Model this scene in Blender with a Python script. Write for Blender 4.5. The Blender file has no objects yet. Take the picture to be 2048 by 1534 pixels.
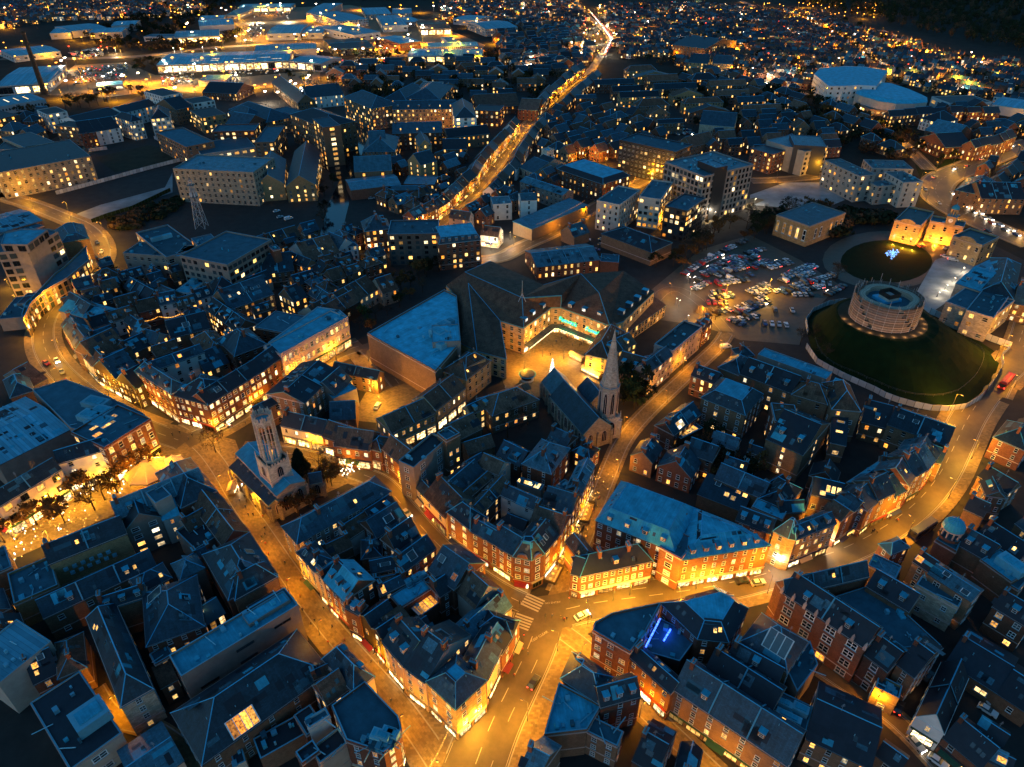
import bpy, math, random
from mathutils import Vector, Matrix
random.seed(7)
C = bpy.context.scene.collection
S = bpy.context.scene
cam = bpy.data.objects.new('camera', bpy.data.cameras.new('camera'))
C.objects.link(cam); S.camera = cam
cam.location = (0, 0, 160); cam.rotation_euler = (math.radians(90 - 34.5), 0, 0)
cam.data.sensor_width = 36; cam.data.lens = 1400 / 2048 * 36
cam.data.clip_start = 1; cam.data.clip_end = 12000
W = bpy.data.worlds.new('World'); S.world = W; W.use_nodes = True
nt = W.node_tree; nt.nodes.clear()
sky = nt.nodes.new('ShaderNodeTexSky'); sky.sky_type = 'NISHITA'; sky.sun_disc = False
sky.sun_elevation = math.radians(0.6); sky.sun_rotation = math.radians(200)
sky.ozone_density = 5; sky.dust_density = .3
tint = nt.nodes.new('ShaderNodeMix'); tint.data_type = 'RGBA'; tint.blend_type = 'MULTIPLY'
tint.inputs[0].default_value = 1; tint.inputs[7].default_value = (2.2, 2.0, 1.15, 1)
bg = nt.nodes.new('ShaderNodeBackground'); bg.inputs[1].default_value = .15
wo = nt.nodes.new('ShaderNodeOutputWorld')
nt.links.new(sky.outputs[0], tint.inputs[6]); nt.links.new(tint.outputs[2], bg.inputs[0]); nt.links.new(bg.outputs[0], wo.inputs[0])
sl = bpy.data.lights.new('afterglow', 'SUN'); sl.energy = .05; sl.angle = math.radians(60); sl.color = (.45, .75, 1)
so = bpy.data.objects.new('afterglow', sl); C.objects.link(so); so.rotation_euler = (math.radians(52), 0, math.radians(-70))
S.view_settings.view_transform = 'Standard'; S.view_settings.look = 'None'
S.view_settings.exposure = 2.25; S.view_settings.gamma = 1
S.render.engine = 'CYCLES'
try:
 S.cycles.use_denoising = True; S.cycles.use_light_tree = True
 S.cycles.max_bounces = 4; S.cycles.diffuse_bounces = 2; S.cycles.glossy_bounces = 2
 S.cycles.transmission_bounces = 2; S.cycles.volume_bounces = 0
 S.cycles.sample_clamp_indirect = 2; S.cycles.caustics_reflective = False; S.cycles.caustics_refractive = False
except Exception: pass

M = {}
def mat(name, col, rough=.7, nscale=.6, namt=.35, spec=.35, metal=0, uv=True, brick=None, streak=0, objvar=.25, bump=.0):
 m = bpy.data.materials.new(name); m.use_nodes = True; t = m.node_tree; n = t.nodes; n.clear(); L = t.links.new
 out = n.new('ShaderNodeOutputMaterial'); b = n.new('ShaderNodeBsdfPrincipled'); L(b.outputs[0], out.inputs[0])
 b.inputs['Roughness'].default_value = rough; b.inputs['Metallic'].default_value = metal
 b.inputs['Specular IOR Level'].default_value = spec
 co = n.new('ShaderNodeTexCoord'); src = co.outputs['UV' if uv else 'Object']
 no = n.new('ShaderNodeTexNoise'); no.inputs['Scale'].default_value = nscale; no.inputs['Detail'].default_value = 6
 no.inputs['Roughness'].default_value = .65
 L(src, no.inputs['Vector'])
 oi = n.new('ShaderNodeObjectInfo')
 # value = 1 + namt*(noise-.5)*2 + objvar*(rand-.5)
 a = n.new('ShaderNodeMath'); a.operation = 'MULTIPLY_ADD'; L(no.outputs['Fac'], a.inputs[0]); a.inputs[1].default_value = namt * 3; a.inputs[2].default_value = 1 - namt * 1.5
 r = n.new('ShaderNodeMath'); r.operation = 'MULTIPLY_ADD'; L(oi.outputs['Random'], r.inputs[0]); r.inputs[1].default_value = objvar * 2; r.inputs[2].default_value = 1 - objvar
 v = n.new('ShaderNodeMath'); v.operation = 'MULTIPLY'; L(a.outputs[0], v.inputs[0]); L(r.outputs[0], v.inputs[1])
 val = v.outputs[0]
 if streak:
  mp = n.new('ShaderNodeMapping'); mp.inputs['Scale'].default_value = (2.2, .12, 1) ; L(src, mp.inputs[0])
  n2 = n.new('ShaderNodeTexNoise'); n2.inputs['Scale'].default_value = 1.0; n2.inputs['Detail'].default_value = 4; L(mp.outputs[0], n2.inputs['Vector'])
  s = n.new('ShaderNodeMath'); s.operation = 'MULTIPLY_ADD'; L(n2.outputs['Fac'], s.inputs[0]); s.inputs[1].default_value = streak * 2; s.inputs[2].default_value = 1 - streak
  w = n.new('ShaderNodeMath'); w.operation = 'MULTIPLY'; L(val, w.inputs[0]); L(s.outputs[0], w.inputs[1]); val = w.outputs[0]
 base = n.new('ShaderNodeRGB'); base.outputs[0].default_value = (*col, 1); csrc = base.outputs[0]
 if brick:
  br = n.new('ShaderNodeTexBrick'); L(src, br.inputs['Vector']); br.inputs['Scale'].default_value = 1
  br.inputs['Brick Width'].default_value = brick[0]; br.inputs['Row Height'].default_value = brick[1]; br.inputs['Mortar Size'].default_value = brick[2]
  br.inputs['Color1'].default_value = (*[c * .75 for c in col], 1); br.inputs['Color2'].default_value = (*[min(1, c * 1.25) for c in col], 1)
  br.inputs['Mortar'].default_value = (*[c * brick[3] for c in col], 1); csrc = br.outputs['Color']
 mx = n.new('ShaderNodeVectorMath'); mx.operation = 'SCALE'; L(csrc, mx.inputs[0]); L(val, mx.inputs[3]); L(mx.outputs[0], b.inputs['Base Color'])
 if bump:
  bp = n.new('ShaderNodeBump'); bp.inputs['Strength'].default_value = bump; bp.inputs['Distance'].default_value = .08; L(no.outputs['Fac'], bp.inputs['Height']); L(bp.outputs[0], b.inputs['Normal'])
 M[name] = m; return m
def glow(name, col, s, sample=True, var=.5, base=(.02,.02,.02), nscale=2.2, ncon=1.0):
 m = bpy.data.materials.new(name); m.use_nodes = True; t = m.node_tree; b = t.nodes['Principled BSDF']; L = t.links.new; N = t.nodes.new
 b.inputs['Base Color'].default_value = (*base, 1); b.inputs['Roughness'].default_value = .25
 def math_(op, *a):
  n = N('ShaderNodeMath'); n.operation = op
  for k, v in enumerate(a):
   if isinstance(v, (int, float)): n.inputs[k].default_value = v
   else: L(v, n.inputs[k])
  return n.outputs[0]
 oi = N('ShaderNodeObjectInfo'); ge = N('ShaderNodeNewGeometry'); co = N('ShaderNodeTexCoord')
 r = math_('FRACT', math_('ADD', oi.outputs['Random'], math_('MULTIPLY', ge.outputs['Random Per Island'], 7.13)))  # each pane its own brightness
 k = math_('MULTIPLY_ADD', math_('POWER', r, 1.6), s * var * 2.6, s * (1 - var))
 no = N('ShaderNodeTexNoise'); no.inputs['Scale'].default_value = nscale; no.inputs['Detail'].default_value = 3
 ad = N('ShaderNodeVectorMath'); ad.operation = 'ADD'; L(co.outputs['Object'], ad.inputs[0]); L(oi.outputs['Location'], ad.inputs[1]); L(ad.outputs[0], no.inputs['Vector'])
 q = math_('MAXIMUM', math_('MULTIPLY_ADD', math_('SUBTRACT', no.outputs['Fac'], .5), 4.5 * ncon, 1), .12)
 L(math_('MULTIPLY', k, q), b.inputs['Emission Strength'])
 mx = N('ShaderNodeMix'); mx.data_type = 'RGBA'; L(math_('FRACT', math_('MULTIPLY', r, 5.7)), mx.inputs[0]); mx.inputs[6].default_value = (*[c * (1, .82, .6)[i] for i, c in enumerate(col)], 1); mx.inputs[7].default_value = (*[min(1, c * (1, 1.22, 1.8)[i]) for i, c in enumerate(col)], 1)
 L(mx.outputs[2], b.inputs['Emission Color'])
 if not sample:
  try: m.cycles.emission_sampling = 'NONE'
  except Exception: pass
 M[name] = m; return m
# walls
mat('red_brick', (.138, .060, .038), .85, .5, .3, .2, brick=(.45, .15, .012, 1.6), bump=.3)
mat('brown_brick', (.17, .10, .062), .85, .5, .3, .2, brick=(.45, .15, .012, 1.5), bump=.3)
mat('buff_brick', (.32, .20, .10), .85, .5, .3, .2, brick=(.45, .15, .012, 1.2))
mat('white_render', (.62, .60, .56), .8, .35, .22, .2)
mat('cream_render', (.50, .40, .31), .8, .35, .22, .2)
mat('pink_stone', (.45, .34, .30), .8, .4, .22, .2)
mat('limestone', (.34, .29, .22), .85, .5, .35, .2, brick=(.9, .38, .02, .6), bump=.3)
mat('sandstone', (.40, .27, .13), .85, .5, .3, .2, brick=(1.0, .45, .02, .65), bump=.3)
mat('concrete', (.24, .20, .17), .85, .4, .3, .25)
mat('pale_concrete', (.36, .34, .30), .8, .4, .25, .25)
mat('dark_cladding', (.03, .032, .035), .45, .6, .2, .5)
mat('timber_dark', (.04, .027, .018), .8)
mat('timber_fence', (.17, .12, .075), .85, .8, .3)
mat('metal_wall', (.36, .37, .38), .5, .3, .15, .4)
# roofs
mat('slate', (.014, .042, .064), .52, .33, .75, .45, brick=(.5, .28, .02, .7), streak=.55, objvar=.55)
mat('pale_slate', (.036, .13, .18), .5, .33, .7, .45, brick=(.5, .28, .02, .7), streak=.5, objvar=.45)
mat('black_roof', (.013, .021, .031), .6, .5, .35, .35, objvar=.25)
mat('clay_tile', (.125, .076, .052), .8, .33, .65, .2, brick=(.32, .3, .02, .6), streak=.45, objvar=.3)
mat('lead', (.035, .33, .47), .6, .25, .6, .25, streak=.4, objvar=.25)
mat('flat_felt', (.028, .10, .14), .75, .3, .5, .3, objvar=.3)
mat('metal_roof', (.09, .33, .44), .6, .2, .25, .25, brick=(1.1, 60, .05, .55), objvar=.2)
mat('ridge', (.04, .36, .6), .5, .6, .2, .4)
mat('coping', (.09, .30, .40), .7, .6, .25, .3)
# ground
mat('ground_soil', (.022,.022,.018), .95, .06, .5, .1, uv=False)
mat('paving', (.17, .125, .065), .75, .25, .3, .3, brick=(.9, .6, .03, .85), objvar=0)
mat('asphalt', (.078, .060, .038), .6, .35, .35, .4, objvar=0)
mat('kerb_stone', (.26, .25, .23), .8, .8, .2, .2, objvar=0)
mat('road_paint', (.34, .32, .28), .7, 1.5, .3, .2, objvar=0)
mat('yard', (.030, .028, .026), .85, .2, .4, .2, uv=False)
mat('gravel_lot', (.24, .25, .25), .9, .08, .6, .2, uv=False)
mat('lawn', (.006, .016, .004), .95, .25, .45, .1, uv=False, objvar=.1)
mat('earth_bank', (.045, .038, .024), .95, .15, .5, .1, uv=False)
# fascias
for k, c in dict(red=(.22, .02, .02), navy=(.02, .03, .09), green=(.02, .07, .04), cream=(.45, .40, .28), grey=(.14, .14, .14)).items(): mat('fascia_' + k, c, .5, 1, .1)
mat('church_stone', (.44, .40, .33), .85, .5, .4, .2, brick=(.9, .38, .02, .6), bump=.3)
# small
mat('window_frame', (.66, .66, .64), .5, 1, .1, .3)
mat('dark_frame', (.03, .03, .032), .5)
mat('glass_dark', (.012, .016, .02), .12, 1, .1, .6)
mat('glass_blue', (.05, .075, .085), .15, .8, .3, .6)
mat('brick_stack', (.15, .058, .036), .9, 1, .3)
mat('pot', (.25, .13, .07), .8)
mat('unit_metal', (.13, .38, .48), .45, 1, .2, .5)
mat('post_metal', (.08, .085, .085), .5)
mat('scaffold_tube', (.40, .41, .42), .4, 1, .2, .5)
mat('netting', (.13, .10, .085), .8, .7, .5)
mat('hoarding', (.52, .53, .53), .7, .2, .2)
mat('bark', (.045, .032, .022), .9, 1.5, .3, .1, uv=False)
mat('twigs', (.058, .040, .024), .95, .5, .35, .05, uv=False, objvar=.35)
mat('leaf_autumn', (.11, .055, .018), .9, .5, .4, .1, uv=False, objvar=.3)
mat('leaf_green', (.030, .045, .014), .9, .5, .4, .1, uv=False, objvar=.3)
mat('leaf_dark', (.020, .026, .013), .95, .3, .4, .05, uv=False, objvar=.3)
mat('tyre', (.02, .02, .02), .9)
mat('canvas', (.55, .42, .26), .8, 1, .15, .2)
for k, c in dict(white=(.66,.68,.7), silver=(.36,.38,.4), grey=(.12,.13,.14), black=(.018,.018,.02), blue=(.03,.07,.2), red=(.28,.02,.02)).items(): mat('car_' + k, c, .3, 1, .05, .6, objvar=.05)
mat('bus_red', (.35, .02, .02), .4); mat('bus_dark', (.03, .04, .09), .4)
mat('water', (.008, .012, .016), .08, 2, .1, .5, uv=False)
mat('stonewall', (.24, .21, .17), .9, .6, .35, .2, brick=(.7, .35, .02, .6))
mat('skin', (.42, .27, .19), .6); mat('cloth_dark', (.03, .03, .04), .9); mat('cloth_red', (.25, .04, .03), .9); mat('cloth_blue', (.05, .07, .14), .9)
# lights
glow('lit_warm', (1, .50, .10), .30, False, .85)
glow('lit_pale', (1, .66, .26), .34, False, .85)
glow('lit_amber', (1, .36, .04), .22, False, .85)
glow('lit_cool', (.8, .9, 1), .22, False, .8)
glow('lit_shop', (1, .52, .12), .6, True, .7, (.02,.02,.02), 3.5, 1.5)
glow('lit_shop_bright', (1, .62, .22), .85, True, .7, (.02,.02,.02), 3.5, 1.5)
glow('lamp_sodium', (1, .34, .03), 2.2, False, .2)
glow('lamp_white', (1, .74, .42), 9, False, .2)
glow('lamp_red', (1, .05, .01), 2.5, False, .2)
glow('fairy', (1, .40, .05), .6, False, .6)
glow('fairy_blue', (.14, .32, 1), 1.0, False, .5)
glow('fairy_white', (1, .78, .5), 2.2, False, .4)
glow('neon_blue', (.03, .10, 1), 1.3, True, .1)
glow('sign_green', (.01, 1, .30), .9, False, .05)
glow('sign_white', (.95, .97, 1), 1, False, .1)
glow('headlight', (1, .82, .55), 6, False, .2)
glow('taillight', (1, .03, .01), 3, False, .2)

class MB:
 def __init__(s): s.v = []; s.f = []; s.m = []; s.uv = []; s.mats = []
 def mi(s, m):
  if m not in s.mats: s.mats.append(m)
  return s.mats.index(m)
 def face(s, pts, m, uv=None):
  i = len(s.v); s.v += [tuple(p) for p in pts]; s.f.append(tuple(range(i, i + len(pts)))); s.m.append(s.mi(m))
  if uv is None:
   p0 = Vector(pts[0]); e = Vector(pts[1]) - p0
   if e.length < 1e-6: e = Vector((1, 0, 0))
   e.normalize(); n = Vector((0, 0, 0))
   for k in range(1, len(pts) - 1): n += (Vector(pts[k]) - p0).cross(Vector(pts[k + 1]) - p0)
   if n.length < 1e-9: n = Vector((0, 0, 1))
   n.normalize(); w = n.cross(e)
   uv = [((Vector(p) - p0).dot(e), (Vector(p) - p0).dot(w)) for p in pts]
  s.uv += uv
 def wallq(s, p, q, z0, z1, m):
  L = math.hypot(q[0] - p[0], q[1] - p[1])
  s.face([(p[0], p[1], z0), (q[0], q[1], z0), (q[0], q[1], z1), (p[0], p[1], z1)], m, [(0, z0), (L, z0), (L, z1), (0, z1)])
 def prism(s, pts, z0, z1, m, top=None, bottom=False):
  n = len(pts)
  for i in range(n): s.wallq(pts[i], pts[(i + 1) % n], z0, z1, m)
  s.face([(p[0], p[1], z1) for p in pts], top or m)
  if bottom: s.face([(p[0], p[1], z0) for p in reversed(pts)], m)
 def box(s, c, d, m, rz=0, top=None):
  ca, sa = math.cos(rz), math.sin(rz)
  pts = [(c[0] + x * d[0] / 2 * ca - y * d[1] / 2 * sa, c[1] + x * d[0] / 2 * sa + y * d[1] / 2 * ca) for x, y in ((-1, -1), (1, -1), (1, 1), (-1, 1))]
  s.prism(pts, c[2], c[2] + d[2], m, top, True)
 def bar(s, a, b, r, m, n=4, r2=None):
  a, b = Vector(a), Vector(b); d = b - a
  if d.length < 1e-6: return
  u = d.orthogonal().normalized(); w = d.normalized().cross(u); r2 = r if r2 is None else r2
  P = [a + (u * math.cos(t) + w * math.sin(t)) * r for t in [2 * math.pi * (k + .5) / n for k in range(n)]]
  Q = [b + (u * math.cos(t) + w * math.sin(t)) * r2 for t in [2 * math.pi * (k + .5) / n for k in range(n)]]
  for k in range(n): s.face([P[k], P[(k + 1) % n], Q[(k + 1) % n], Q[k]], m)
  s.face(P[::-1], m); s.face(Q, m)
 def lathe(s, c, prof, m, n=16, a0=0, a1=2 * math.pi):
  for k in range(n):
   t0 = a0 + (a1 - a0) * k / n; t1 = a0 + (a1 - a0) * (k + 1) / n
   for (r0, z0), (r1, z1) in zip(prof, prof[1:]):
    p = [(c[0] + r0 * math.cos(t0), c[1] + r0 * math.sin(t0), c[2] + z0), (c[0] + r0 * math.cos(t1), c[1] + r0 * math.sin(t1), c[2] + z0),
     (c[0] + r1 * math.cos(t1), c[1] + r1 * math.sin(t1), c[2] + z1), (c[0] + r1 * math.cos(t0), c[1] + r1 * math.sin(t0), c[2] + z1)]
    if r0 < 1e-4: p = [p[0], p[2], p[3]]
    elif r1 < 1e-4: p = p[:3]
    s.face(p, m)
 def mesh(s, name):
  me = bpy.data.meshes.new(name); me.from_pydata(s.v, [], s.f)
  for m in s.mats: me.materials.append(M[m])
  me.polygons.foreach_set('material_index', s.m)
  ul = me.uv_layers.new(name='UVMap'); ul.data.foreach_set('uv', [c for p in s.uv for c in p])
  me.update(); return me
 def build(s, name, parent=None, off=(0, 0, 0)):
  if off != (0, 0, 0): s.v = [(a - off[0], b - off[1], c - off[2]) for a, b, c in s.v]
  o = bpy.data.objects.new(name, s.mesh(name)); C.objects.link(o)
  if parent: o.parent = parent
  else: o.location = off
  return o
def inst(name, me, parent=None, loc=(0, 0, 0), rz=0, sc=(1, 1, 1)):
 o = bpy.data.objects.new(name, me); C.objects.link(o); o.location = loc; o.rotation_euler = (0, 0, rz); o.scale = sc
 if parent: o.parent = parent
 return o
def tag(o, label=None, cat=None, group=None, kind=None):
 if label: o['label'] = label
 if cat: o['category'] = cat
 if group: o['group'] = group
 if kind: o['kind'] = kind
 return o
def empty(name, loc, rz=0):
 o = bpy.data.objects.new(name, None); C.objects.link(o); o.location = loc; o.rotation_euler = (0, 0, rz); o.empty_display_size = 1; return o
def copy_thing(o, loc, rz=None):
 r = o.copy(); C.objects.link(r); r.location = loc
 if rz is not None: r.rotation_euler = (0, 0, rz)
 for ch in o.children:
  c = ch.copy(); C.objects.link(c); c.parent = r
  for g in ch.children:
   d = g.copy(); C.objects.link(d); d.parent = c
 return r
def lerp(a, b, t): return tuple(x + (y - x) * t for x, y in zip(a, b))
CAM = (0, 0, 160)
def depth(x, y, z):  # distance along the optical axis
 return y * math.cos(math.radians(34.5)) + (160 - z) * math.sin(math.radians(34.5))

_wm = {}
def window_mesh(kind):
 if kind in _wm: return _wm[kind]
 fr = MB(); fm = 'dark_frame' if kind in ('shop', 'plain', 'modern') else 'window_frame'
 if kind in ('sash', 'cross'):
  t = .07; d = .10
  for x0, x1, z0, z1 in ((-.5, -.5 + t, -.5, .5), (.5 - t, .5, -.5, .5), (-.5 + t, .5 - t, .5 - t, .5), (-.5 + t, .5 - t, -.5, -.5 + t), (-.5 + t, .5 - t, -.03, .03)):
   fr.box(((x0 + x1) / 2, -d / 2, z0), (x1 - x0, d, z1 - z0), fm)
  if kind == 'cross': fr.box((0, -.04, -.5 + t), (.06, .08, 1 - 2 * t), fm)
  fr.box((0, -.09, -.56), (1.16, .18, .06), 'coping')
 else:
  t = .04; d = .12
  for x0, x1, z0, z1 in ((-.5, -.5 + t, -.5, .5), (.5 - t, .5, -.5, .5), (-.5 + t, .5 - t, .5 - t, .5), (-.5 + t, .5 - t, -.5, -.5 + t)):
   fr.box(((x0 + x1) / 2, -d / 2, z0), (x1 - x0, d, z1 - z0), fm)
  for x in ((-.17, .17) if kind == 'shop' else (0,)): fr.box((x, -.04, -.5 + t), (.03, .08, 1 - 2 * t), fm)
  if kind == 'shop': fr.box((0, -.04, .2), (1 - 2 * t, .07, .03), fm)
 _wm[kind] = fr.mesh('window'); return _wm[kind]
_pm = {}
def pane_mesh(m):
 if m not in _pm:
  p = MB(); p.face([(-.47, -.02, -.47), (.47, -.02, -.47), (.47, -.02, .47), (-.47, -.02, .47)], m); _pm[m] = p.mesh('pane')
 return _pm[m]
GRID = {}
WINGS = []
def reg(pts, h):
 k = len(WINGS); WINGS.append((pts, h)); xs = [p[0] for p in pts]; ys = [p[1] for p in pts]
 for i in range(int(min(xs) // 20), int(max(xs) // 20) + 1):
  for j in range(int(min(ys) // 20), int(max(ys) // 20) + 1): GRID.setdefault((i, j), []).append(k)
def inpoly(p, pts):
 c = False; n = len(pts); x, y = p
 for i in range(n):
  (x1, y1), (x2, y2) = pts[i], pts[(i + 1) % n]
  if (y1 > y) != (y2 > y) and x < (x2 - x1) * (y - y1) / (y2 - y1) + x1: c = not c
 return c
def covered(x, y, z, skip=-1):
 for k in GRID.get((int(x // 20), int(y // 20)), ()):
  if k != skip and WINGS[k][1] > z and inpoly((x, y), WINGS[k][0]): return True
 return False
def pick_lit(rnd, p):
 if rnd.random() > p: return 'glass_dark' if rnd.random() < .6 else 'glass_blue'
 r = rnd.random(); return 'lit_warm' if r < .5 else 'lit_pale' if r < .8 else 'lit_amber'
def facade(root, off, P, Q, h, o, rnd, far, k, z0=0, front=False):
 """rows of windows on one wall; root is the building, far a shared MB for windows too small to pick apart"""
 L = math.hypot(Q[0] - P[0], Q[1] - P[1])
 if L < 2.2: return
 u = ((Q[0] - P[0]) / L, (Q[1] - P[1]) / L); nrm = (u[1], -u[0]); rz = math.atan2(u[1], u[0])
 mid = ((P[0] + Q[0]) / 2, (P[1] + Q[1]) / 2)
 if nrm[0] * (CAM[0] - mid[0]) + nrm[1] * (CAM[1] - mid[1]) < 0: return
 st = o.get('st') or max(1, round((h - z0) / 3.1)); fh = (h - z0) / st; sp = o.get('sp', 2.6); lit = o.get('lit', .22)
 kind = o.get('win', 'sash'); ww = o.get('ww', 1.15); wh = o.get('wh', min(1.75, fh * .58))
 ww *= rnd.uniform(.85, 1.18); wh *= rnd.uniform(.9, 1.1); sp *= rnd.uniform(.9, 1.12)
 mpp = depth(mid[0], mid[1], h / 2) / 1400
 for f in range(st):
  shop = o.get('shop') if f == 0 and (front or o.get('shopall')) else None
  if shop: n = max(1, int((L - .6) / o.get('ssp', 4.2))); w = (L - .6) / n * .86; hh = fh * .66; zc = z0 + fh * .46
  else: n = int((L - .7) / sp); w = ww; hh = wh; zc = z0 + fh * (f + .52)
  if n < 1: n = 1; w = min(w, L - .8)
  for i in range(n):
   t = (i + .5) / n * L; x = P[0] + u[0] * t; y = P[1] + u[1] * t
   if covered(x + nrm[0] * .9, y + nrm[1] * .9, zc - .4, k): continue
   if shop: pm = shop if rnd.random() < o.get('shoplit', .9) else 'glass_dark'
   else:
    if rnd.random() < o.get('gap', .05): continue
    pm = pick_lit(rnd, lit if f or st == 1 else max(lit, .3))
   if max(w, hh) / mpp * .85 >= 8.0:
    wo = inst('shop_window' if shop else 'window', window_mesh('shop' if shop else kind), root, (x - off[0] + nrm[0] * .01, y - off[1] + nrm[1] * .01, zc), rz, (w, 1, hh))
    inst('pane', pane_mesh(pm), wo)
   else:
    e = .05; a = (x - u[0] * w / 2 + nrm[0] * e, y - u[1] * w / 2 + nrm[1] * e); b = (x + u[0] * w / 2 + nrm[0] * e, y + u[1] * w / 2 + nrm[1] * e)
    far.wallq(a, b, zc - hh / 2, zc + hh / 2, pm)
    if kind in ('sash', 'cross'):
     a2 = (a[0] + nrm[0] * .04, a[1] + nrm[1] * .04); b2 = (b[0] + nrm[0] * .04, b[1] + nrm[1] * .04)
     far.wallq(a2, b2, zc - hh / 2 - .12, zc - hh / 2, 'window_frame'); far.wallq(a2, b2, zc - .05, zc + .05, 'window_frame')
  if shop and L > 4 and not covered(mid[0] + nrm[0], mid[1] + nrm[1], z0 + 2, k):  # fascia board above the shopfront
   far.box((mid[0] + nrm[0] * .12, mid[1] + nrm[1] * .12, z0 + fh * .82), (L - .3, .3, .55), o.get('fascia') or rnd.choice(('dark_cladding', 'fascia_red', 'fascia_navy', 'fascia_green', 'fascia_cream', 'fascia_grey')), rz)
   if rnd.random() < .35:
    q = lambda t, e, z: (P[0] + u[0] * t + nrm[0] * e, P[1] + u[1] * t + nrm[1] * e, z); t0 = L * rnd.uniform(.05, .4); t1 = min(L - .3, t0 + rnd.uniform(3, 5)); am = rnd.choice(('canvas', 'fascia_red', 'fascia_green', 'fascia_navy'))
    far.face([q(t0, 1.5, z0 + fh * .72), q(t1, 1.5, z0 + fh * .72), q(t1, .1, z0 + fh * .86), q(t0, .1, z0 + fh * .86)], am); far.face([q(t0, 1.5, z0 + fh * .66), q(t1, 1.5, z0 + fh * .66), q(t1, 1.5, z0 + fh * .72), q(t0, 1.5, z0 + fh * .72)], am)

def inset(pts, d):
 n = len(pts); out = []
 for i in range(n):
  p0, p, p1 = Vector(pts[i - 1]), Vector(pts[i]), Vector(pts[(i + 1) % n])
  a = (p - p0).normalized(); b = (p1 - p).normalized(); na = Vector((-a.y, a.x)); nb = Vector((-b.y, b.x))
  m = (na + nb); l = m.length
  if l < 1e-3: m = na; l = 1
  m = m / l; out.append(tuple(p + m * (d / max(.35, m.dot(na)))))
 return out
def add_roof(rf, rg, wl, pts, h, rt, rise, wm, rm):
 """roof faces into rf, ridge caps into rg, gable triangles into wl; returns list of slopes for skylights and dormers"""
 E = .22; slopes = []
 def z(p, zz): return (p[0], p[1], zz)
 if rt in ('f', 'F'):
  rf.face([z(p, h) for p in pts], rm)
  ph = .75 if rt == 'f' else .3; n = len(pts); ins = inset(pts, .32)
  for i in range(n):
   a, b = pts[i], pts[(i + 1) % n]; c, d = ins[(i + 1) % n], ins[i]
   wl.wallq(a, b, h, h + ph, wm); wl.wallq(c, d, h, h + ph, wm)
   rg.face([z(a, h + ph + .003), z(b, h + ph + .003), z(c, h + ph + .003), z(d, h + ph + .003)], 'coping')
  return [(pts, h)]
 if len(pts) == 4 and rt in 'gxhs':
  A, B, Cc, D = pts
  if rt == 'x': A, B, Cc, D = B, Cc, D, A
  if rt == 'h' and math.dist(A, B) < math.dist(B, Cc): A, B, Cc, D = B, Cc, D, A
  if rt == 's':
   hi = h + rise; P = inset(pts, -E); rf.face([z(P[0], h), z(P[1], h), z(P[2], hi), z(P[3], hi)], rm)
   for i in range(4):
    zz = (h, h, hi, hi); a, b = pts[i], pts[(i + 1) % 4]
    wl.face([z(a, h - .01), z(b, h - .01), z(b, zz[(i + 1) % 4]), z(a, zz[i])], wm) if zz[i] + zz[(i + 1) % 4] > 2 * h else None
    pa, pb = P[i], P[(i + 1) % 4]; rf.face([z(pa, zz[i] - .2), z(pb, zz[(i + 1) % 4] - .2), z(pb, zz[(i + 1) % 4]), z(pa, zz[i])], 'coping')
   return [([pts[0], pts[1], pts[2], pts[3]], [h, h, hi, hi])]
  w = math.dist(B, Cc); l = math.dist(A, B); m1 = lerp(A, D, .5); m2 = lerp(B, Cc, .5)
  if rt == 'h':
   q = min(.48, w * .5 / l); r1 = lerp(m1, m2, q); r2 = lerp(m1, m2, 1 - q)
  else: r1, r2 = m1, m2
  sl_ = rise / (w / 2); zl = h - E * sl_
  u = ((B[0] - A[0]) / l, (B[1] - A[1]) / l); nn = (u[1], -u[0])
  ex = E if rt == 'h' else .12
  def o(p, su, sn): return (p[0] + u[0] * su * ex + nn[0] * sn * E, p[1] + u[1] * su * ex + nn[1] * sn * E)
  a, b, c, d = o(A, -1, 1), o(B, 1, 1), o(Cc, 1, -1), o(D, -1, -1)
  if rt != 'h': r1 = (r1[0] - u[0] * ex, r1[1] - u[1] * ex); r2 = (r2[0] + u[0] * ex, r2[1] + u[1] * ex)
  zr = h + rise
  rf.face([z(a, zl), z(b, zl), z(r2, zr), z(r1, zr)], rm); rf.face([z(c, zl), z(d, zl), z(r1, zr), z(r2, zr)], rm)
  if rt == 'h': rf.face([z(b, zl), z(c, zl), z(r2, zr)], rm); rf.face([z(d, zl), z(a, zl), z(r1, zr)], rm)
  else:
   wl.face([z(B, h - .01), z(Cc, h - .01), z(m2, zr - .05)], wm); wl.face([z(D, h - .01), z(A, h - .01), z(m1, zr - .05)], wm)
   for p, q_ in ((a, r1), (b, r2), (c, r2), (d, r1)):  # verge boards
    rf.face([z(p, zl - .22), z(q_, zr - .22), z(q_, zr), z(p, zl)], 'coping')
  for p, q_ in ((a, b), (c, d)) + (((b, c), (d, a)) if rt == 'h' else ()): rf.face([z(p, zl - .2), z(q_, zl - .2), z(q_, zl), z(p, zl)], 'coping')
  rg.bar(z(r1, zr + .03), z(r2, zr + .03), .14, 'ridge', 4)
  if rt == 'h':
   for p, r in ((a, r1), (d, r1), (b, r2), (c, r2)): rg.bar(z(p, zl + .02), z(r, zr + .02), .12, 'ridge', 4)
  return [([A, B, m2, m1], [h, h, zr, zr]), ([Cc, D, m1, m2], [h, h, zr, zr])]
 # truncated / polygon roofs: slopes up to an inset flat top
 d = {'t': 3.2, 'm': 1.4, 'p': 4.5}.get(rt, 3)
 xs = [p[0] for p in pts]; ys = [p[1] for p in pts]; d = min(d, .3 * min(max(xs) - min(xs), max(ys) - min(ys)) + .2)
 out = inset(pts, -E); ins = inset(pts, d); n = len(pts)
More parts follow.
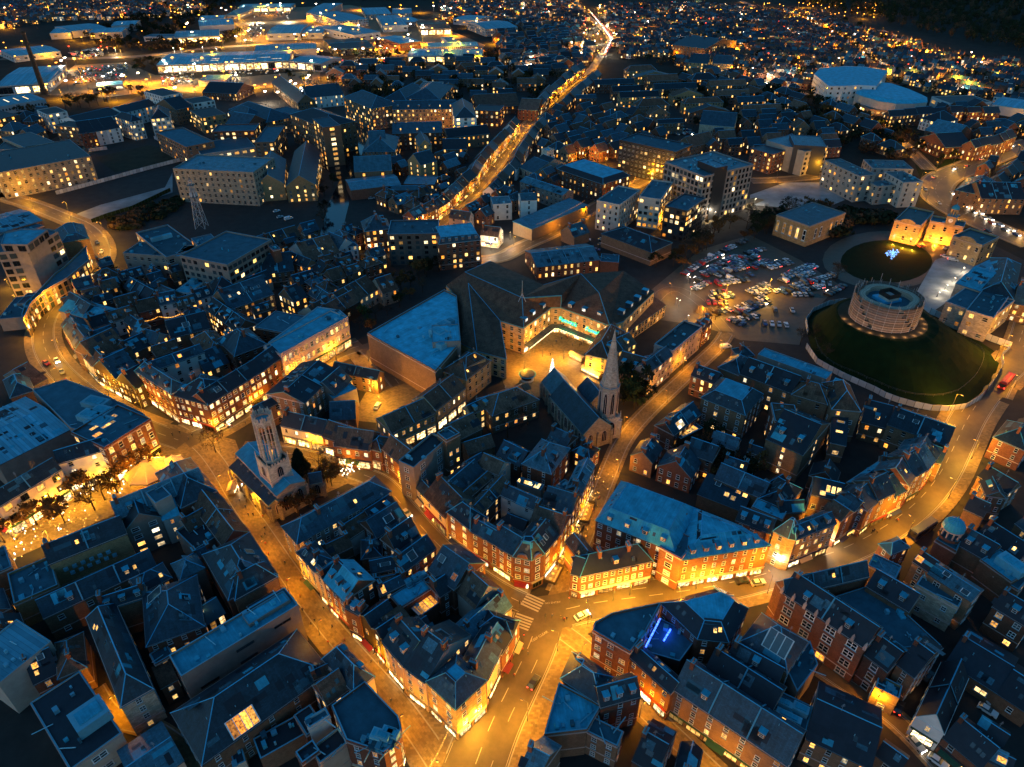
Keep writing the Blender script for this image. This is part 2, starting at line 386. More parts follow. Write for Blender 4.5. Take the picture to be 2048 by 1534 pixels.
 for i in range(n):
  a, b, c, e = out[i], out[(i + 1) % n], ins[(i + 1) % n], ins[i]
  rf.face([z(a, h), z(b, h), z(c, h + rise), z(e, h + rise)], rm); rf.face([z(a, h - .2), z(b, h - .2), z(b, h), z(a, h)], 'coping')
  rg.bar(z(a, h + .02), z(e, h + rise + .02), .12, 'ridge', 4); rg.bar(z(e, h + rise + .02), z(c, h + rise + .02), .12, 'ridge', 4)
  slopes.append(([pts[i], pts[(i + 1) % n], c, e], [h, h, h + rise, h + rise]))
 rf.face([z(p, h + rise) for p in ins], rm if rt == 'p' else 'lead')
 return slopes
def on_slope(sl_, s, t):
 pts, zz = sl_; zz = zz if isinstance(zz, (list, tuple)) else [zz] * 4
 p = [(*q, w) for q, w in zip(pts, zz)]
 return lerp(lerp(p[0], p[1], s), lerp(p[3], p[2], s), t)
def chimney(root, off, x, y, z0, z1, rz, m='brick_stack', n=3):
 b = MB(); w = .65 + .35 * n; b.box((0, 0, z0), (w, .85, z1 - z0), m); b.box((0, 0, z1), (w + .2, 1.05, .18), 'coping')
 for i in range(n): b.box(((i - (n - 1) / 2) * .38 * 1.4, 0, z1 + .18), (.26, .26, .5), 'pot')
 o = b.build('chimney', root); o.location = (x - off[0], y - off[1], 0); o.rotation_euler = (0, 0, rz)
def fittings(root, off, slopes, rt, rise, rm, rnd, h):
 """vents, aerials, repair patches, raised party walls and stains of small size on a pitched roof"""
 b = MB()
 for sl_ in slopes:
  pts, zz = sl_
  if not isinstance(zz, (list, tuple)) or len(pts) < 4: continue
  A, B_, D = [Vector((*pts[i], zz[i])) for i in (0, 1, 3)]; L = (B_ - A).length; T_ = (D - A).length
  if L < 2 or T_ < 2: continue
  n = (B_ - A).cross(D - A).normalized(); u = (B_ - A).normalized(); v = n.cross(u); area = L * T_
  def P(s, t, up=0): return Vector(on_slope(sl_, s, t)) + n * up - Vector(off)
  for q in range(min(14, int(area / 26) + rnd.choice((0, 1, 1)))):  # patches of newer or older slate
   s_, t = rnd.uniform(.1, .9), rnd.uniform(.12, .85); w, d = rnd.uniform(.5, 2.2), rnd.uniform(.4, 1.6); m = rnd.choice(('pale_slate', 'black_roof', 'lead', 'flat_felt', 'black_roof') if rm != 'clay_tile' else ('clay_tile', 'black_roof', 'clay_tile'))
   c = P(s_, t, .03); b.face([c - u * w - v * d, c + u * w - v * d, c + u * w + v * d, c - u * w + v * d], m)
  for q in range(min(8, int(area / 45) + rnd.choice((0, 0, 1)))):
   c = P(rnd.uniform(.1, .9), rnd.uniform(.3, .9)); b.bar(c, c + Vector((0, 0, rnd.uniform(.4, .9))), .09, 'unit_metal', 5)
  for q in range(rnd.choice((0, 1, 2, 3)) if area > 25 else 0):
   c = P(rnd.uniform(.15, .85), rnd.uniform(.3, .7), .1); w, d = .4, .55; F = [c - u * w - v * d, c + u * w - v * d, c + u * w + v * d, c - u * w + v * d]; b.face(F, 'lit_warm' if rnd.random() < .1 else 'glass_blue')
   for i in range(4): b.face([F[i] - n * .12, F[(i + 1) % 4] - n * .12, F[(i + 1) % 4], F[i]], 'coping')
  if rt in 'gx' and L > 9:  # raised party walls
   k = int(L / 7.5)
   for q in range(1, k):
    a, d = P(q / k, 0, .02), P(q / k, 1, .02); w = u * .17; up = n * .28
    b.face([a - w + up, a + w + up, d + w + up, d - w + up], 'coping'); b.face([a + w, d + w, d + w + up, a + w + up], rm); b.face([d - w, a - w, a - w + up, d - w + up], rm); b.face([a - w, a + w, a + w + up, a - w + up], 'coping')
  g0, g1 = P(0, 0), P(1, 0); b.bar(g0 - v * .3 - Vector((0, 0, .12)), g1 - v * .3 - Vector((0, 0, .12)), .09, 'dark_frame', 4)
 if rt in 'gxh' and rnd.random() < .6:
  c = Vector(on_slope(slopes[0], rnd.uniform(.2, .8), .97)) - Vector(off); b.bar(c, c + Vector((0, 0, 2.6)), .035, 'scaffold_tube', 3)
  for k in range(4): z = 1.7 + k * .25; b.bar(c + Vector((-.5 + k * .08, 0, z)), c + Vector((.5 - k * .08, 0, z)), .025, 'scaffold_tube', 3)
 if b.f: tag(b.build('roof_fittings', root), kind='stuff')
NB = [0]
ALLB = []
def plan_building(d):
 for wg in d[4]: wg.append(len(WINGS)); reg(wg[0], wg[1])
 ALLB.append(d)
def building(d):
 name, label, cat, group, wings = d; NB[0] += 1; rnd = random.Random(NB[0] * 77)
 x = sum(p[0] for w in wings for p in w[0]) / sum(len(w[0]) for w in wings); y = sum(p[1] for w in wings for p in w[0]) / sum(len(w[0]) for w in wings)
 off = (round(x, 2), round(y, 2), 0); root = tag(empty(name, off), label, cat, group); far = MB()
 for pts, h, rt, rise, wm, rm, o, k in wings:
  z0 = o.get('z0', 0); wl, rf, rg = MB(), MB(), MB(); n = len(pts)
  for i in range(n): wl.wallq(pts[i], pts[(i + 1) % n], z0, h, wm)
  if h - z0 > 7 and wm in ('red_brick', 'brown_brick', 'buff_brick', 'sandstone', 'limestone', 'pink_stone', 'white_render', 'cream_render') and depth(x, y, 0) < 420:  # cornice and string course
   P1 = inset(pts, -.16); P2 = inset(pts, -.08)
   for i in range(n):
    j = (i + 1) % n; cm = 'pink_stone' if wm != 'white_render' else 'white_render'
    wl.wallq(P1[i], P1[j], h - .42, h - .08, cm); wl.face([(*P1[i], h - .08), (*P1[j], h - .08), (*pts[j], h - .08), (*pts[i], h - .08)], cm)
    zs = z0 + (h - z0) / max(2, round((h - z0) / 3.1)); wl.wallq(P2[i], P2[j], zs - .12, zs + .14, cm); wl.face([(*P2[i], zs + .14), (*P2[j], zs + .14), (*pts[j], zs + .14), (*pts[i], zs + .14)], cm)
  slopes = add_roof(rf, rg, wl, pts, h, rt, rise, wm, rm)
  wl.build('wall', root, off); rf.build('roof', root, off)
  if rg.f: rg.build('parapet_coping' if rt in 'fF' else 'ridge_cap', root, off)
  edges = o.get('edges')
  for i in range(n):
   if edges is not None and i not in edges: continue
   if o.get('nowin'): continue
   facade(root, off, pts[i], pts[(i + 1) % n], h, o, rnd, far, k, z0, i == 0 or i in o.get('shops', ()))
  near = depth(x, y, h) < 460
  if near and rt in 'gxhtpm': fittings(root, off, slopes, rt, rise, rm, rnd, h)
  rz = math.atan2(pts[1][1] - pts[0][1], pts[1][0] - pts[0][0])
  if near and 'dm' not in o and rt in 'gh' and h > 6 and not o.get('sk') and math.dist(pts[0], pts[1]) > 8 and rise > 2 and rnd.random() < .45: o['dm'] = [(rnd.choice((1, 2, 2, 3)), .32, 'glass_blue')]
  nch = o.get('ch', None)
  if nch is None: nch = (rnd.choice((0, 1, 1, 2)) if rt in 'gxh' and near and rm in ('slate', 'clay_tile', 'pale_slate', 'black_roof') and h > 5 else 0)
  for q in range(nch):
   if rt in 'gxh':
    t = (.06, .94, .5)[q % 3] if rt != 'h' else (.3, .7, .5)[q % 3]; p = on_slope(slopes[0], t, .93)
    chimney(root, off, p[0], p[1], p[2] - 1.2, h + rise + rnd.uniform(.9, 1.7), rz + (math.pi / 2 if rt != 'x' else 0) , n=rnd.choice((2, 3, 4)))
  for (s, t, lit, sw, sh, si) in o.get('sk', ()):  # skylights: position on slope si, lit material
   sl_ = slopes[si % len(slopes)]; P4 = []; pts3, zz = sl_; zz = zz if isinstance(zz, (list, tuple)) else [zz] * 4
   Ls = math.dist(pts3[0], pts3[1]); Lt = math.dist((*pts3[0], zz[0]), (*pts3[3], zz[3])); ds, dt = sw / Ls / 2, sh / Lt / 2
   for a, b in ((-1, -1), (1, -1), (1, 1), (-1, 1)): P4.append(Vector(on_slope(sl_, s + a * ds, t + b * dt)) - Vector(off))
   nn = (P4[1] - P4[0]).cross(P4[3] - P4[0]).normalized(); b = MB(); up = nn * .28
   for i in range(4): b.face([P4[i] - nn * .1, P4[(i + 1) % 4] - nn * .1, P4[(i + 1) % 4] + up, P4[i] + up], 'coping')
   b.face([p + up for p in P4], 'window_frame'); c = sum(P4, Vector()) / 4; so_ = b.build('skylight', root)
   g = MB(); npn = max(1, int(sw / 1.6))
   for kk in range(npn):
    a0, a1 = kk / npn + .06 / npn, (kk + 1) / npn - .06 / npn; Q = [lerp(P4[0], P4[1], a0), lerp(P4[0], P4[1], a1), lerp(P4[3], P4[2], a1), lerp(P4[3], P4[2], a0)]
    Q = [Vector(v) + (c - Vector(v)) * .06 + up + nn * .02 for v in Q]; g.face(Q, lit)
   g.build('pane', so_)
  for (cnt, t, lit) in o.get('dm', ()):  # dormers along the front slope
   sl_ = slopes[0]
   for q in range(cnt):
    p = on_slope(sl_, (q + .5) / cnt, t); e = Vector((*sl_[0][1], 0)) - Vector((*sl_[0][0], 0)); rr = math.atan2(e.y, e.x)
    b = MB(); b.box((0, .8, -.6), (1.5, 2.2, 1.9), wm if wm != 'dark_cladding' else 'slate', 0, 'lead'); b.face([(-.85, -.35, 1.3), (.85, -.35, 1.3), (.85, 1.9, 1.36), (-.85, 1.9, 1.36)], 'lead'); b.face([(-.85, -.35, 1.2), (.85, -.35, 1.2), (.85, -.35, 1.3), (-.85, -.35, 1.3)], 'coping')
    dmo = b.build('dormer', root); dmo.location = (p[0] - off[0], p[1] - off[1], p[2]); dmo.rotation_euler = (0, 0, rr)
    wi = inst('window', window_mesh('sash'), dmo, (0, -.31, .5), 0, (1.05, 1, 1.25)); 
    pm = lit if rnd.random() < .5 else pick_lit(rnd, .1); pp = MB(); pp.face([(-.47, -.02, -.47), (.47, -.02, -.47), (.47, -.02, .47), (-.47, -.02, .47)], pm)
    wi.data = combined_window(pm)
  for (s, t, uw, ud, uh) in o.get('un', ()):  # rooftop units and boxes standing on a flat roof
   p = on_slope((pts[:4], h), s, t); b = MB(); b.box((0, 0, 0), (uw, ud, uh), 'unit_metal')
   if uw > 1.5: b.box((0, 0, uh), (uw * .7, ud * .6, .25), 'lead')
   un = b.build('rooftop_unit', root); un.location = (p[0] - off[0], p[1] - off[1], h + .01); un.rotation_euler = (0, 0, rz)
  if rt in 'fF' and near and not o.get('clut'): o['clut'] = 2 + int(math.dist(pts[0], pts[1]) * math.dist(pts[1], pts[2]) / 40)
  for i in o.get('ped', ()):  # curved gable or pediment over a wall
   p, q = Vector(pts[i]), Vector(pts[(i + 1) % n]); L = (q - p).length; u = (q - p) / L; nn = Vector((u.y, -u.x)); c = (p + q) / 2; b = MB(); R_ = L * .3; H_ = min(R_, 2.6)
   A = [c + u * R_ * math.cos(t * math.pi / 10) for t in range(11)]; Z_ = [h + .1 + H_ * math.sin(t * math.pi / 10) for t in range(11)]; f = lambda k, e: (A[k].x + nn.x * e - off[0], A[k].y + nn.y * e - off[1], Z_[k])
   b.face([f(k, .25) for k in range(11)][::-1], wm); b.face([f(k, -.25) for k in range(11)], wm)
   for k in range(10): b.face([f(k, .3), f(k + 1, .3), f(k + 1, -.3), f(k, -.3)], 'pink_stone')
   b.build('pediment', root)
  for q in range(o.get('fin', 0)):  # pinnacles along the front parapet
   p = lerp(pts[0], pts[1], q / (o['fin'] - 1)); b = MB(); b.box((0, 0, h - .5), (.7, .7, 1.6), 'pink_stone', rz); b.bar((0, 0, h + 1.1), (0, 0, h + 2.2), .4, 'pink_stone', 4, .05); o_ = b.build('pinnacle', root); o_.location = (p[0] - off[0], p[1] - off[1], 0)
  for q in range(o.get('wu', 0)):  # cooling units fixed to the front wall
   p = lerp(pts[0], pts[1], .15 + .055 * q); b = MB(); b.box((0, -.45, h * (.5 if q % 2 else .66)), (1.1, .7, .9), 'unit_metal'); o_ = b.build('cooling_unit', root); o_.location = (p[0] - off[0], p[1] - off[1], 0); o_.rotation_euler = (0, 0, rz)
  if o.get('clut'):  # small vents and ducts on flat roofs, too small to pick apart
   b = MB(); 
   for q in range(o['clut']):
    p = on_slope((pts[:4], h), rnd.uniform(.08, .92), rnd.uniform(.1, .9))
    if rnd.random() < .3: b.bar((p[0], p[1], h + .3), (p[0] + rnd.uniform(-4, 4), p[1] + rnd.uniform(-4, 4), h + .3), .14, 'unit_metal')
    else: s_ = rnd.uniform(.4, 1.4); b.box((p[0], p[1], h + .01), (s_, s_ * rnd.uniform(.7, 1.6), rnd.uniform(.4, 1.3)), rnd.choice(('unit_metal', 'lead', 'coping', 'flat_felt')), rz)
   tag(b.build('rooftop_clutter', root, off), kind='stuff')
 if far.f: tag(far.build('glazing', root, off), kind='stuff')
 return root
_cw = {}
def combined_window(pm):
 if pm in _cw: return _cw[pm]
 b = MB(); t = .07
 for x0, x1, z0, z1 in ((-.5, -.5 + t, -.5, .5), (.5 - t, .5, -.5, .5), (-.5 + t, .5 - t, .5 - t, .5), (-.5 + t, .5 - t, -.5, -.5 + t), (-.5 + t, .5 - t, -.03, .03)): b.box(((x0 + x1) / 2, -.05, z0), (x1 - x0, .1, z1 - z0), 'window_frame')
 b.face([(-.43, -.02, -.43), (.43, -.02, -.43), (.43, -.02, .43), (-.43, -.02, .43)], pm); _cw[pm] = b.mesh('window'); return _cw[pm]

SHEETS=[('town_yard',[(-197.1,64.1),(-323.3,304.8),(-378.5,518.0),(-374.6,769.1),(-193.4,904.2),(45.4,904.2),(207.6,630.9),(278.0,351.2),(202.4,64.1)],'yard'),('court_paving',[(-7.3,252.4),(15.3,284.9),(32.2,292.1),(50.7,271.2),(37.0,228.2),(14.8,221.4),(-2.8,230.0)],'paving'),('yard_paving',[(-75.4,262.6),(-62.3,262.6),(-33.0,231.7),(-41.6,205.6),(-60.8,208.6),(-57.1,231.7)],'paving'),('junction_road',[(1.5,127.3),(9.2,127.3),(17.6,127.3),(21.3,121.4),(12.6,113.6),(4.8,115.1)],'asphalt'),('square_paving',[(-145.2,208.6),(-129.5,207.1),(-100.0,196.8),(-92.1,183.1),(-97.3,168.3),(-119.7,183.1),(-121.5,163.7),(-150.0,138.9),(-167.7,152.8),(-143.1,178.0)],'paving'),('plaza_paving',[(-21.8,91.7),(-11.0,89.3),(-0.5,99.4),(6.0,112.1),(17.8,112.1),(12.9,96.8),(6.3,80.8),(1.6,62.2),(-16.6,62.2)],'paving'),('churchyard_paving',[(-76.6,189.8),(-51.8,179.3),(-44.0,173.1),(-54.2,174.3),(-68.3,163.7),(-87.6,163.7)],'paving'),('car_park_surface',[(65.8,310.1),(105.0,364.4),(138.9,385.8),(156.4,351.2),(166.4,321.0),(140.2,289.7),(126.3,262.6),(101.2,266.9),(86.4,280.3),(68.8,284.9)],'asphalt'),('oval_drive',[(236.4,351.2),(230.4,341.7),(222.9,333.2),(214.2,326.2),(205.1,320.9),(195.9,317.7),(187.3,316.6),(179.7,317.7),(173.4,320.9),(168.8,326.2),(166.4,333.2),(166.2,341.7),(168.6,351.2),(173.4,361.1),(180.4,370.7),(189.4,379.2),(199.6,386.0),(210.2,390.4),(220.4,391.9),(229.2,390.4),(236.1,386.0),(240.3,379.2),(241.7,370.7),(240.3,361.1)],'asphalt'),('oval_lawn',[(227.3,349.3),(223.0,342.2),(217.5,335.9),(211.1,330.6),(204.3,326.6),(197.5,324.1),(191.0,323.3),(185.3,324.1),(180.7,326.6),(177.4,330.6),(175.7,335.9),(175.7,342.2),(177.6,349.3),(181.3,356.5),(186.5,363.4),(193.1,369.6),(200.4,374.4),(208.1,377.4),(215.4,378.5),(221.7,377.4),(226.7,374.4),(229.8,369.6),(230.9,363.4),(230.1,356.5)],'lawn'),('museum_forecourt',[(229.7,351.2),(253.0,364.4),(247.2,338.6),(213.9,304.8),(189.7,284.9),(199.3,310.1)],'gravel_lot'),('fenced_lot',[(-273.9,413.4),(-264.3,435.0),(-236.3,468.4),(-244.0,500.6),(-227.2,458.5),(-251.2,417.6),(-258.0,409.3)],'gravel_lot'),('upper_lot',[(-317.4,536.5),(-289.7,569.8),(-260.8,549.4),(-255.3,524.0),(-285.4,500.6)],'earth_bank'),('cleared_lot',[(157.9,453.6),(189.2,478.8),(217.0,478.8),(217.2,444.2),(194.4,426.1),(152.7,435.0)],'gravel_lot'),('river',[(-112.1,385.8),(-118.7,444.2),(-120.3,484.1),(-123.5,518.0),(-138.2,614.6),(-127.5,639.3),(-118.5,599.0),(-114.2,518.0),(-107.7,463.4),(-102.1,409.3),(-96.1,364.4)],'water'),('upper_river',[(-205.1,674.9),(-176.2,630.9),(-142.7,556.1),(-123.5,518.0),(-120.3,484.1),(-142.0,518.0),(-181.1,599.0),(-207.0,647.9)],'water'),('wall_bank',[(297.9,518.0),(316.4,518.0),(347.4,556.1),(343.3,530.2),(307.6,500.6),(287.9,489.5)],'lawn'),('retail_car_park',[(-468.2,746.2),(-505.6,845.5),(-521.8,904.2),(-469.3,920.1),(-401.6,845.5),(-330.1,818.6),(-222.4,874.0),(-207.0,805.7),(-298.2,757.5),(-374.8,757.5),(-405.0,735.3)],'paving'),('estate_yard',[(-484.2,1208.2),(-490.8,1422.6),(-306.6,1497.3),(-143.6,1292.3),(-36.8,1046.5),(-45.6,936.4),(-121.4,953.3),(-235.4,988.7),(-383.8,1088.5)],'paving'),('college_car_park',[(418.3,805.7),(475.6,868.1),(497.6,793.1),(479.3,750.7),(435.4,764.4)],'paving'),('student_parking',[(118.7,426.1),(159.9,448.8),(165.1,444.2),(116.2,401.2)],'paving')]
STREETS=[('shopping_street',[(-125.2,203.2),(-112.2,195.4),(-100.3,181.9),(-88.0,164.8),(-78.0,152.8),(-66.3,138.0),(-52.2,121.1),(-38.8,107.0),(-28.5,96.8),(-20.2,86.9),(-13.7,77.9),(-3.5,65.9)],2.6,3.2,'paving',13,0.6),('ring_road',[(-349.3,458.5),(-310.3,436.8),(-275.0,412.5),(-253.5,397.3),(-232.1,371.4),(-219.8,344.8),(-219.4,323.9),(-220.5,302.2),(-216.3,282.6),(-205.9,262.6),(-190.8,244.6),(-170.1,226.5),(-148.7,210.2),(-128.6,200.2),(-117.5,195.4)],4.2,3.2,'asphalt',17,1.1),('market_street',[(-117.5,195.4),(-106.6,205.6),(-98.0,220.4),(-88.0,234.6),(-77.9,253.6),(-65.6,262.6)],4.0,3.4,'asphalt',14,1.0),('curved_street',[(-96.0,189.8),(-78.4,189.8),(-64.8,184.5),(-52.6,179.3),(-43.3,174.3),(-37.2,166.0),(-29.6,156.0),(-22.5,146.7),(-14.5,138.5),(-7.0,131.6),(1.5,125.9),(8.4,122.8)],3.4,2.6,'asphalt',13,0.9),('lantern_street',[(11.2,124.7),(14.9,133.4),(21.4,147.7),(28.8,168.3),(34.0,181.9),(39.9,196.8),(50.5,212.4),(65.4,231.0),(80.6,249.6),(91.2,262.6),(97.3,273.4)],2.3,1.4,'paving',17,0.55),('main_road',[(7.0,121.8),(13.2,122.8),(23.0,125.6),(38.6,127.8),(53.2,130.2),(68.3,133.8),(82.2,138.9),(98.2,144.3),(114.8,153.2),(131.2,164.8),(145.1,178.0),(158.5,194.0),(174.3,213.3),(198.4,237.1),(229.4,262.6)],5.6,3.4,'asphalt',18,2.0),('lower_road',[(7.7,122.3),(4.7,112.1),(-0.5,100.7),(-5.2,90.5),(-9.3,77.9),(-14.8,64.1)],7.0,3.0,'asphalt',15,1.8),('narrow_lane',[(12.8,116.7),(19.6,110.6),(24.1,104.2),(29.9,96.8),(37.0,88.7),(46.0,77.9)],2.2,1.6,'paving',14,0.8),('pink_lane',[(78.2,105.6),(83.6,100.1),(89.6,94.0),(93.1,88.7),(96.3,81.2)],2.2,1.2,'asphalt',22,0.5),('side_lane',[(83.3,125.6),(79.9,129.9),(78.1,135.2)],3,2,'asphalt',20,0.5),('lit_avenue',[(-62.6,364.4),(-51.4,391.9),(-39.4,409.3),(-26.3,455.6),(-15.7,496.1),(-1.6,560.1),(7.7,614.6),(21.8,662.1),(40.0,728.8),(68.7,816.0),(94.1,882.9)],3.4,2.2,'asphalt',16,1.1),('far_avenue',[(94.1,882.9),(117.1,988.7),(141.5,1079.8),(139.7,1208.2),(125.9,1354.6),(125.3,1579.7)],3.5,1.5,'asphalt',30,0.9),('river_street',[(-90.5,364.4),(-73.2,361.1),(-53.3,356.4),(-28.2,349.9),(-6.5,351.2),(5.9,370.0),(22.2,385.8),(43.8,417.6),(62.3,444.2),(93.0,484.1)],4.0,2.2,'asphalt',22,0.8),('bridge_road',[(165.9,481.9),(190.9,484.1),(229.0,496.1),(254.0,492.8)],4.5,2,'asphalt',24,0.8),('tower_road',[(296.4,371.4),(284.5,403.6),(279.0,426.1),(279.8,447.9),(286.9,467.4),(303.5,489.5),(329.9,508.6),(375.4,545.5),(422.9,576.9)],9.5,2.0,'asphalt',22,0.8),('hill_street',[(201.0,970.7),(232.8,888.9),(261.6,823.8),(294.1,757.5),(315.2,694.1),(317.4,622.6),(314.5,569.8),(303.3,506.3)],4,2,'asphalt',26,0.8),('far_hill_road',[(449.0,1562.5),(452.3,1408.5),(475.5,1292.3),(466.2,1097.3),(441.9,953.3),(426.3,874.0)],4,2,'asphalt',34,1.2),('orange_street',[(460.2,1046.5),(445.9,970.7),(423.9,888.9)],4,2,'asphalt',20,1.5),('retail_road',[(-634.8,943.1),(-560.4,943.1),(-501.6,949.9),(-457.6,963.7),(-404.1,1026.5),(-318.1,1054.6),(-265.1,1062.9),(-151.4,1038.4),(-40.4,963.7)],5,3,'asphalt',30,1.6),('service_road',[(-375.5,1067.1),(-413.9,1182.4),(-492.6,1422.6)],5,2,'asphalt',26,1.6),('quarry_lane',[(-187.3,262.6),(-176.7,278.0),(-161.3,284.9),(-147.2,290.7),(-140.8,299.6)],1.6,1.2,'paving',14,0.7),('back_lane',[(-148.6,294.6),(-138.1,284.9),(-122.9,266.9)],1.6,1,'paving',10,0.8),('service_yard_lane',[(-65.6,262.6),(-56.0,250.4),(-45.1,231.7)],3.5,2,'asphalt',22,0.4),('amber_alley',[(-102.8,99.4),(-94.9,91.7),(-85.3,90.3),(-74.9,84.6),(-66.8,77.9)],1.8,0.8,'paving',14,0.6),('bus_street',[(268.9,326.8),(222.8,262.6),(190.4,224.8)],4,2,'asphalt',24,0.6),('car_park_lane',[(97.3,273.4),(91.8,304.8),(80.2,321.0),(66.5,299.6)],3,0,'asphalt',26,0.5),('arena_road',[(327.2,724.6),(338.9,694.1),(354.3,665.7),(373.3,630.9),(403.6,622.6),(467.5,656.7)],4,2,'asphalt',28,0.8),('walmgate_lane',[(62.3,444.2),(73.3,417.6),(98.1,385.8),(114.9,409.3)],3,1.5,'asphalt',26,0.8),('forest_edge_street',[(559.9,1182.4),(552.6,1026.5),(567.5,920.1),(600.1,874.0)],4,2,'asphalt',26,1.2),('station_lane',[(-336.8,448.8),(-349.0,518.0),(-324.3,542.9),(-355.7,614.6)],3.5,2,'asphalt',26,0.8)]
CROSSINGS=[((4.6,123.4),(6.9,127.6),5,0.55,5.5),((1.9,117.1),(3.7,121.3),5,0.55,5.0)]
ROADTEXT=[('NO ENTRY',(11.29,125.4),0.11,0.9),('KEEP CLEAR',(7.28,114.6),0.6,1.0)]
EXTRA_LAMPS=[(7,2.6,0,'orange lamp on a post over the parked cars',[128,314,105,308,88,285]),(4,0.1,1,'small white lamp along the car park edge path',[90,323,91,317,80,298,88,310,81,283,79,300]),(5,1.3,0,'warm lamp standing in the shopping court',[28,270,13,253,32,238,22,251,5,243]),(5,0.4,0,'warm lamp in the walled service yard',[-42,210,-51,218,-54,225]),(9,12,0,'tall car park lamp in the retail park',[-468,816,-422,765,-413,803,-378,765,-360,777,-444,730,-385,719,-334,777,-309,765,-272,777,-244,790,-218,790,-200,830,-173,803,-387,803]),(9,16.0,1,'white floodlight mast in the retail park',[-393,975,-418,967,-376,975,-427,967,-600,1147,-629,1162,-593,1188,-439,1422,-475,1407,-417,1422,-337,1407,-412,1256,-363,1268]),(9,16.0,0,'bright yellow floodlight on the trading estate',[-147,1033,-122,1054,-180,1013,-183,1199,-161,1385,-273,1422,-249,1199,-108,1173,-86,1123,-101,939,-162,939,-68,1013]),(12,5,0,'tall slanting lamp over the far lit car park',[439,829,468,810,470,796,468,768,469,751]),(9,14,0,'golden lamp in the trading estate yards',[-331,1286,-248,1123,-312,1147,-350,1123,-344,1054,-291,1033,-213,1013,-205,1123,-151,994,-112,994,-52,956,-23,1054,-118,1286,-57,1199]),(6,1.0,1,'white lamp under the parking court canopy',[123,408,142,425,154,431]),(3,0.25,1,'bright white ground light on the museum forecourt',[209,308,217,316,225,324,236,336]),(5,0.2,0,'warm lamp under the lantern market trees',[-151,159,-143,161,-136,165,-130,171,-151,148,-140,148,-125,178,-121,184]),(5,0.7,0,'yellow lamp in the podium car park',[-253,318,-239,301,-244,323]),(6,1.3,0,'orange lamp in the lit courtyard of flats',[67,537,69,518,64,550,54,524,96,484,84,473,78,478]),(6,1.2,0,'yellow lamp before the apartment range',[-71,626,-44,610,-63,591,-51,597]),(5,0.8,1,'white lamp outside the half timbered pub',[-7,371,-12,364,-1,379]),(4,0.5,1,'white lamp on the pub front',[93,89,94,88]),(4,0.8,0,'warm flood lamp on the flatiron shop front',[-116,205,-107,212,-128,215]),(5,0.16,1,'uplight on the ornate floodlit corner',[80,140,86,142,91,144,77,138,94,146]),(5,0.25,0,'warm wall lamp over the red brick shopfronts',[28,126,33,128,52,130,57,131]),(5,0.4,0,'warm lamp at the corner bank door',[-10,89,-8,92,-14,91])]
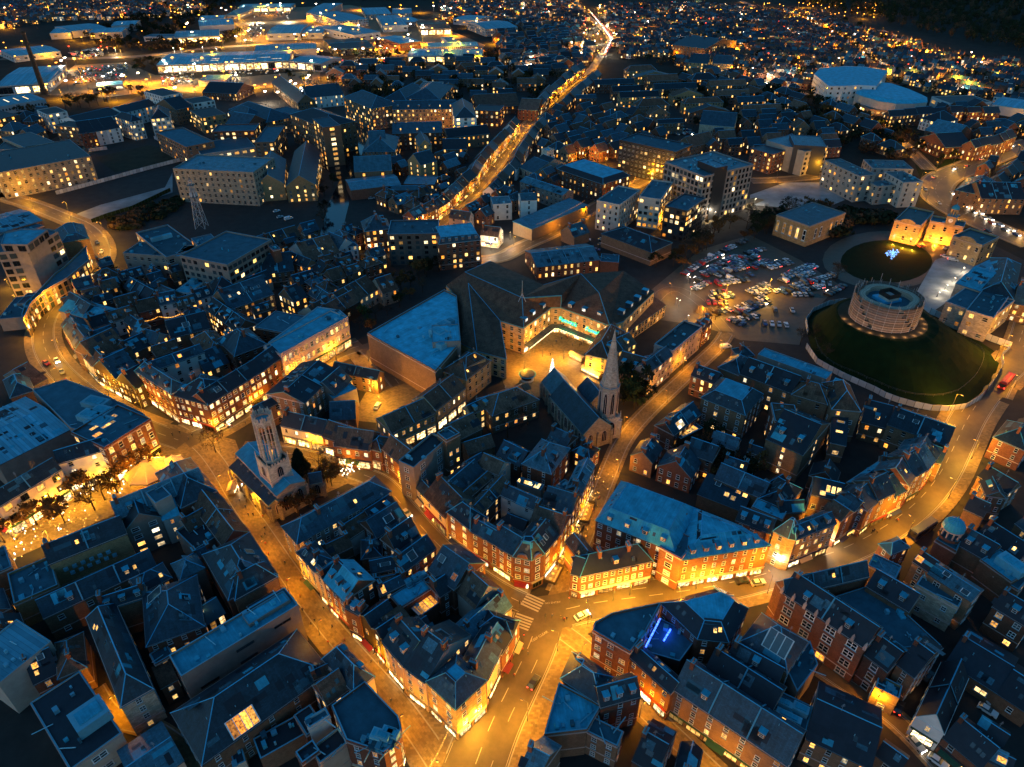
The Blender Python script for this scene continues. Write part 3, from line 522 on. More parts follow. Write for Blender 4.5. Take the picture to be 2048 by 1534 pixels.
INFILL=[('house packed into the old lanes','packed houses of the old lanes',[(-208,285),(-216,327),(-202,339),(-188,351),(-141,364),(-99,409),(-62,339),(-92,295),(-102,263),(-119,235),(-147,235),(-175,250)],[(-201,305),(-160,339)],9,8,1.2,1.5,(6,9),'rb,bb,rb','sl,tl,bk,sl,tl',0.12,0.3,'g,g,x,g,h'),('back house in the wedge block','back roofs of the wedge block',[(-62,149),(-53,159),(-44,176),(-25,149),(-9,132),(-0.5,120),(-10,97),(-22,106),(-43,128)],[(-62,149),(-15,97)],8,7,1,1,(5,8),'rb,bb,rb','sl,tl,sl,bk',0.12,0.15,'g,g,x,g,h'),('back house in the triangular block','back roofs of the triangular block',[(-27,168),(-2.5,191),(26,197),(28,181),(16,149),(8,149)],[(-27,168),(5.4,143)],8,7,1,1,(5,8),'rb,bb,rb','sl,tl,sl,bk',0.12,0.15,'g,g,x,g,h'),('house between castle lane and main road','back houses off the castle lane',[(44,206),(60,221),(86,197),(107,176),(122,171),(146,191),(121,161),(95,153),(74,164),(47,178),(36,183)],[(49,191),(93,164)],9,8,2,2,(5.5,8),'rb,bb,rb','sl,bk,sl',0.12,0.12,'g,g,x,g,h'),('house at the lower right edge','dark roofs by the right edge',[(128,153),(169,197),(194,209),(116,80),(105,80),(96,92),(114,111),(127,120)],[(124,145),(138,121)],11,10,2,2,(7,10),'rb,bb,rb','bk,sl,bk',0.12,0.18,'g,g,x,g,h'),('house by the bottom edge','dark roofs at the bottom edge',[(25,87),(37,94),(59,78),(24,78)],[(33,92),(48,80)],9,8,2,1,(6,8),'rb,bb,rb','bk,sl',0.12,0.2,'g,g,x,g,h'),('house in the lower left quarter','dark roofs of the lower left quarter',[(-145,130),(-132,143),(-99,170),(-80,149),(-57,117),(-78,111),(-107,111),(-125,97)],[(-136,141),(-103,171)],10,9,1,1,(6,10),'rb,bb,rb','sl,sl,bk',0.12,0.1,'g,g,x,g,h'),('house behind the pink stone parade','houses behind the market parade',[(-137,276),(-112,300),(-89,285),(-101,258),(-113,235),(-137,250)],[(-131,258),(-108,285)],9,8,1,1,(7,10),'rb,bb,rb','sl,tl,sl,bk',0.12,0.3,'g,g,x,g,h'),('workshop between river and lit avenue','workshop roofs near the lit avenue',[(-120,518),(-56,556),(-23,506),(-40,435),(-62,409),(-102,426)],[(-109,463),(-61,518)],12,9,4,4,(5,8),'rb,bb,rb','sl,ps,tl',0.12,0.25,'g,g,x,g,h'),('house near the timber market','houses beside the timber market',[(-46,435),(-22,484),(24,506),(46,463),(7.9,409),(-19,401)],[(-39,426),(13,495)],10,8,4,4,(6,9),'rb,bb,rb','sl,tl,sl,bk',0.12,0.2,'g,g,x,g,h'),('house off the lit avenue','houses off the lit avenue',[(14,570),(39,666),(99,666),(125,584),(80,518),(36,530)],[(22,570),(94,631)],11,9,5,5,(6,9),'rb,bb,rb','sl,tl,sl,bk',0.12,0.4,'g,g,x,g,h'),('long block right of the lit avenue','courtyard blocks right of the avenue',[(50,694),(85,819),(183,846),(224,725),(229,615),(158,570),(113,584),(70,657)],[(60,704),(185,725)],34,10,14,22,(8,11),'bb,rb,bf','tl,sl,bk',0.1,0.35,'g,g,x,g,h'),('house above the stepped office tower','houses above the office tower',[(149,599),(212,648),(257,599),(260,543),(202,530),(149,530)],[(150,570),(235,584)],12,9,5,7,(7,10),'rb,bb,rb','sl,tl,sl,bk',0.12,0.35,'g,g,x,g,h'),('house on the hillside','hillside houses below the glass office',[(178,819),(256,846),(303,725),(321,631),(336,556),(300,530),(260,584),(223,684),(169,746)],[(206,819),(272,666)],14,9,5,17,(6,8),'rb,bb,rb','bk,sl,tl',0.15,0.4,'g,g,x,g,h'),('house east of the oval arena','lit houses east of the arena',[(368,648),(415,694),(484,684),(423,584),(375,556),(358,584)],[(373,648),(458,657)],13,9,4,8,(6,9),'rb,bb,rb','bk,sl',0.1,0.5,'g,g,x,g,h'),('house beyond the queueing traffic','houses beyond the queueing traffic',[(297,454),(357,518),(406,556),(302,386),(298,409)],[(301,454),(390,543)],12,10,3,6,(7,10),'rb,bb,rb','bk,sl',0.12,0.2,'g,g,x,g,h'),('building at the left edge','buildings west of the ring road',[(-378,518),(-420,631),(-403,648),(-378,584),(-334,444)],[(-378,518),(-370,570)],16,10,6,6,(8,12),'rb,bb,rb','sl,bk',0.12,0.4,'g,g,x,g,h'),('house near the retail park','houses between retail park and mill',[(-222,874),(-76,936),(43,846),(18,725),(-29,666),(-83,746),(-173,746)],[(-205,846),(-36,846)],16,9,9,15,(6,9),'rb,bb,rb','sl,tl,sl',0.25,0.35,'g,g,x,g,h'),('house near the garden store','low houses beyond the avenue',[(-26,1182),(96,1182),(102,936),(54,846),(-14,904)],[(-16,1007),(79,1046)],12,9,4,10,(6,9),'rb,bb,rb','sl,tl,sl,bk',0.15,0.4,'g,g,x,g,h')]
KEEPOUT=[[(14.3,213.0),(24.9,190.2),(35.1,195.0),(24.6,217.8)],[(11.6,223.1),(15.2,213.6),(24.5,217.1),(20.8,226.6)],[(24.9,219.0),(28.8,208.9),(36.2,211.7),(32.3,221.9)],[(-92.9,174.0),(-75.0,156.4),(-70.8,160.6),(-88.7,178.3)],[(-91.4,177.7),(-72.2,157.6),(-65.3,164.2),(-84.5,184.3)],[(-69.8,168.5),(-66.1,165.9),(-64.8,167.9),(-68.4,170.4)],[(-64.9,166.9),(-61.2,167.9),(-62.1,171.7),(-65.9,170.8)],[(4.7,491.7),(14.6,478.5),(36.5,494.8),(26.6,508.0)],[(13.7,492.7),(21.2,483.1),(37.8,496.0),(30.3,505.6)],[(152.6,299.3),(142.7,292.5),(135.9,282.7),(132.1,268.8),(129.2,249.1),(135.0,238.1),(143.0,228.9),(149.6,220.8),(160.4,215.7),(173.7,217.4),(187.4,227.1),(199.8,240.0),(208.4,253.1),(207.0,264.4),(202.7,277.9),(197.4,290.8),(194.2,304.6),(176.5,308.2)],[(-112.1,385.8),(-118.7,444.2),(-120.3,484.1),(-123.5,518.0),(-138.2,614.6),(-127.5,639.3),(-118.5,599.0),(-114.2,518.0),(-107.7,463.4),(-102.1,409.3),(-96.1,364.4)],[(-205.1,674.9),(-176.2,630.9),(-142.7,556.1),(-123.5,518.0),(-120.3,484.1),(-142.0,518.0),(-181.1,599.0),(-207.0,647.9)],[(-14.3,241.8),(-2.2,235.8),(-5.2,261.5),(5.0,255.1),(17.3,273.1),(21.5,273.1),(41.2,257.1),(47.6,260.9),(65.1,287.9),(52.7,301.8),(31.4,290.3),(14.3,287.1),(-10.6,317.2),(-30.5,292.8),(-24.9,284.1),(-21.4,249.5)],[(-4.1,258.5),(24.6,284.9),(44.7,258.5),(39.8,235.3),(26.8,224.8),(11.0,224.8),(-0.8,231.7)],[(68.4,326.8),(136.9,378.5),(163.5,326.8),(138.5,284.9),(111.9,258.5),(85.4,275.7)],[(-176.1,166.0),(-109.1,196.8),(-97.3,178.0),(-116.6,163.7),(-158.8,138.9)],[(-61.8,235.3),(-37.0,231.7),(-41.6,205.6),(-60.8,208.6)],[(-17.3,202.6),(11.0,224.8),(15.8,202.6),(9.9,191.2),(-11.3,191.2)]]
FARZONES=[([(174,1482),(352,1482),(531,1355),(510,1134),(368,904),(272,904),(210,953),(133,936),(142,1182)],[(138,1088),(299,1055)],17,0.35,0.85),([(362,1182),(508,1292),(557,971),(611,904),(544,793),(484,874),(414,846),(357,874)],[(406,1088),(540,936)],20,0.5,0.85),([(-1003,1554),(-592,1554),(-543,1368),(-631,1292),(-740,1280),(-779,1182)],[(-883,1355),(-683,1408)],19,0.35,0.75),([(-141,1554),(123,1554),(137,1292),(92,1134),(-18,1182),(-119,1292)],[(-102,1292),(64,1317)],18,0.4,0.7),([(-15,936),(96,936),(71,846),(14,819)],[(-14,874),(76,910)],17,0.4,0.85),([(195,936),(290,971),(369,846),(303,725),(249,819),(195,874)],[(195,936),(332,806)],18,0.35,0.8),([(428,904),(560,819),(479,684),(430,725),(413,819)],[(414,846),(502,746)],20,0.5,0.8)]
FARLAMPS=[(130,1206,6,'lamp_white'),(103,1055,6,'lamp_sodium'),(108,964,6,'lamp_sodium'),(98,950,6,'lamp_sodium'),(158,1332,6,'lamp_red'),(143,1179,6,'lamp_white'),(133,1372,6,'lamp_sodium'),(138,1200,6,'lamp_sodium'),(167,1308,6,'lamp_white'),(134,1179,6,'lamp_sodium'),(119,959,6,'lamp_red'),(101,999,6,'lamp_white'),(170,1452,6,'lamp_red'),(111,1203,6,'lamp_red'),(120,1288,6,'lamp_sodium'),(174,1453,6,'lamp_white'),(166,1309,6,'lamp_sodium'),(160,1357,6,'lamp_sodium'),(122,1102,6,'lamp_white'),(124,1192,6,'lamp_sodium'),(158,1348,6,'lamp_sodium'),(103,1111,6,'lamp_white'),(126,1029,6,'lamp_sodium'),(99,1042,6,'lamp_white'),(108,1136,6,'lamp_sodium'),(133,1127,6,'lamp_sodium'),(171,1373,6,'lamp_sodium'),(125,1190,6,'lamp_sodium'),(114,1086,6,'lamp_sodium'),(135,1303,6,'lamp_red'),(101,997,6,'lamp_sodium'),(151,1378,6,'lamp_sodium'),(91,1010,6,'lamp_red'),(112,1040,6,'lamp_white'),(156,1405,6,'lamp_white'),(96,1019,6,'lamp_sodium'),(145,1108,6,'lamp_white'),(147,1331,6,'lamp_sodium'),(86,949,6,'lamp_white'),(131,1335,6,'lamp_sodium'),(163,1447,6,'lamp_sodium'),(107,1008,6,'lamp_sodium'),(110,939,6,'lamp_sodium'),(115,1148,6,'lamp_sodium'),(128,1390,6,'lamp_sodium'),(156,1406,6,'lamp_red'),(104,1107,6,'lamp_red'),(111,1001,6,'lamp_sodium'),(120,971,6,'lamp_red'),(99,955,6,'lamp_sodium'),(146,1329,6,'lamp_sodium'),(98,1007,6,'lamp_sodium'),(111,1152,6,'lamp_red'),(104,1114,6,'lamp_sodium'),(108,948,6,'lamp_sodium'),(120,1096,6,'lamp_red'),(126,1126,6,'lamp_sodium'),(131,1102,6,'lamp_sodium'),(116,1296,6,'lamp_white'),(99,1045,6,'lamp_red'),(89,968,6,'lamp_sodium'),(159,1433,6,'lamp_white'),(162,1291,6,'lamp_red'),(167,1428,6,'lamp_sodium'),(122,1054,6,'lamp_red'),(151,1394,6,'lamp_sodium'),(150,1324,6,'lamp_sodium'),(99,1078,6,'lamp_red'),(91,1012,6,'lamp_sodium'),(115,1236,6,'lamp_red'),(-211,771,11,'lamp_white'),(-192,731,11,'lamp_sodium'),(-224,757,11,'lamp_white'),(-282,847,11,'lamp_sodium'),(-504,876,11,'lamp_sodium'),(-200,709,11,'lamp_white'),(-508,883,11,'lamp_sodium'),(-373,764,11,'lamp_sodium'),(-463,742,11,'lamp_sodium'),(-510,834,11,'lamp_sodium'),(-212,784,11,'lamp_white'),(-498,835,11,'lamp_white'),(-334,841,11,'lamp_sodium'),(-317,859,11,'lamp_sodium'),(-236,709,11,'lamp_white'),(-205,724,11,'lamp_white'),(-229,867,11,'lamp_white'),(-369,803,11,'lamp_white'),(-359,816,11,'lamp_white'),(-399,870,11,'lamp_white'),(-348,768,11,'lamp_white'),(-387,848,11,'lamp_white'),(-515,868,11,'lamp_white'),(-355,847,11,'lamp_white'),(-323,858,11,'lamp_sodium'),(-396,797,11,'lamp_white'),(-425,780,11,'lamp_white'),(-452,758,11,'lamp_white'),(-329,726,11,'lamp_white'),(-254,736,11,'lamp_sodium'),(-396,887,11,'lamp_sodium'),(-520,885,11,'lamp_white'),(-514,855,11,'lamp_sodium'),(-289,786,11,'lamp_white'),(-309,807,11,'lamp_sodium'),(-353,814,11,'lamp_white'),(-398,718,11,'lamp_sodium'),(-245,740,11,'lamp_sodium'),(-361,886,11,'lamp_sodium'),(-407,783,11,'lamp_white'),(-216,744,11,'lamp_white'),(-406,784,11,'lamp_white'),(-310,838,11,'lamp_white'),(-431,756,11,'lamp_sodium'),(-306,716,11,'lamp_sodium'),(-320,781,11,'lamp_sodium'),(-371,817,11,'lamp_sodium'),(-243,842,11,'lamp_sodium'),(-244,775,11,'lamp_sodium'),(-223,706,11,'lamp_white'),(547,1456,7,'lamp_sodium'),(492,1368,7,'lamp_sodium'),(621,1349,7,'lamp_sodium'),(665,1450,7,'lamp_sodium'),(586,1308,7,'lamp_sodium'),(437,1354,7,'lamp_sodium'),(512,1326,7,'lamp_sodium'),(464,1457,7,'lamp_sodium'),(557,1424,7,'lamp_sodium'),(487,1440,7,'lamp_sodium'),(407,1380,7,'lamp_sodium'),(472,1271,7,'lamp_sodium'),(458,1437,7,'lamp_sodium'),(432,1327,7,'lamp_sodium'),(509,1293,7,'lamp_sodium'),(648,1435,7,'lamp_sodium'),(635,1382,7,'lamp_sodium'),(534,1429,7,'lamp_sodium'),(580,1448,7,'lamp_sodium'),(538,1413,7,'lamp_sodium'),(636,1392,7,'lamp_sodium'),(470,1456,7,'lamp_sodium'),(447,1292,7,'lamp_sodium'),(399,1368,7,'lamp_sodium'),(487,1419,7,'lamp_sodium'),(516,1276,7,'lamp_sodium'),(561,1397,7,'lamp_sodium'),(564,1463,7,'lamp_sodium'),(474,1459,7,'lamp_sodium'),(579,1319,7,'lamp_sodium'),(513,1320,7,'lamp_sodium'),(548,1319,7,'lamp_sodium'),(404,1346,7,'lamp_sodium'),(609,1389,7,'lamp_sodium'),(623,1392,7,'lamp_sodium'),(652,1462,7,'lamp_sodium'),(472,1369,7,'lamp_sodium'),(583,1354,7,'lamp_sodium'),(397,1287,7,'lamp_sodium'),(580,1419,7,'lamp_sodium'),(535,1455,7,'lamp_sodium'),(463,1273,7,'lamp_sodium'),(528,1302,7,'lamp_sodium'),(531,1466,7,'lamp_sodium'),(459,1275,7,'lamp_sodium'),(585,1268,7,'lamp_sodium'),(413,1404,7,'lamp_sodium'),(418,1345,7,'lamp_sodium'),(550,1385,7,'lamp_sodium'),(656,1427,7,'lamp_sodium'),(509,1328,7,'lamp_sodium'),(544,1285,7,'lamp_sodium'),(497,1330,7,'lamp_sodium'),(564,1332,7,'lamp_sodium'),(537,1307,7,'lamp_sodium'),(526,1333,7,'lamp_sodium'),(420,1380,7,'lamp_sodium'),(604,1453,7,'lamp_sodium'),(533,1354,7,'lamp_sodium'),(535,1321,7,'lamp_sodium'),(565,858,7,'lamp_sodium'),(491,1070,7,'lamp_sodium'),(558,921,7,'lamp_sodium'),(565,849,7,'lamp_sodium'),(561,905,7,'lamp_sodium'),(478,1041,7,'lamp_sodium'),(535,946,7,'lamp_sodium'),(528,931,7,'lamp_sodium'),(516,961,7,'lamp_sodium'),(491,999,7,'lamp_sodium'),(552,913,7,'lamp_sodium'),(523,934,7,'lamp_sodium'),(513,974,7,'lamp_sodium'),(555,850,7,'lamp_sodium'),(504,986,7,'lamp_sodium'),(535,911,7,'lamp_sodium'),(494,1049,7,'lamp_sodium'),(522,942,7,'lamp_sodium'),(538,976,7,'lamp_sodium'),(499,995,7,'lamp_sodium'),(561,868,7,'lamp_sodium'),(488,1028,7,'lamp_sodium'),(566,882,7,'lamp_sodium'),(535,958,7,'lamp_sodium'),(486,1037,7,'lamp_sodium'),(510,1043,7,'lamp_sodium'),(573,881,7,'lamp_sodium'),(547,882,7,'lamp_sodium'),(513,1006,7,'lamp_sodium'),(503,997,7,'lamp_sodium'),(564,846,7,'lamp_sodium'),(531,945,7,'lamp_sodium'),(520,956,7,'lamp_sodium'),(517,1008,7,'lamp_sodium'),(554,915,7,'lamp_sodium'),(566,844,7,'lamp_sodium'),(514,1040,7,'lamp_sodium'),(549,940,7,'lamp_sodium'),(530,941,7,'lamp_sodium'),(560,889,7,'lamp_sodium'),(-532,945,7,'lamp_sodium'),(-593,947,7,'lamp_sodium'),(-550,913,7,'lamp_sodium'),(-783,1236,7,'lamp_red'),(-621,1087,7,'lamp_sodium'),(-547,1026,7,'lamp_red'),(-483,1000,7,'lamp_sodium'),(-579,1097,7,'lamp_sodium'),(-625,950,7,'lamp_sodium'),(-583,1073,7,'lamp_sodium'),(-673,1019,7,'lamp_sodium'),(-609,1158,7,'lamp_sodium'),(-580,1074,7,'lamp_sodium'),(-518,981,7,'lamp_red'),(-638,1203,7,'lamp_sodium'),(-608,994,7,'lamp_sodium'),(-656,1031,7,'lamp_sodium'),(-553,924,7,'lamp_red'),(-613,1118,7,'lamp_sodium'),(-638,954,7,'lamp_red'),(-536,1033,7,'lamp_sodium'),(-534,1120,7,'lamp_sodium'),(-529,988,7,'lamp_red'),(-732,1199,7,'lamp_sodium'),(-506,975,7,'lamp_red'),(-539,935,7,'lamp_red'),(-516,965,7,'lamp_sodium'),(-571,933,7,'lamp_sodium'),(-592,1063,7,'lamp_sodium'),(-553,1037,7,'lamp_sodium'),(-732,1144,7,'lamp_sodium'),(-571,989,7,'lamp_red'),(-615,1121,7,'lamp_sodium'),(-600,920,7,'lamp_sodium'),(-576,1128,7,'lamp_sodium'),(-646,979,7,'lamp_sodium'),(-507,979,7,'lamp_sodium'),(-494,1019,7,'lamp_sodium'),(-788,1212,7,'lamp_sodium'),(-573,1094,7,'lamp_sodium'),(-360,917,12,'lamp_sodium'),(-144,1032,12,'lamp_sodium'),(-233,917,12,'lamp_sodium'),(-286,1120,12,'lamp_sodium'),(-303,1240,12,'lamp_sodium'),(-311,1279,12,'lamp_white'),(-494,1341,12,'lamp_white'),(-160,1204,12,'lamp_sodium'),(-550,1397,12,'lamp_sodium'),(-136,1371,12,'lamp_white'),(-282,1248,12,'lamp_sodium'),(-377,1162,12,'lamp_white'),(-370,1053,12,'lamp_sodium'),(-83,1194,12,'lamp_sodium'),(-561,1389,12,'lamp_sodium'),(-292,952,12,'lamp_sodium'),(-131,1141,12,'lamp_white'),(-185,1022,12,'lamp_sodium'),(-169,1009,12,'lamp_sodium'),(-121,935,12,'lamp_white'),(-568,1386,12,'lamp_white'),(-347,1402,12,'lamp_white'),(-481,1153,12,'lamp_white'),(-484,1165,12,'lamp_white'),(-183,941,12,'lamp_white'),(-412,1408,12,'lamp_white'),(-96,1162,12,'lamp_sodium'),(-150,1153,12,'lamp_white'),(-349,1092,12,'lamp_sodium'),(-172,932,12,'lamp_sodium'),(-282,1047,12,'lamp_white'),(-553,1291,12,'lamp_sodium'),(-41,916,12,'lamp_sodium'),(-296,1056,12,'lamp_white'),(-279,1043,12,'lamp_sodium'),(-54,1185,12,'lamp_white'),(-369,1086,12,'lamp_white'),(-104,1340,12,'lamp_white'),(-443,1074,12,'lamp_white'),(-236,934,12,'lamp_white'),(-370,1036,12,'lamp_white'),(-217,1096,12,'lamp_sodium'),(-165,1366,12,'lamp_sodium'),(-117,1202,12,'lamp_sodium'),(-69,993,12,'lamp_sodium'),(-192,937,12,'lamp_sodium'),(-348,1006,12,'lamp_white'),(-79,1304,12,'lamp_sodium'),(-226,951,12,'lamp_sodium'),(-84,927,12,'lamp_sodium'),(-364,1051,12,'lamp_sodium'),(-101,1270,12,'lamp_sodium'),(-416,1350,12,'lamp_sodium'),(-175,1241,12,'lamp_sodium'),(-89,987,12,'lamp_sodium'),(-430,1184,12,'lamp_sodium'),(-531,1221,12,'lamp_sodium'),(-88,1071,12,'lamp_sodium'),(-481,1217,12,'lamp_sodium'),(-315,1399,12,'lamp_white'),(-141,1052,12,'lamp_white'),(-120,1347,12,'lamp_white'),(-376,1111,12,'lamp_sodium'),(-429,1412,12,'lamp_sodium'),(-195,1384,12,'lamp_sodium'),(-141,1418,12,'lamp_sodium'),(-408,1024,12,'lamp_sodium'),(-400,1338,12,'lamp_sodium'),(-388,1034,12,'lamp_sodium'),(-283,1011,12,'lamp_sodium'),(-197,1012,12,'lamp_sodium'),(-53,920,12,'lamp_sodium'),(-596,1382,12,'lamp_sodium'),(-483,1359,12,'lamp_sodium'),(-543,1280,12,'lamp_sodium'),(-269,1150,12,'lamp_sodium'),(-445,1403,12,'lamp_sodium'),(-499,1252,12,'lamp_sodium'),(-180,1255,12,'lamp_sodium'),(-384,920,12,'lamp_sodium'),(-184,947,12,'lamp_sodium'),(-399,1015,12,'lamp_sodium'),(-393,1045,12,'lamp_sodium'),(-101,922,12,'lamp_sodium'),(-117,1367,12,'lamp_white'),(-44,946,12,'lamp_sodium'),(-216,936,12,'lamp_white'),(-173,1159,12,'lamp_sodium'),(-76,931,12,'lamp_sodium'),(-393,1345,12,'lamp_sodium'),(-373,1293,12,'lamp_sodium'),(-224,1138,12,'lamp_white'),(-301,1198,12,'lamp_sodium'),(-387,1019,12,'lamp_white'),(-309,1311,12,'lamp_sodium'),(-398,986,12,'lamp_sodium'),(-282,1067,12,'lamp_sodium'),(-114,1110,12,'lamp_sodium'),(-132,1000,12,'lamp_white'),(-373,1411,12,'lamp_sodium'),(-54,1213,12,'lamp_sodium'),(-210,1357,12,'lamp_sodium'),(-471,1120,12,'lamp_sodium'),(-185,1150,12,'lamp_sodium'),(-276,947,12,'lamp_sodium'),(-230,925,12,'lamp_sodium'),(-322,1015,12,'lamp_sodium'),(-129,997,12,'lamp_white'),(-126,957,12,'lamp_sodium'),(-175,1016,12,'lamp_white'),(-404,939,12,'lamp_sodium'),(-378,999,12,'lamp_sodium'),(-77,1016,12,'lamp_sodium'),(-466,1240,12,'lamp_sodium'),(-246,1112,12,'lamp_white'),(-477,1315,12,'lamp_white'),(-372,1082,12,'lamp_sodium'),(-225,1100,12,'lamp_sodium'),(-146,959,12,'lamp_sodium'),(-475,1204,12,'lamp_white')]
TREES=[('bare','by the bend of the ring road',1,[-208.3,322.2,9]),('autumn','against the lantern church wall',1,[-67.2,158.1,9]),('conifer','behind the lantern church',1,[-71.7,179.3,10]),('bare','in the middle of the square',1,[-104.5,189.8,9]),('bare','in the churchyard hung with lights',0,[-61.7,174.3,8,-60.4,178.0,8,-56.4,176.8,8,-65.7,180.6,8]),('dark','right of the spired church',1,[46.9,224.8,14]),('green','below the dark evergreen',1,[48.4,217.5,8]),('bare','in the dark churchyard',1,[-1.6,198.2,11]),('bare','near the spired church nave',1,[5.8,205.6,8]),('dark','at the corner of the dark churchyard',1,[-7.2,202.6,6]),('bare','in the guild hall garden',0,[-69.0,275.7,6.1,-63.2,284.9,8.7,-58.4,288.7,6.9,-44.5,312.8,7.1,-74.4,280.3,8.1]),('green','in the guild hall garden',0,[-66.8,282.6,8.5,-53.7,297.1,7.2]),('autumn','in the guild hall garden',0,[-49.8,304.8,6.0,-63.0,273.4,6.6]),('autumn','at the river bend by the small car park',1,[-133.9,442.3,12]),('autumn','along the lantern market street',0,[-143.2,168.3,9.5,-129.8,169.5,9.5,-147.2,159.2,9.5,-133.2,161.4,9.5,-152.2,152.8,9.5,-153.8,147.7,9.5,-155.3,163.7,9.5,-127.6,175.5,9.5,-146.2,164.8,9.5,-138.7,166.0,9.5,-132.2,166.0,9.5,-156.2,157.0,9.5,-148.0,154.9,9.5,-140.0,156.0,9.5,-141.8,175.5,9.5,-123.8,180.6,9.5]),('autumn','at the corner of the car park',0,[96.6,351.2,8,102.9,361.1,8,89.4,335.6,8,108.4,364.4,8]),('bare','along the car park near the mound',0,[87.4,284.9,7,91.0,280.3,7,94.4,284.9,7,133.6,258.5,7,133.3,266.9,7,132.8,250.4,7,126.3,262.6,7]),('bare','in the dark gardens off the castle lane',0,[65.5,189.8,8,62.3,183.1,8,58.2,184.5,8]),('dark','in the dark gardens off the castle lane',0,[71.5,196.8,8,71.8,183.1,8]),('bare','behind the long slate range',1,[96.4,184.5,8])]
TREEZONES=[([(-4.4,200),(10,221),(12,206),(1.1,190)],7,'bare,dark',(7,10),'in the dark churchyard'),([(44,241),(55,234),(53,216),(42,212)],6,'dark,green',(8,11),'beside the spire'),([(59,197),(77,191),(87,176),(67,176)],10,'bare,dark,autumn',(6,9),'in the gardens off the castle lane'),([(-154,556),(-146,631),(-120,518),(-115,426),(-130,463)],10,'bare,dark',(7,10),'on the mill bank'),([(-78,174),(-64,176),(-53,168),(-64,161)],5,'bare,autumn',(6,8),'in the lantern churchyard'),([(71,345),(128,401),(172,435),(210,418),(156,386),(111,364),(79,327)],46,'bare,bare,dark,autumn',(7,11),'between the car park and the river walk'),([(-62,321),(-51,339),(-34,351),(-38,336),(-55,310)],9,'bare,autumn,dark',(7,10),'behind the guild hall garden'),([(234,725),(310,694),(265,556),(234,631)],20,'bare,dark,autumn',(7,11),'around the gothic chapel'),([(295,599),(342,584),(337,543),(283,518)],14,'dark,bare,autumn',(7,10),'below the oval arena'),([(-261,846),(-177,819),(-149,725),(-225,769)],14,'bare,dark',(7,10),'behind the flour mill'),([(-67,806),(42,832),(29,758),(-47,735)],22,'bare,autumn,dark',(7,11),'left of the lit avenue'),([(-470,694),(-415,725),(-364,781),(-356,725),(-413,666),(-429,631)],26,'bare,dark,autumn',(7,11),'before the white flats'),([(-108,386),(-109,444),(-112,518),(-118,518),(-117,454),(-116,401)],12,'bare,dark',(6,9),'on the river bank'),([(-464,936),(-427,920),(-396,846),(-421,846)],10,'autumn,green',(7,9),'among the orange lit retail car park'),([(-248,989),(-200,1007),(-78,953),(-99,920),(-224,936)],14,'green,autumn,dark',(6,9),'before the blue roofed garden store'),([(141,648),(215,657),(224,599),(154,584)],10,'bare,dark',(7,9),'among the villas above the office tower'),([(305,518),(355,556),(427,599),(398,556),(324,518)],12,'dark,bare',(7,9),'by the town wall'),([(157,285),(171,327),(163,339),(152,295)],3,'bare',(6,8),'beside the oval drive')]
WOODS=[('garden_trees','dark garden trees among the far terraces',[(174,1482),(531,1355),(557,971),(576,846),(485,694),(350,769),(256,846),(133,936)],330,['leaf_dark','twigs','leaf_dark'],8),('garden_trees','dark trees among the hillside houses',[(172,846),(310,746),(342,570),(298,518),(203,615),(147,704)],150,['leaf_dark','twigs'],8),('garden_trees','dark trees among the houses near the retail park',[(-222,874),(86,1046),(47,725),(-29,657),(-173,746)],150,['leaf_dark','twigs','leaf_autumn'],8),('woodland','dark wooded hillside filling the top right corner',[(598,1751),(741,1751),(1288,1751),(787,1026),(662,989),(637,1046),(616,1158),(583,1355),(550,1513)],1300,['leaf_dark','leaf_dark','twigs'],13),('tree_belt','dark tree belt between the suburb and the retail park',[(-622,1172),(-660,1482),(-616,1624),(-528,1538),(-504,1263),(-484,1111),(-461,971),(-551,1026),(-640,1134)],230,['leaf_dark','twigs','leaf_dark'],9),('hedge_line','dark tree line behind the retail road',[(-493,1046),(-406,1158),(-381,1080),(-408,1038),(-464,978)],60,['leaf_dark','twigs'],7),('skyline_trees','dark trees along the far skyline',[(-1260,1794),(-610,1794),(-139,1794),(141,1794),(125,1580),(-142,1562),(-595,1562),(-1096,1546)],700,['leaf_dark','twigs'],10),('shrub_bank','dark shrubs on the bank of the fenced lot',[(-245,405),(-223,449),(-207,444),(-212,409),(-232,392)],40,['leaf_dark','twigs'],2.5),('wall_shrubs','dark shrubs under the road bend',[(146,409),(218,422),(234,409),(194,378),(156,386)],60,['twigs','leaf_dark'],6)]
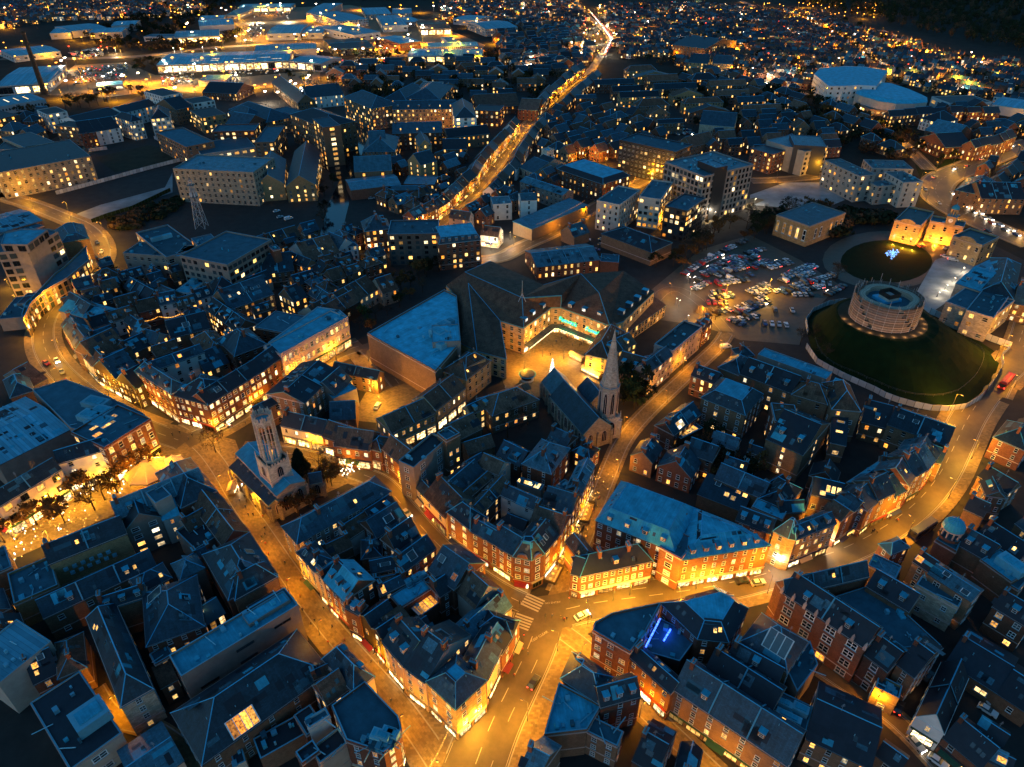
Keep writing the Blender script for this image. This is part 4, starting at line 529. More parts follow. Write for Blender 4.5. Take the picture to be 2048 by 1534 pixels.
CARS=[(65.6,132.5,-2.95,'black','driving on the main road past the bright shopfronts',None,0,1,0),(70.0,132.0,0.19,'silver','behind the black car on the main road',None,0,1,0),(-51.7,216.8,1.4,'white','parked in the walled service yard',None,0,0,0),(-195.5,247.1,-0.63,'red','turning out of the ring road',None,0,1,0),(93.0,94.5,0.88,'black','parked in the shadowed lane beside the stone porch',None,0,1,0),(103.9,102.7,0.62,'black','parked in the dark yard behind the institute',None,0,0,0),(111.0,105.5,-0.25,'red','parked in the dark yard behind the institute',None,0,0,0),(114.4,97.7,-0.89,'white','parked nearest the mews windows',None,0,0,1),(113.9,93.8,-0.82,'white','parked lower in the mews yard',None,0,0,0),(92.9,85.7,-1.16,'silver','on the pink lit lane',None,1,0,0),(95.9,81.7,-0.83,'white','at the foot of the pink lit lane',None,0,0,0),(92.9,260.1,0.33,'white','by the crossing at the car park entrance',None,0,0,1),(238.6,350.0,-0.34,'silver','outside the unlit courthouse wing',None,0,1,1),(236.4,354.5,-1.08,'white','beside the silver van at the courthouse',None,0,1,0),(230.7,368.3,0.25,'red','parked before the floodlit courthouse',None,0,1,0),(243.0,365.9,-2.5,'silver','parked in the floodlit courthouse yard',None,0,0,0),(-136.6,409.9,0.76,'white','parked by the river bend,lower',None,0,0,1),(-142.6,412.8,0.76,'silver','parked by the river bend,left',None,0,0,0),(-147.5,422.9,0.76,'white','parked by the river bend,upper',None,0,0,0),(43.1,378.0,-0.16,'white','nearest the slate shed among four',None,0,0,0),(51.5,378.0,-0.16,'silver','behind the slate shed among four',None,0,0,0),(47.1,363.6,-0.16,'blue','lowest in the slate shed yard among four',None,0,0,0),(50.7,370.7,-0.16,'grey','middle of the slate shed yard among four',None,0,0,0),(38.6,409.9,0.8,'white','parked beside the timber market,lower',None,0,0,0),(42.7,414.7,0.8,'silver','parked beside the timber market,upper',None,0,0,0),(-94.8,450.7,0.33,'white','left in the river side yard',None,0,0,1),(-89.8,450.7,0.33,'white','right in the river side yard',None,0,0,1),(-91.8,445.9,0.33,'silver','lowest in the river side yard',None,0,0,0),(19.0,120.8,0.51,'white','swinging round the junction with headlights on',None,1,0,0),(5.4,101.1,1.02,'black','heading down the lower road from the junction',None,0,1,0),(-33.4,159.5,-0.87,'silver','rolling along the curved street',None,1,0,0),(-106.4,203.6,0.84,'white','crossing the square with headlights on',None,1,0,0),(-192.2,249.1,-0.87,'white','coming down the ring road past the red car',None,1,0,0),(-185.6,240.6,-0.85,'grey','behind the white car at the ring road end',None,0,1,0)]
CARROWS=[(((105.4,340.4),(118.8,352.2)),'in the tight upper left bays',2.75,0.03,0.1,0,1,0.12),(((115.2,348.9),(124.7,356.7)),'in the tight uppermost bays',2.75,0.03,0.1,0,1,0.12),(((108.1,324.2),(112.4,327.1)),'just left of the white cabin',2.75,0.03,0.1,0,1,0.12),(((130.6,344.6),(139.9,351.1)),'in the fourth upper bay',2.75,0.03,0.1,0,1,0.12),(((136.6,340.4),(149.6,346.8)),'in the fifth upper bay',2.75,0.03,0.1,0,1,0.12),(((144.3,325.2),(156.2,334.2)),'in the inner right bays',2.75,0.03,0.1,0,1,0.12),(((135.8,323.2),(140.5,327.1)),'by the lamp post bay',2.75,0.03,0.1,0,1,0.12),(((134.8,311.8),(145.5,318.4)),'in the right middle bays',2.75,0.03,0.1,0,1,0.12),(((144.6,314.6),(155.8,318.4)),'in the right lower bays',2.75,0.03,0.1,0,1,0.12),(((105.5,294.2),(113.5,299.3)),'in the inner red lit bays',2.75,0.03,0.1,0,1,0.12),(((96.6,290.8),(103.1,294.2)),'at the left end of the red lit row',2.75,0.03,0.1,0,1,0.12),(((105.0,308.2),(111.0,311.8)),'in the left lower bays',2.75,0.03,0.1,0,1,0.12),(((128.8,317.4),(131.9,313.7)),'right of the orange lamp',2.75,0.03,0.1,0,1,0.12),(((122.8,317.4),(128.2,321.3)),'left of the orange lamp',2.75,0.03,0.1,0,1,0.12),(((95.7,327.1),(106.9,337.3)),'left of the second row of the castle car park',2.75,0.03,0.1,0,1,0.12),(((100.7,345.7),(111.3,355.6)),'in the uppermost left bays',2.75,0.03,0.1,0,1,0.12),(((116.6,343.6),(127.5,353.4)),'between the second and third rows',2.75,0.03,0.1,0,1,0.12),(((116.8,337.3),(128.8,344.6)),'beside the orange van space in the third row',2.75,0.03,0.1,0,1,0.12),(((137.1,347.9),(141.2,343.6)),'at the right end of the upper rows',2.75,0.03,0.1,0,1,0.12),(((142.0,329.1),(149.4,335.2)),'at the head of the right hand rows',2.75,0.03,0.1,0,1,0.12),(((154.9,323.2),(161.2,321.3)),'beyond the towards keep row',2.75,0.03,0.1,0,1,0.12),(((118.0,312.8),(128.8,320.3)),'above the middle island',2.75,0.03,0.1,0,1,0.12),(((131.1,313.7),(135.9,315.6)),'right of the middle island',2.75,0.03,0.1,0,1,0.12),(((100.0,311.8),(108.7,312.8)),'in the left middle bays',2.75,0.03,0.1,0,1,0.12),(((98.1,322.2),(101.8,325.2)),'near the path lamps upper left',2.75,0.03,0.1,0,1,0.12),(((110.0,286.7),(114.7,289.2)),'at the right end of the lowest row',2.75,0.03,0.1,0,1,0.12),(((95.6,341.4),(114.2,357.8)),'in the top corner row of the castle car park',2.75,0.03,0.1,0,1,0.12),(((115.2,360.1),(133.5,376.7)),'in the upper left rows of the castle car park',2.75,0.03,0.1,0,1,0.12),(((99.9,334.2),(124.5,348.9)),'in the second row of the castle car park',2.75,0.03,0.1,0,1,0.12),(((106.8,331.1),(133.3,355.6)),'in the third row of the castle car park',2.75,0.03,0.1,0,1,0.12),(((126.9,357.8),(140.2,364.7)),'in the short upper row of the castle car park',2.75,0.03,0.1,0,1,0.12),(((111.9,325.2),(123.9,332.1)),'beside the white cabin in the castle car park',2.75,0.03,0.1,0,1,0.12),(((125.9,339.3),(151.0,351.1)),'in the upper middle row of the castle car park',2.75,0.03,0.1,0,1,0.12),(((104.4,321.3),(120.5,326.1)),'below the white cabin in the castle car park',2.75,0.03,0.1,0,1,0.12),(((139.0,325.2),(160.9,342.5)),'in the right hand rows of the castle car park',2.75,0.03,0.1,0,1,0.12),(((141.8,331.1),(158.6,343.6)),'near the museum side of the castle car park',2.75,0.03,0.1,0,1,0.12),(((141.2,318.4),(165.8,331.1)),'in the row towards the keep',2.75,0.03,0.1,0,1,0.12),(((115.8,304.6),(129.1,315.6)),'around the middle island of the castle car park',2.75,0.03,0.1,0,1,0.12),(((112.6,299.3),(123.4,306.4)),'below the middle island of the castle car park',2.75,0.03,0.1,0,1,0.12),(((97.8,306.4),(107.5,308.2)),'on the left middle of the castle car park',2.75,0.03,0.1,0,1,0.12),(((94.9,301.1),(103.5,300.7)),'left of the orange lamp glow',2.75,0.03,0.1,0,1,0.12),(((103.4,289.2),(113.7,295.9)),'in the red lit lower row',2.75,0.03,0.1,0,1,0.12),(((103.0,284.3),(113.4,287.5)),'in the lowest row of the castle car park',2.75,0.03,0.1,0,1,0.12),(((113.3,295.9),(124.0,302.8)),'in the lower middle row of the castle car park',2.75,0.03,0.1,0,1,0.12),(((116.3,281.1),(125.6,279.5)),'on the dark lower apron of the car park',2.75,0.03,0.1,0,1,0.12),(((139.2,310.0),(147.6,309.6)),'beside the shrub island of the car park',2.75,0.03,0.1,0,1,0.12),(((156.1,310.0),(167.0,319.3)),'by the white site cabins',2.75,0.03,0.1,0,1,0.12),(((91.4,315.6),(99.6,323.2)),'by the path lamps at the car park edge',2.75,0.03,0.1,0,1,0.12),(((89.9,333.1),(98.8,343.6)),'in the far left bay of the car park',2.75,0.03,0.1,0,1,0.12),(((101.6,285.1),(105.8,280.3)),'at the bottom left end of the car park',2.75,0.03,0.1,0,1,0.12),(((132.9,293.3),(125.1,294.2)),'alone near the mound fence',7,0,0,0,1,0.12),(((293.7,459.0),(289.2,434.9),(288.7,414.2),(290.1,396.3),(295.1,380.9)),'queueing with headlights on in the inner lane of the bend',8,1,0,0,0,0.1),(((293.7,459.0),(289.2,434.9),(288.7,414.2),(290.1,396.3),(295.1,380.9)),'queueing with headlights on in the outer lane of the bend',8.4,1,0,3.2,0,0.1),(((279.8,467.5),(274.5,447.5),(274.7,425.8),(278.0,400.3),(283.5,374.7)),'driving away with red lights on the bend',20,0,1,0,0,0.1),(((293.2,485.3),(331.4,512.2),(378.4,550.5)),'on the lit approach beyond the bend',16,0,1,0,0,0.1),(((408.2,569.1),(361.9,532.9),(317.8,500.4)),'coming down the lit approach',15,1,0,-3,0,0.1),(((136.6,1419.1),(139.2,1209.9),(139.1,1094.6),(115.3,972.9)),'in the bright far avenue traffic',9,1,0,2,0,0.1),(((112.9,960.9),(141.9,1087.1),(141.1,1228.2),(133.6,1419.1)),'leaving along the far avenue',10,0,1,-3,0,0.1),(((292.6,985.2),(289.6,844.4),(290.6,766.4)),'with red lights on the hillside road',24,0,1,0,0,0.1),(((-244.8,385.5),(-228.3,363.6),(-225.9,356.7)),'on the ring road bend',14,0,1,0,0,0.4)]
CARZONES=[([(-511,884),(-463,915),(-425,826),(-447,817),(-465,791)],150,0.12),([(-572,985),(-552,1030),(-514,961),(-530,938)],60,0.12),([(-395,840),(-360,864),(-338,791),(-371,791)],40,0.12),([(-371,889),(-263,899),(-249,859),(-316,844)],70,0.12),([(-431,1266),(-400,1266),(-359,1125),(-379,1110)],50,0.12),([(-476,1419),(-405,1431),(-381,1350),(-442,1339)],60,0.12),([(441,844),(471,854),(491,791),(483,766),(431,791)],60,0.12),([(-264,1192),(-256,1210),(-225,1110),(-236,1095)],25,0.12),([(-179,1037),(-158,1037),(-149,985),(-171,985)],40,0.12),([(-216,938),(-136,949),(-130,905),(-203,894)],60,0.3),([(138,615),(151,620),(153,594),(134,594)],30,0.12),([(127,638),(150,626),(145,604),(126,615)],24,0.12)]
SIGNALS=[(9.0,118.9,2.2,'traffic signal on the island with a lamp at the junction'),(1.93,123.2,0.5,'traffic signal beside the upper crossing stripes'),(15.91,124.6,3.6,'traffic signal before the white shopfront'),(21.2,118.5,1.2,'traffic signal on the curved corner kerb'),(3.0,113.0,5.2,'traffic signal beside the lower crossing stripes')]
CAFES=[(23.7,160.1,1.25,9,3.4,'upper fenced cafe terrace on the lantern street'),(15.11,141.7,1.05,7,3.4,'fenced cafe terrace beside the brick corner shop'),(11.98,135.4,1.15,7,3.6,'lowest fenced cafe terrace on the lantern street'),(18.76,150.1,1.11,10,3,'long lantern hung cafe terrace half way up the lantern street')]
PT={'spire_tower':(34.0,200.2),'spire_h':44.7,'spire_rz':-1.25,'spire_nave':[[[(14.3,213.0),(24.9,190.2),(35.1,195.0),(24.6,217.8)],8,'g',5.5,'limestone','slate'],[[(11.6,223.1),(15.2,213.6),(24.5,217.1),(20.8,226.6)],8,'g',5,'limestone','pale_slate'],[[(24.9,219.0),(28.8,208.9),(36.2,211.7),(32.3,221.9)],7.5,'g',4,'limestone','slate']],'lantern_tower':(-74.4,166.0),'lantern_z':(17.86,33.1,0),'lantern_rz':-0.78,'lantern_nave':[[[(-92.9,174.0),(-75.0,156.4),(-70.8,160.6),(-88.7,178.3)],7,'s',2.6,'limestone','slate'],[[(-91.4,177.7),(-72.2,157.6),(-65.3,164.2),(-84.5,184.3)],10,'g',1.8,'limestone','lead'],[[(-64.9,166.9),(-61.2,167.9),(-62.1,171.7),(-65.9,170.8)],6.5,'g',2.4,'limestone','slate']],'parish_tower':(25.1,500.4),'parish_h':16.02,'parish_nave':[[[(4.7,491.7),(14.6,478.5),(36.5,494.8),(26.6,508.0)],7,'g',4.5,'limestone','slate'],[[(13.7,492.7),(21.2,483.1),(37.8,496.0),(30.3,505.6)],8.5,'g',5,'limestone','slate']],'parish_rz':-0.93,'keep':(156.7,260.2),'keep_z':15.0,'mound_ring':[(152.6,299.3),(142.7,292.5),(135.9,282.7),(132.1,268.8),(129.2,249.1),(135.0,238.1),(143.0,228.9),(149.6,220.8),(160.4,215.7),(173.7,217.4),(187.4,227.1),(199.8,240.0),(208.4,253.1),(207.0,264.4),(202.7,277.9),(197.4,290.8),(194.2,304.6),(176.5,308.2)],'court_rz':-0.7,'turret':(245.0,373.2),'court_lights':[(215.5,371.1,1.3),(219.1,366.3,1.3),(222.9,363.4,1.0),(232.9,372.2,1.0),(240.1,372.2,1.3),(243.5,367.5,1.0)],'mast':(-166.6,357.6,16,27.9),'stack':(-476.2,755.2,56.9),'centre_facets':[[(-19.64,284.8,19.0),(-24.9,284.1,12.5),(-21.4,249.5,9.0),(-14.28,241.8,10.0)],[(-21.5,292.1,21.0),(-30.5,292.8,14.0),(-24.9,284.1,12.5),(-19.64,284.8,19.0)],[(-21.5,292.1,21.0),(-10.55,317.2,15.0),(-30.5,292.8,14.0)],[(-19.64,284.8,19.0),(-14.28,241.8,10.0),(-2.24,235.8,10.0),(-5.16,261.5,13.0)],[(-21.5,292.1,21.0),(-19.64,284.8,19.0),(-5.16,261.5,13.0),(4.96,255.1,13.0),(4.32,266.9,21.0)],[(4.32,266.9,21.0),(4.96,255.1,13.0),(17.25,273.1,13.0),(21.7,274.8,18.0)],[(21.7,274.8,18.0),(17.25,273.1,13.0),(21.5,273.1,13.0)],[(21.7,274.8,18.0),(21.5,273.1,13.0),(41.2,257.1,13.0),(37.6,271.7,21.0),(31.4,290.3,21.0)],[(37.6,271.7,21.0),(41.2,257.1,13.0),(47.6,260.9,13.0),(65.1,287.9,13.0),(52.7,301.8,17.0)],[(31.4,290.3,21.0),(37.6,271.7,21.0),(52.7,301.8,17.0)],[(-21.5,292.1,21.0),(4.32,266.9,21.0),(14.28,287.1,17.0),(-10.55,317.2,15.0)],[(4.32,266.9,21.0),(21.7,274.8,18.0),(31.4,290.3,21.0),(14.28,287.1,17.0)]],'centre_ridges':[[(-21.5,292.1,21.0),(4.32,266.9,21.0)],[(-19.64,284.8,19.0),(-14.28,241.8,10.0)],[(4.32,266.9,21.0),(4.96,255.1,13.0)],[(-5.16,261.5,13.0),(-2.24,235.8,10.0)],[(21.7,274.8,18.0),(21.5,273.1,13.0)],[(31.4,290.3,21.0),(37.6,271.7,21.0)],[(37.6,271.7,21.0),(41.2,257.1,13.0)],[(-21.5,292.1,21.0),(-10.55,317.2,15.0)],[(4.32,266.9,21.0),(21.7,274.8,18.0)],[(14.28,287.1,17.0),(31.4,290.3,21.0)],[(-19.64,284.8,19.0),(-5.16,261.5,13.0)]],'centre_wall':[(-14.28,241.8,9.4),(-2.24,235.8,9.4),(-5.16,261.5,12.4),(4.96,255.1,12.4),(17.25,273.1,12.4),(21.5,273.1,12.4),(41.2,257.1,12.4),(47.6,260.9,12.4),(65.1,287.9,12.4),(52.7,301.8,16.4),(31.4,290.3,20.4),(14.28,287.1,16.4),(-10.55,317.2,14.4),(-30.5,292.8,13.4),(-24.9,284.1,11.9),(-21.4,249.5,8.4)],'centre_front':[(0,3,None,0.1),(1,3,None,0.15),(2,4,None,0.25),(3,4,'lit_shop_bright',0.6),(4,4,'lit_shop',0.5),(5,4,'lit_shop_bright',0.45),(6,3,None,0.5),(7,3,'lit_cool',0.4)],'canopy':[((4.96,255.1),(17.25,273.1)),((17.25,273.1),(21.5,273.1)),((21.5,273.1),(41.2,257.1))],'signs':[((21.5,273.1),(41.2,257.1),0.16,7.4),((21.5,273.1),(41.2,257.1),0.72,7.4)],'flagpole':(4.32,266.9,21.0),'centre_dormers':[(26.1,272.0,14.6,-0.68),(31.8,268.1,14.6,-0.68),(38.0,264.0,14.6,-0.68),(8.36,264.3,15.0,0.97),(12.97,270.5,15.0,0.97),(5.0,259.2,14.5,0.97),(46.9,265.1,15.0,1.0),(51.2,271.6,15.0,1.0),(55.7,277.7,15.0,1.0),(60.2,284.3,15.0,1.0)],'kiosk':(6.2,235.6),'dome':(125.4,140.7),'blue_tree':(203.2,347.3),'xmas_tree':(16.47,239.7)}
HOARD=[([(172.7,300.2),(166.4,301.9),(160.2,301.9),(152.7,299.7),(142.6,292.8),(135.5,282.7),(132.7,271.8)],2.4,'pale hoarding fence curving round the car park side of the mound'),([(127.9,260.1),(128.0,247.7),(131.0,242.5),(134.9,236.8),(139.1,231.9),(143.3,227.1),(145.9,223.0),(149.7,219.6),(154.4,216.8),(159.9,214.6),(166.1,214.1),(173.5,215.7),(181.5,220.8),(188.4,227.1),(196.6,235.6),(204.4,244.5)],2.6,'white hoarding fence with printed panels below the mound','hoarding',1,{33:'car_red',34:'timber_dark',38:'lawn',40:'timber_dark',46:'dark_cladding',49:'pale_concrete',51:'lawn',53:'car_red',54:'timber_dark',56:'car_red'}),([(204.4,244.5),(208.5,252.4),(216.7,259.8)],2.4,'short return of hoarding beside the main road'),([(197.0,290.8),(202.4,281.9),(207.3,273.3),(211.5,265.8),(216.7,259.8)],3.0,'pale sheeted hoarding fence right of the keep'),([(-302.5,454.0),(-292.3,467.5),(-276.7,489.0),(-261.5,510.2),(-248.6,526.5)],2.6,'long white hoarding between the two fenced lots'),([(-329.0,550.5),(-317.7,557.3)],2.6,'short white hoarding below the white flats'),([(-292.9,586.2),(-280.1,573.9),(-259.3,550.5),(-255.6,539.4)],2.6,'pale hoarding at the road corner of the upper lot'),([(-254.2,404.4),(-249.5,414.2),(-239.6,427.3),(-229.2,460.7)],2.4,'green hoarding along the lower edge of the fenced lot','leaf_green')]
TENTS=[(-122.2,177.0,7.5,7,'canvas market tent with eight strings of lights on the lantern street'),(-115.7,181.1,4,5,'smaller canvas market tent at the square end')]
STALLS=[(32.6,238.7,-0.78,9,'glaring white fairground stall beside the spire',1),(27.5,250.4,-0.78,6.5,'wooden stall with a lit front on the shopping court',0),(-91.7,169.8,1.66,4,'white hot food stall outside the lantern church',1)]
BUSES=[(198.3,231.9,0.75,'bus_red','red single deck bus below the right end of the mound',1),(126.0,151.6,0.55,'bus_dark','dark roofed bus standing at the main road kerb',0)]
NEON=[((32.3,104.0),(37.7,112.9),9.8,'long blue neon tube along the roof terrace wall'),((37.4,106.4),(39.8,109.8),9.8,'short blue neon tube in the middle of the roof terrace')]
FESTOONS=[((-13.52,86.1),(-18.05,76.7),9,7,'string of white bulbs crossing the fork of the two streets'),((-168.1,273.8),(-159.7,277.7),6,6,'first string of gold bulbs along the old lane'),((-159.7,277.7),(-150.6,280.1),6,6,'second string of gold bulbs along the old lane'),((-150.6,280.1),(-142.3,285.0),6,6,'third string of gold bulbs along the old lane'),((13.1,380.2),(46.0,421.8),8.4,8.4,'festoon bulbs along the roof of the timber market')]
HANGING=[(-140.2,165.9,8,3,'white drop lights in the trees beside the cream store','fairy_white'),(-127.4,165.9,12,3.5,'white drop lights in the tree next to the market tent','fairy_white'),(-137.9,153.6,9,4,'white drop lights in the middle lantern trees','fairy_white'),(-145.5,143.5,24,4,'white drop lights at the left end of the lantern street','fairy_white'),(-133.4,149.3,36,4,'gold bulbs wound through the lantern tree crowns','fairy'),(-141.6,145.8,36,5,'gold bulbs in the left lantern trees','fairy'),(-131.2,159.3,36,5,'gold bulbs in the trees by the slate roof','fairy'),(-54.2,175.1,26,1.6,'white drop lights in the churchyard trees','fairy_white'),(26.8,171.5,26,2.0,'gold lanterns over the top of the lantern street','fairy'),(24.8,164.6,26,2.0,'gold lanterns over the upper cafe tables','fairy'),(21.8,156.7,26,2.0,'gold lanterns over the middle of the lantern street','fairy'),(18.33,147.0,26,2.0,'gold lanterns over the lower cafe terrace','fairy')]
WALKS=[([(-91,170),(-78,153),(-66,138),(-52,121)],26,'down the pedestrian street below the lantern church',3),([(-52,121),(-39,107),(-27,96)],12,'past the pink rendered shop',3),([(5.5,250),(17,263),(28,267),(34,254)],16,'across the shopping court',6),([(-125,200),(-109,197),(-98,209)],10,'over the square by the flatiron shops',3),([(-191,245),(-170,226),(-149,210)],8,'beside the curved medieval street',2),([(15,133),(21,148),(29,168)],12,'along the lantern street',1.6),([(-143,168),(-153,159)],10,'under the lantern market trees',3),([(4.7,112),(-0.5,102)],4,'by the lower road kerb',6),([(12,120),(17,121)],4,'waiting at the junction',2),([(109,149),(120,157)],5,'by the dome topped market',2)]
GC={'gb': 'glass_blue', 'gd': 'glass_dark', 'lw': 'lit_warm', 'lp': 'lit_pale', 'la': 'lit_amber', 'ls': 'lit_shop', 'lb': 'lit_shop_bright', 'lc': 'lit_cool'}
MW={'rb': 'red_brick', 'bb': 'brown_brick', 'bf': 'buff_brick', 'wr': 'white_render', 'cr': 'cream_render', 'pk': 'pink_stone', 'ls': 'limestone', 'ss': 'sandstone', 'gc': 'concrete', 'pc': 'pale_concrete', 'dk': 'dark_cladding', 'tm': 'timber_dark', 'mt': 'metal_wall', 'nt': 'netting', 'tf': 'timber_fence'}
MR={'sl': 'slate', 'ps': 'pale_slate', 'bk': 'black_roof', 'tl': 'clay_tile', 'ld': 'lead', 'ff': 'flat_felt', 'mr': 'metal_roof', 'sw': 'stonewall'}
BUILDINGS=[]
def w(p,h,rt,rise,m,r,**o):
 p=[float(v) for v in p.split()]
 if len(p)==5:  # front edge and depth of a rectangle
  x,y,X,Y,d=p; L=math.hypot(X-x,Y-y); nx,ny=-(Y-y)/L*d,(X-x)/L*d; P=[(x,y),(X,Y),(X+nx,Y+ny),(x+nx,y+ny)]
 else: P=list(zip(p[::2],p[1::2]))
 for k in ('sk','dm'):
  if k in o: o[k]=[tuple(GC.get(v,v) for v in s) for s in o[k]]
 if 'shop' in o: o['shop']=GC[o['shop']]
 return [P,h,rt,rise,MW[m],MR[r],o]
def b(label,*ws,name='building',cat='building',group=None): BUILDINGS.append([name,label,cat,group,list(ws)])
b('long hipped slate building between the churchyard and the curved street',w('-60.3 136.3 -37 157.6 8.9',12,'h',3.6,'gc','sl',lit=0.1,ch=1))
b('brown tiled back house with a bare white rear wall in the wedge block',w('-47.4 141.3 -41 148 7',8,'g',2.9,'wr','tl',nowin=1),w('-52.1 134.6 -45.8 139.3 5.9',7.5,'g',2.5,'bb','tl',nowin=1))
b('slate corner house with two skylights at the top of the pedestrian street',w('-60 134.2 -53.2 127.2 5.7',11,'h',2.3,'cr','sl',shop='ls',sk=[(0.3,0.4,'gb',1.2,1.6,0),(0.75,0.4,'lp',1,1.4,0)]))
b('narrow gabled slate house second along the pedestrian street',w('-52.9 126.5 -50.2 123.9 6.7',11.5,'x',1.6,'cr','sl',shop='lb',ch=1))
b('tall four storey brick shop with a teal lead roof on the pedestrian street',w('-49.7 122.7 -42.8 115.9 9.5',13,'g',4,'rb','ld',shop='lb',st=4,ch=1,lit=0.35))
b('slate house with a valley roof in the middle of the wedge block',w('-38.3 127.7 -31.8 129.5 5.2',9.5,'g',2.2,'bb','sl',lit=0.1,sk=[(0.6,0.5,'gb',3,1,0)]),w('-36.8 123.8 -30.2 125.6 3.1',9,'g',1.3,'bb','tl',nowin=1))
b('small hipped slate outbuilding beside the white rear wall',w('-42.3 134.2 -36.7 135.2 7.2',8,'h',2.3,'bb','sl',lit=0.1))
b('black roofed house behind the curved street, nearest the long hipped roof',w('-41 147.1 -34.9 153.6 7.1',9,'g',2.9,'rb','bk'),w('-38.3 152.8 -35.3 155.9 6',8,'g',2.5,'rb','sl'))
b('slate house with a pale roof light facing the curved street',w('-38.8 140.7 -31.2 148.3 9',9.5,'g',3.8,'rb','sl',sk=[(0.55,0.5,'gb',3,2.2,0)]))
b('big dark slate house with a grey hip facing the curved street',w('-32.2 134.4 -26.3 140.7 7.4',10.5,'g',5,'rb','bk'))
b('slate house with a lit stairway wall over the dark yard',w('-28.9 127.8 -21.4 135.9 7.1',10.5,'g',3.0,'bb','sl',lit=0.75,sk=[(0.35,0.5,'gb',2.6,2.6,0)],ch=1))
b('slate house with a glowing roof light above the curved street',w('-22.7 127.5 -15.3 121.1 12.1',11,'g',5.0,'rb','sl',sk=[(0.83,0.35,'la',1.8,1.8,0),(0.2,0.6,'gb',2.2,2,0)]))
b('broad brown tiled gable with a pale rear wall by the junction',w('-14.5 121.7 -9.5 116.4 9.1',9.5,'g',5,'pc','tl',nowin=1,ch=1))
b('long blue slate hall with a cream gable end and lit doorway',w('-14.8 112.2 -9.5 107.5 14.3',8,'x',3.2,'cr','ps',lit=0.8,sp=4))
b('dark curved shop terrace with white framed windows facing the junction',w('-2.5 102.5 0 107.3 8',10,'g',3.4,'rb','bk',shop='ls',lit=0.5),w('0 107.4 1.9 112.3 8.5',10,'h',2.1,'rb','bk',shop='ls',lit=0.5))
b('slate terrace of pale brick beside the corner bank',w('-5.9 95.3 -2.5 103.5 7.5',10.5,'g',3.1,'pk','sl',shop='ls',lit=0.4,ch=1))
b('tall corner bank building with a flat topped hipped roof at the street fork',w('-12.5 86.8 -6 93.7 9.7',13,'t',3.2,'ss','sl',st=4,shop='lb',shops=(3,),lit=0.35,ww=1.3,sp=3.2))
b('pink rendered three storey shop with twin brick chimneys on the pedestrian street',w('-25.5 97.8 -19.9 93.5 16',12.5,'g',5,'pk','sl',shop='lb',st=4,ch=2,lit=0.35))
b('pale rendered house with a brick stack next to the timber framed gables',w('-31.5 104.7 -25.8 98.3 10.6',12,'g',4.4,'pk','sl',shop='lb',ch=1,lit=0.45))
b('timber framed house with an oversailing gable, upper of the pair',w('-38.7 113.1 -35.1 109.4 7.1',11,'x',2.2,'tm','sl',shop='lb',lit=0.8,ch=0))
b('timber framed house with a dark gable, lower of the pair',w('-35 109.3 -31.8 105.7 5.9',11,'x',2.0,'tm','bk',shop='lb',lit=0.8,ch=0))
b('low lead roofed bay house with a blue dormer on the pedestrian street',w('-42.4 114.6 -38.6 112.4 3.4',12,'g',1.4,'rb','sl',shop='lb',dm=[(1,0.3,'gb')]))
b('brick walled light well with a glowing glass roof in the wedge block',w('-23.7 116 -19.2 120.3 3.9',6.5,'F',0.0,'rb','ff',nowin=1,sk=[(0.5,0.5,'la',7,3.6,0)]))
b('flat lead roofed brick range beside the glowing glass roof',w('-28.9 116.8 -21.5 123.1 5',9,'F',0,'rb','ld',nowin=1),w('-34.1 120.1 -28 124.2 4',10,'g',1.7,'bb','sl',sk=[(0.1,0.5,'la',1.4,2.2,0)]))
b('red brick gabled house at the end of the lit light well',w('-18.9 119.5 -15.8 122.2 6.5',10,'g',2.7,'rb','sl',lit=0.15))
b('dark slate gable with a wall lamp over the yard',w('-23.7 107 -19.9 110.2 5.5',9.5,'g',2.3,'bb','bk',lit=0.2,sp=4),w('-30.3 109.1 -26.2 112.9 3.6',11,'s',0.7,'bb','tl',nowin=1))
b('row of plant units on a dark back roof in the wedge block',w('-27.6 122.8 -22.4 127 2.8',9,'F',0.0,'gc','ff',nowin=1,un=[(0.15,0.5,2,1.6,1.6),(0.4,0.5,2,1.6,1.6),(0.62,0.5,2,1.6,1.6),(0.85,0.5,1.2,1.2,1)]))
b('low flat roofed rear office behind the corner bank',w('-13.6 104.1 -10.5 100.7 3',8.5,'F',0.0,'rb','ff',lit=0.1))
b('red brick corner shop with curved gables and a bright glazed ground floor',w('0.4 131.1 5.3 129.8 8.8 132 6.9 136.4 1.8 136.5',12.5,'p',4.5,'rb','sl',shop='lb',shopall=1,ssp=3.4,st=4,sp=1.9,ww=1.5,lit=0.12,edges=(0,1,2,3),ped=(0,1)),w('-6.1 137.2 0.3 132.1 8.5',11.5,'g',3.6,'rb','sl',shop='ls',st=4,sp=2.2,lit=0.15,ch=1),w('8.8 132.8 13.4 140 9',11.5,'g',3.8,'rb','bk',shop='lb',st=4,lit=0.7,ww=1.6,sk=[(0.25,0.4,'gb',1.2,1.6,0),(0.5,0.45,'gb',1.2,1.6,0)],ch=0))
b('flat teal leaded roof block behind the red brick corner shop',w('6.9 136.5 11.2 144.7 3',12.4,'F',0.0,'rb','ld',nowin=1,ch=0))
b('slate roofed brick shop with a leaning chimney on the curved street',w('-12 141.6 -6.1 137.2 5.6',11.5,'g',2.4,'rb','sl',shop='lb',st=4,lit=0.5,ch=1))
b('black mansard shop with four lit top floor windows on the curved street',w('-19.2 148.6 -12 141.5 6.7',12,'h',4,'rb','bk',shop='lb',st=4,lit=0.8,sp=3.1,ww=1.5,ch=0))
b('cream rendered house with a long brown tiled roof on the curved street',w('-27.4 159.4 -19.8 149.4 12.1',8.5,'g',5,'cr','tl',st=2,lit=0.05,sp=4,ch=1,shop='lw'))
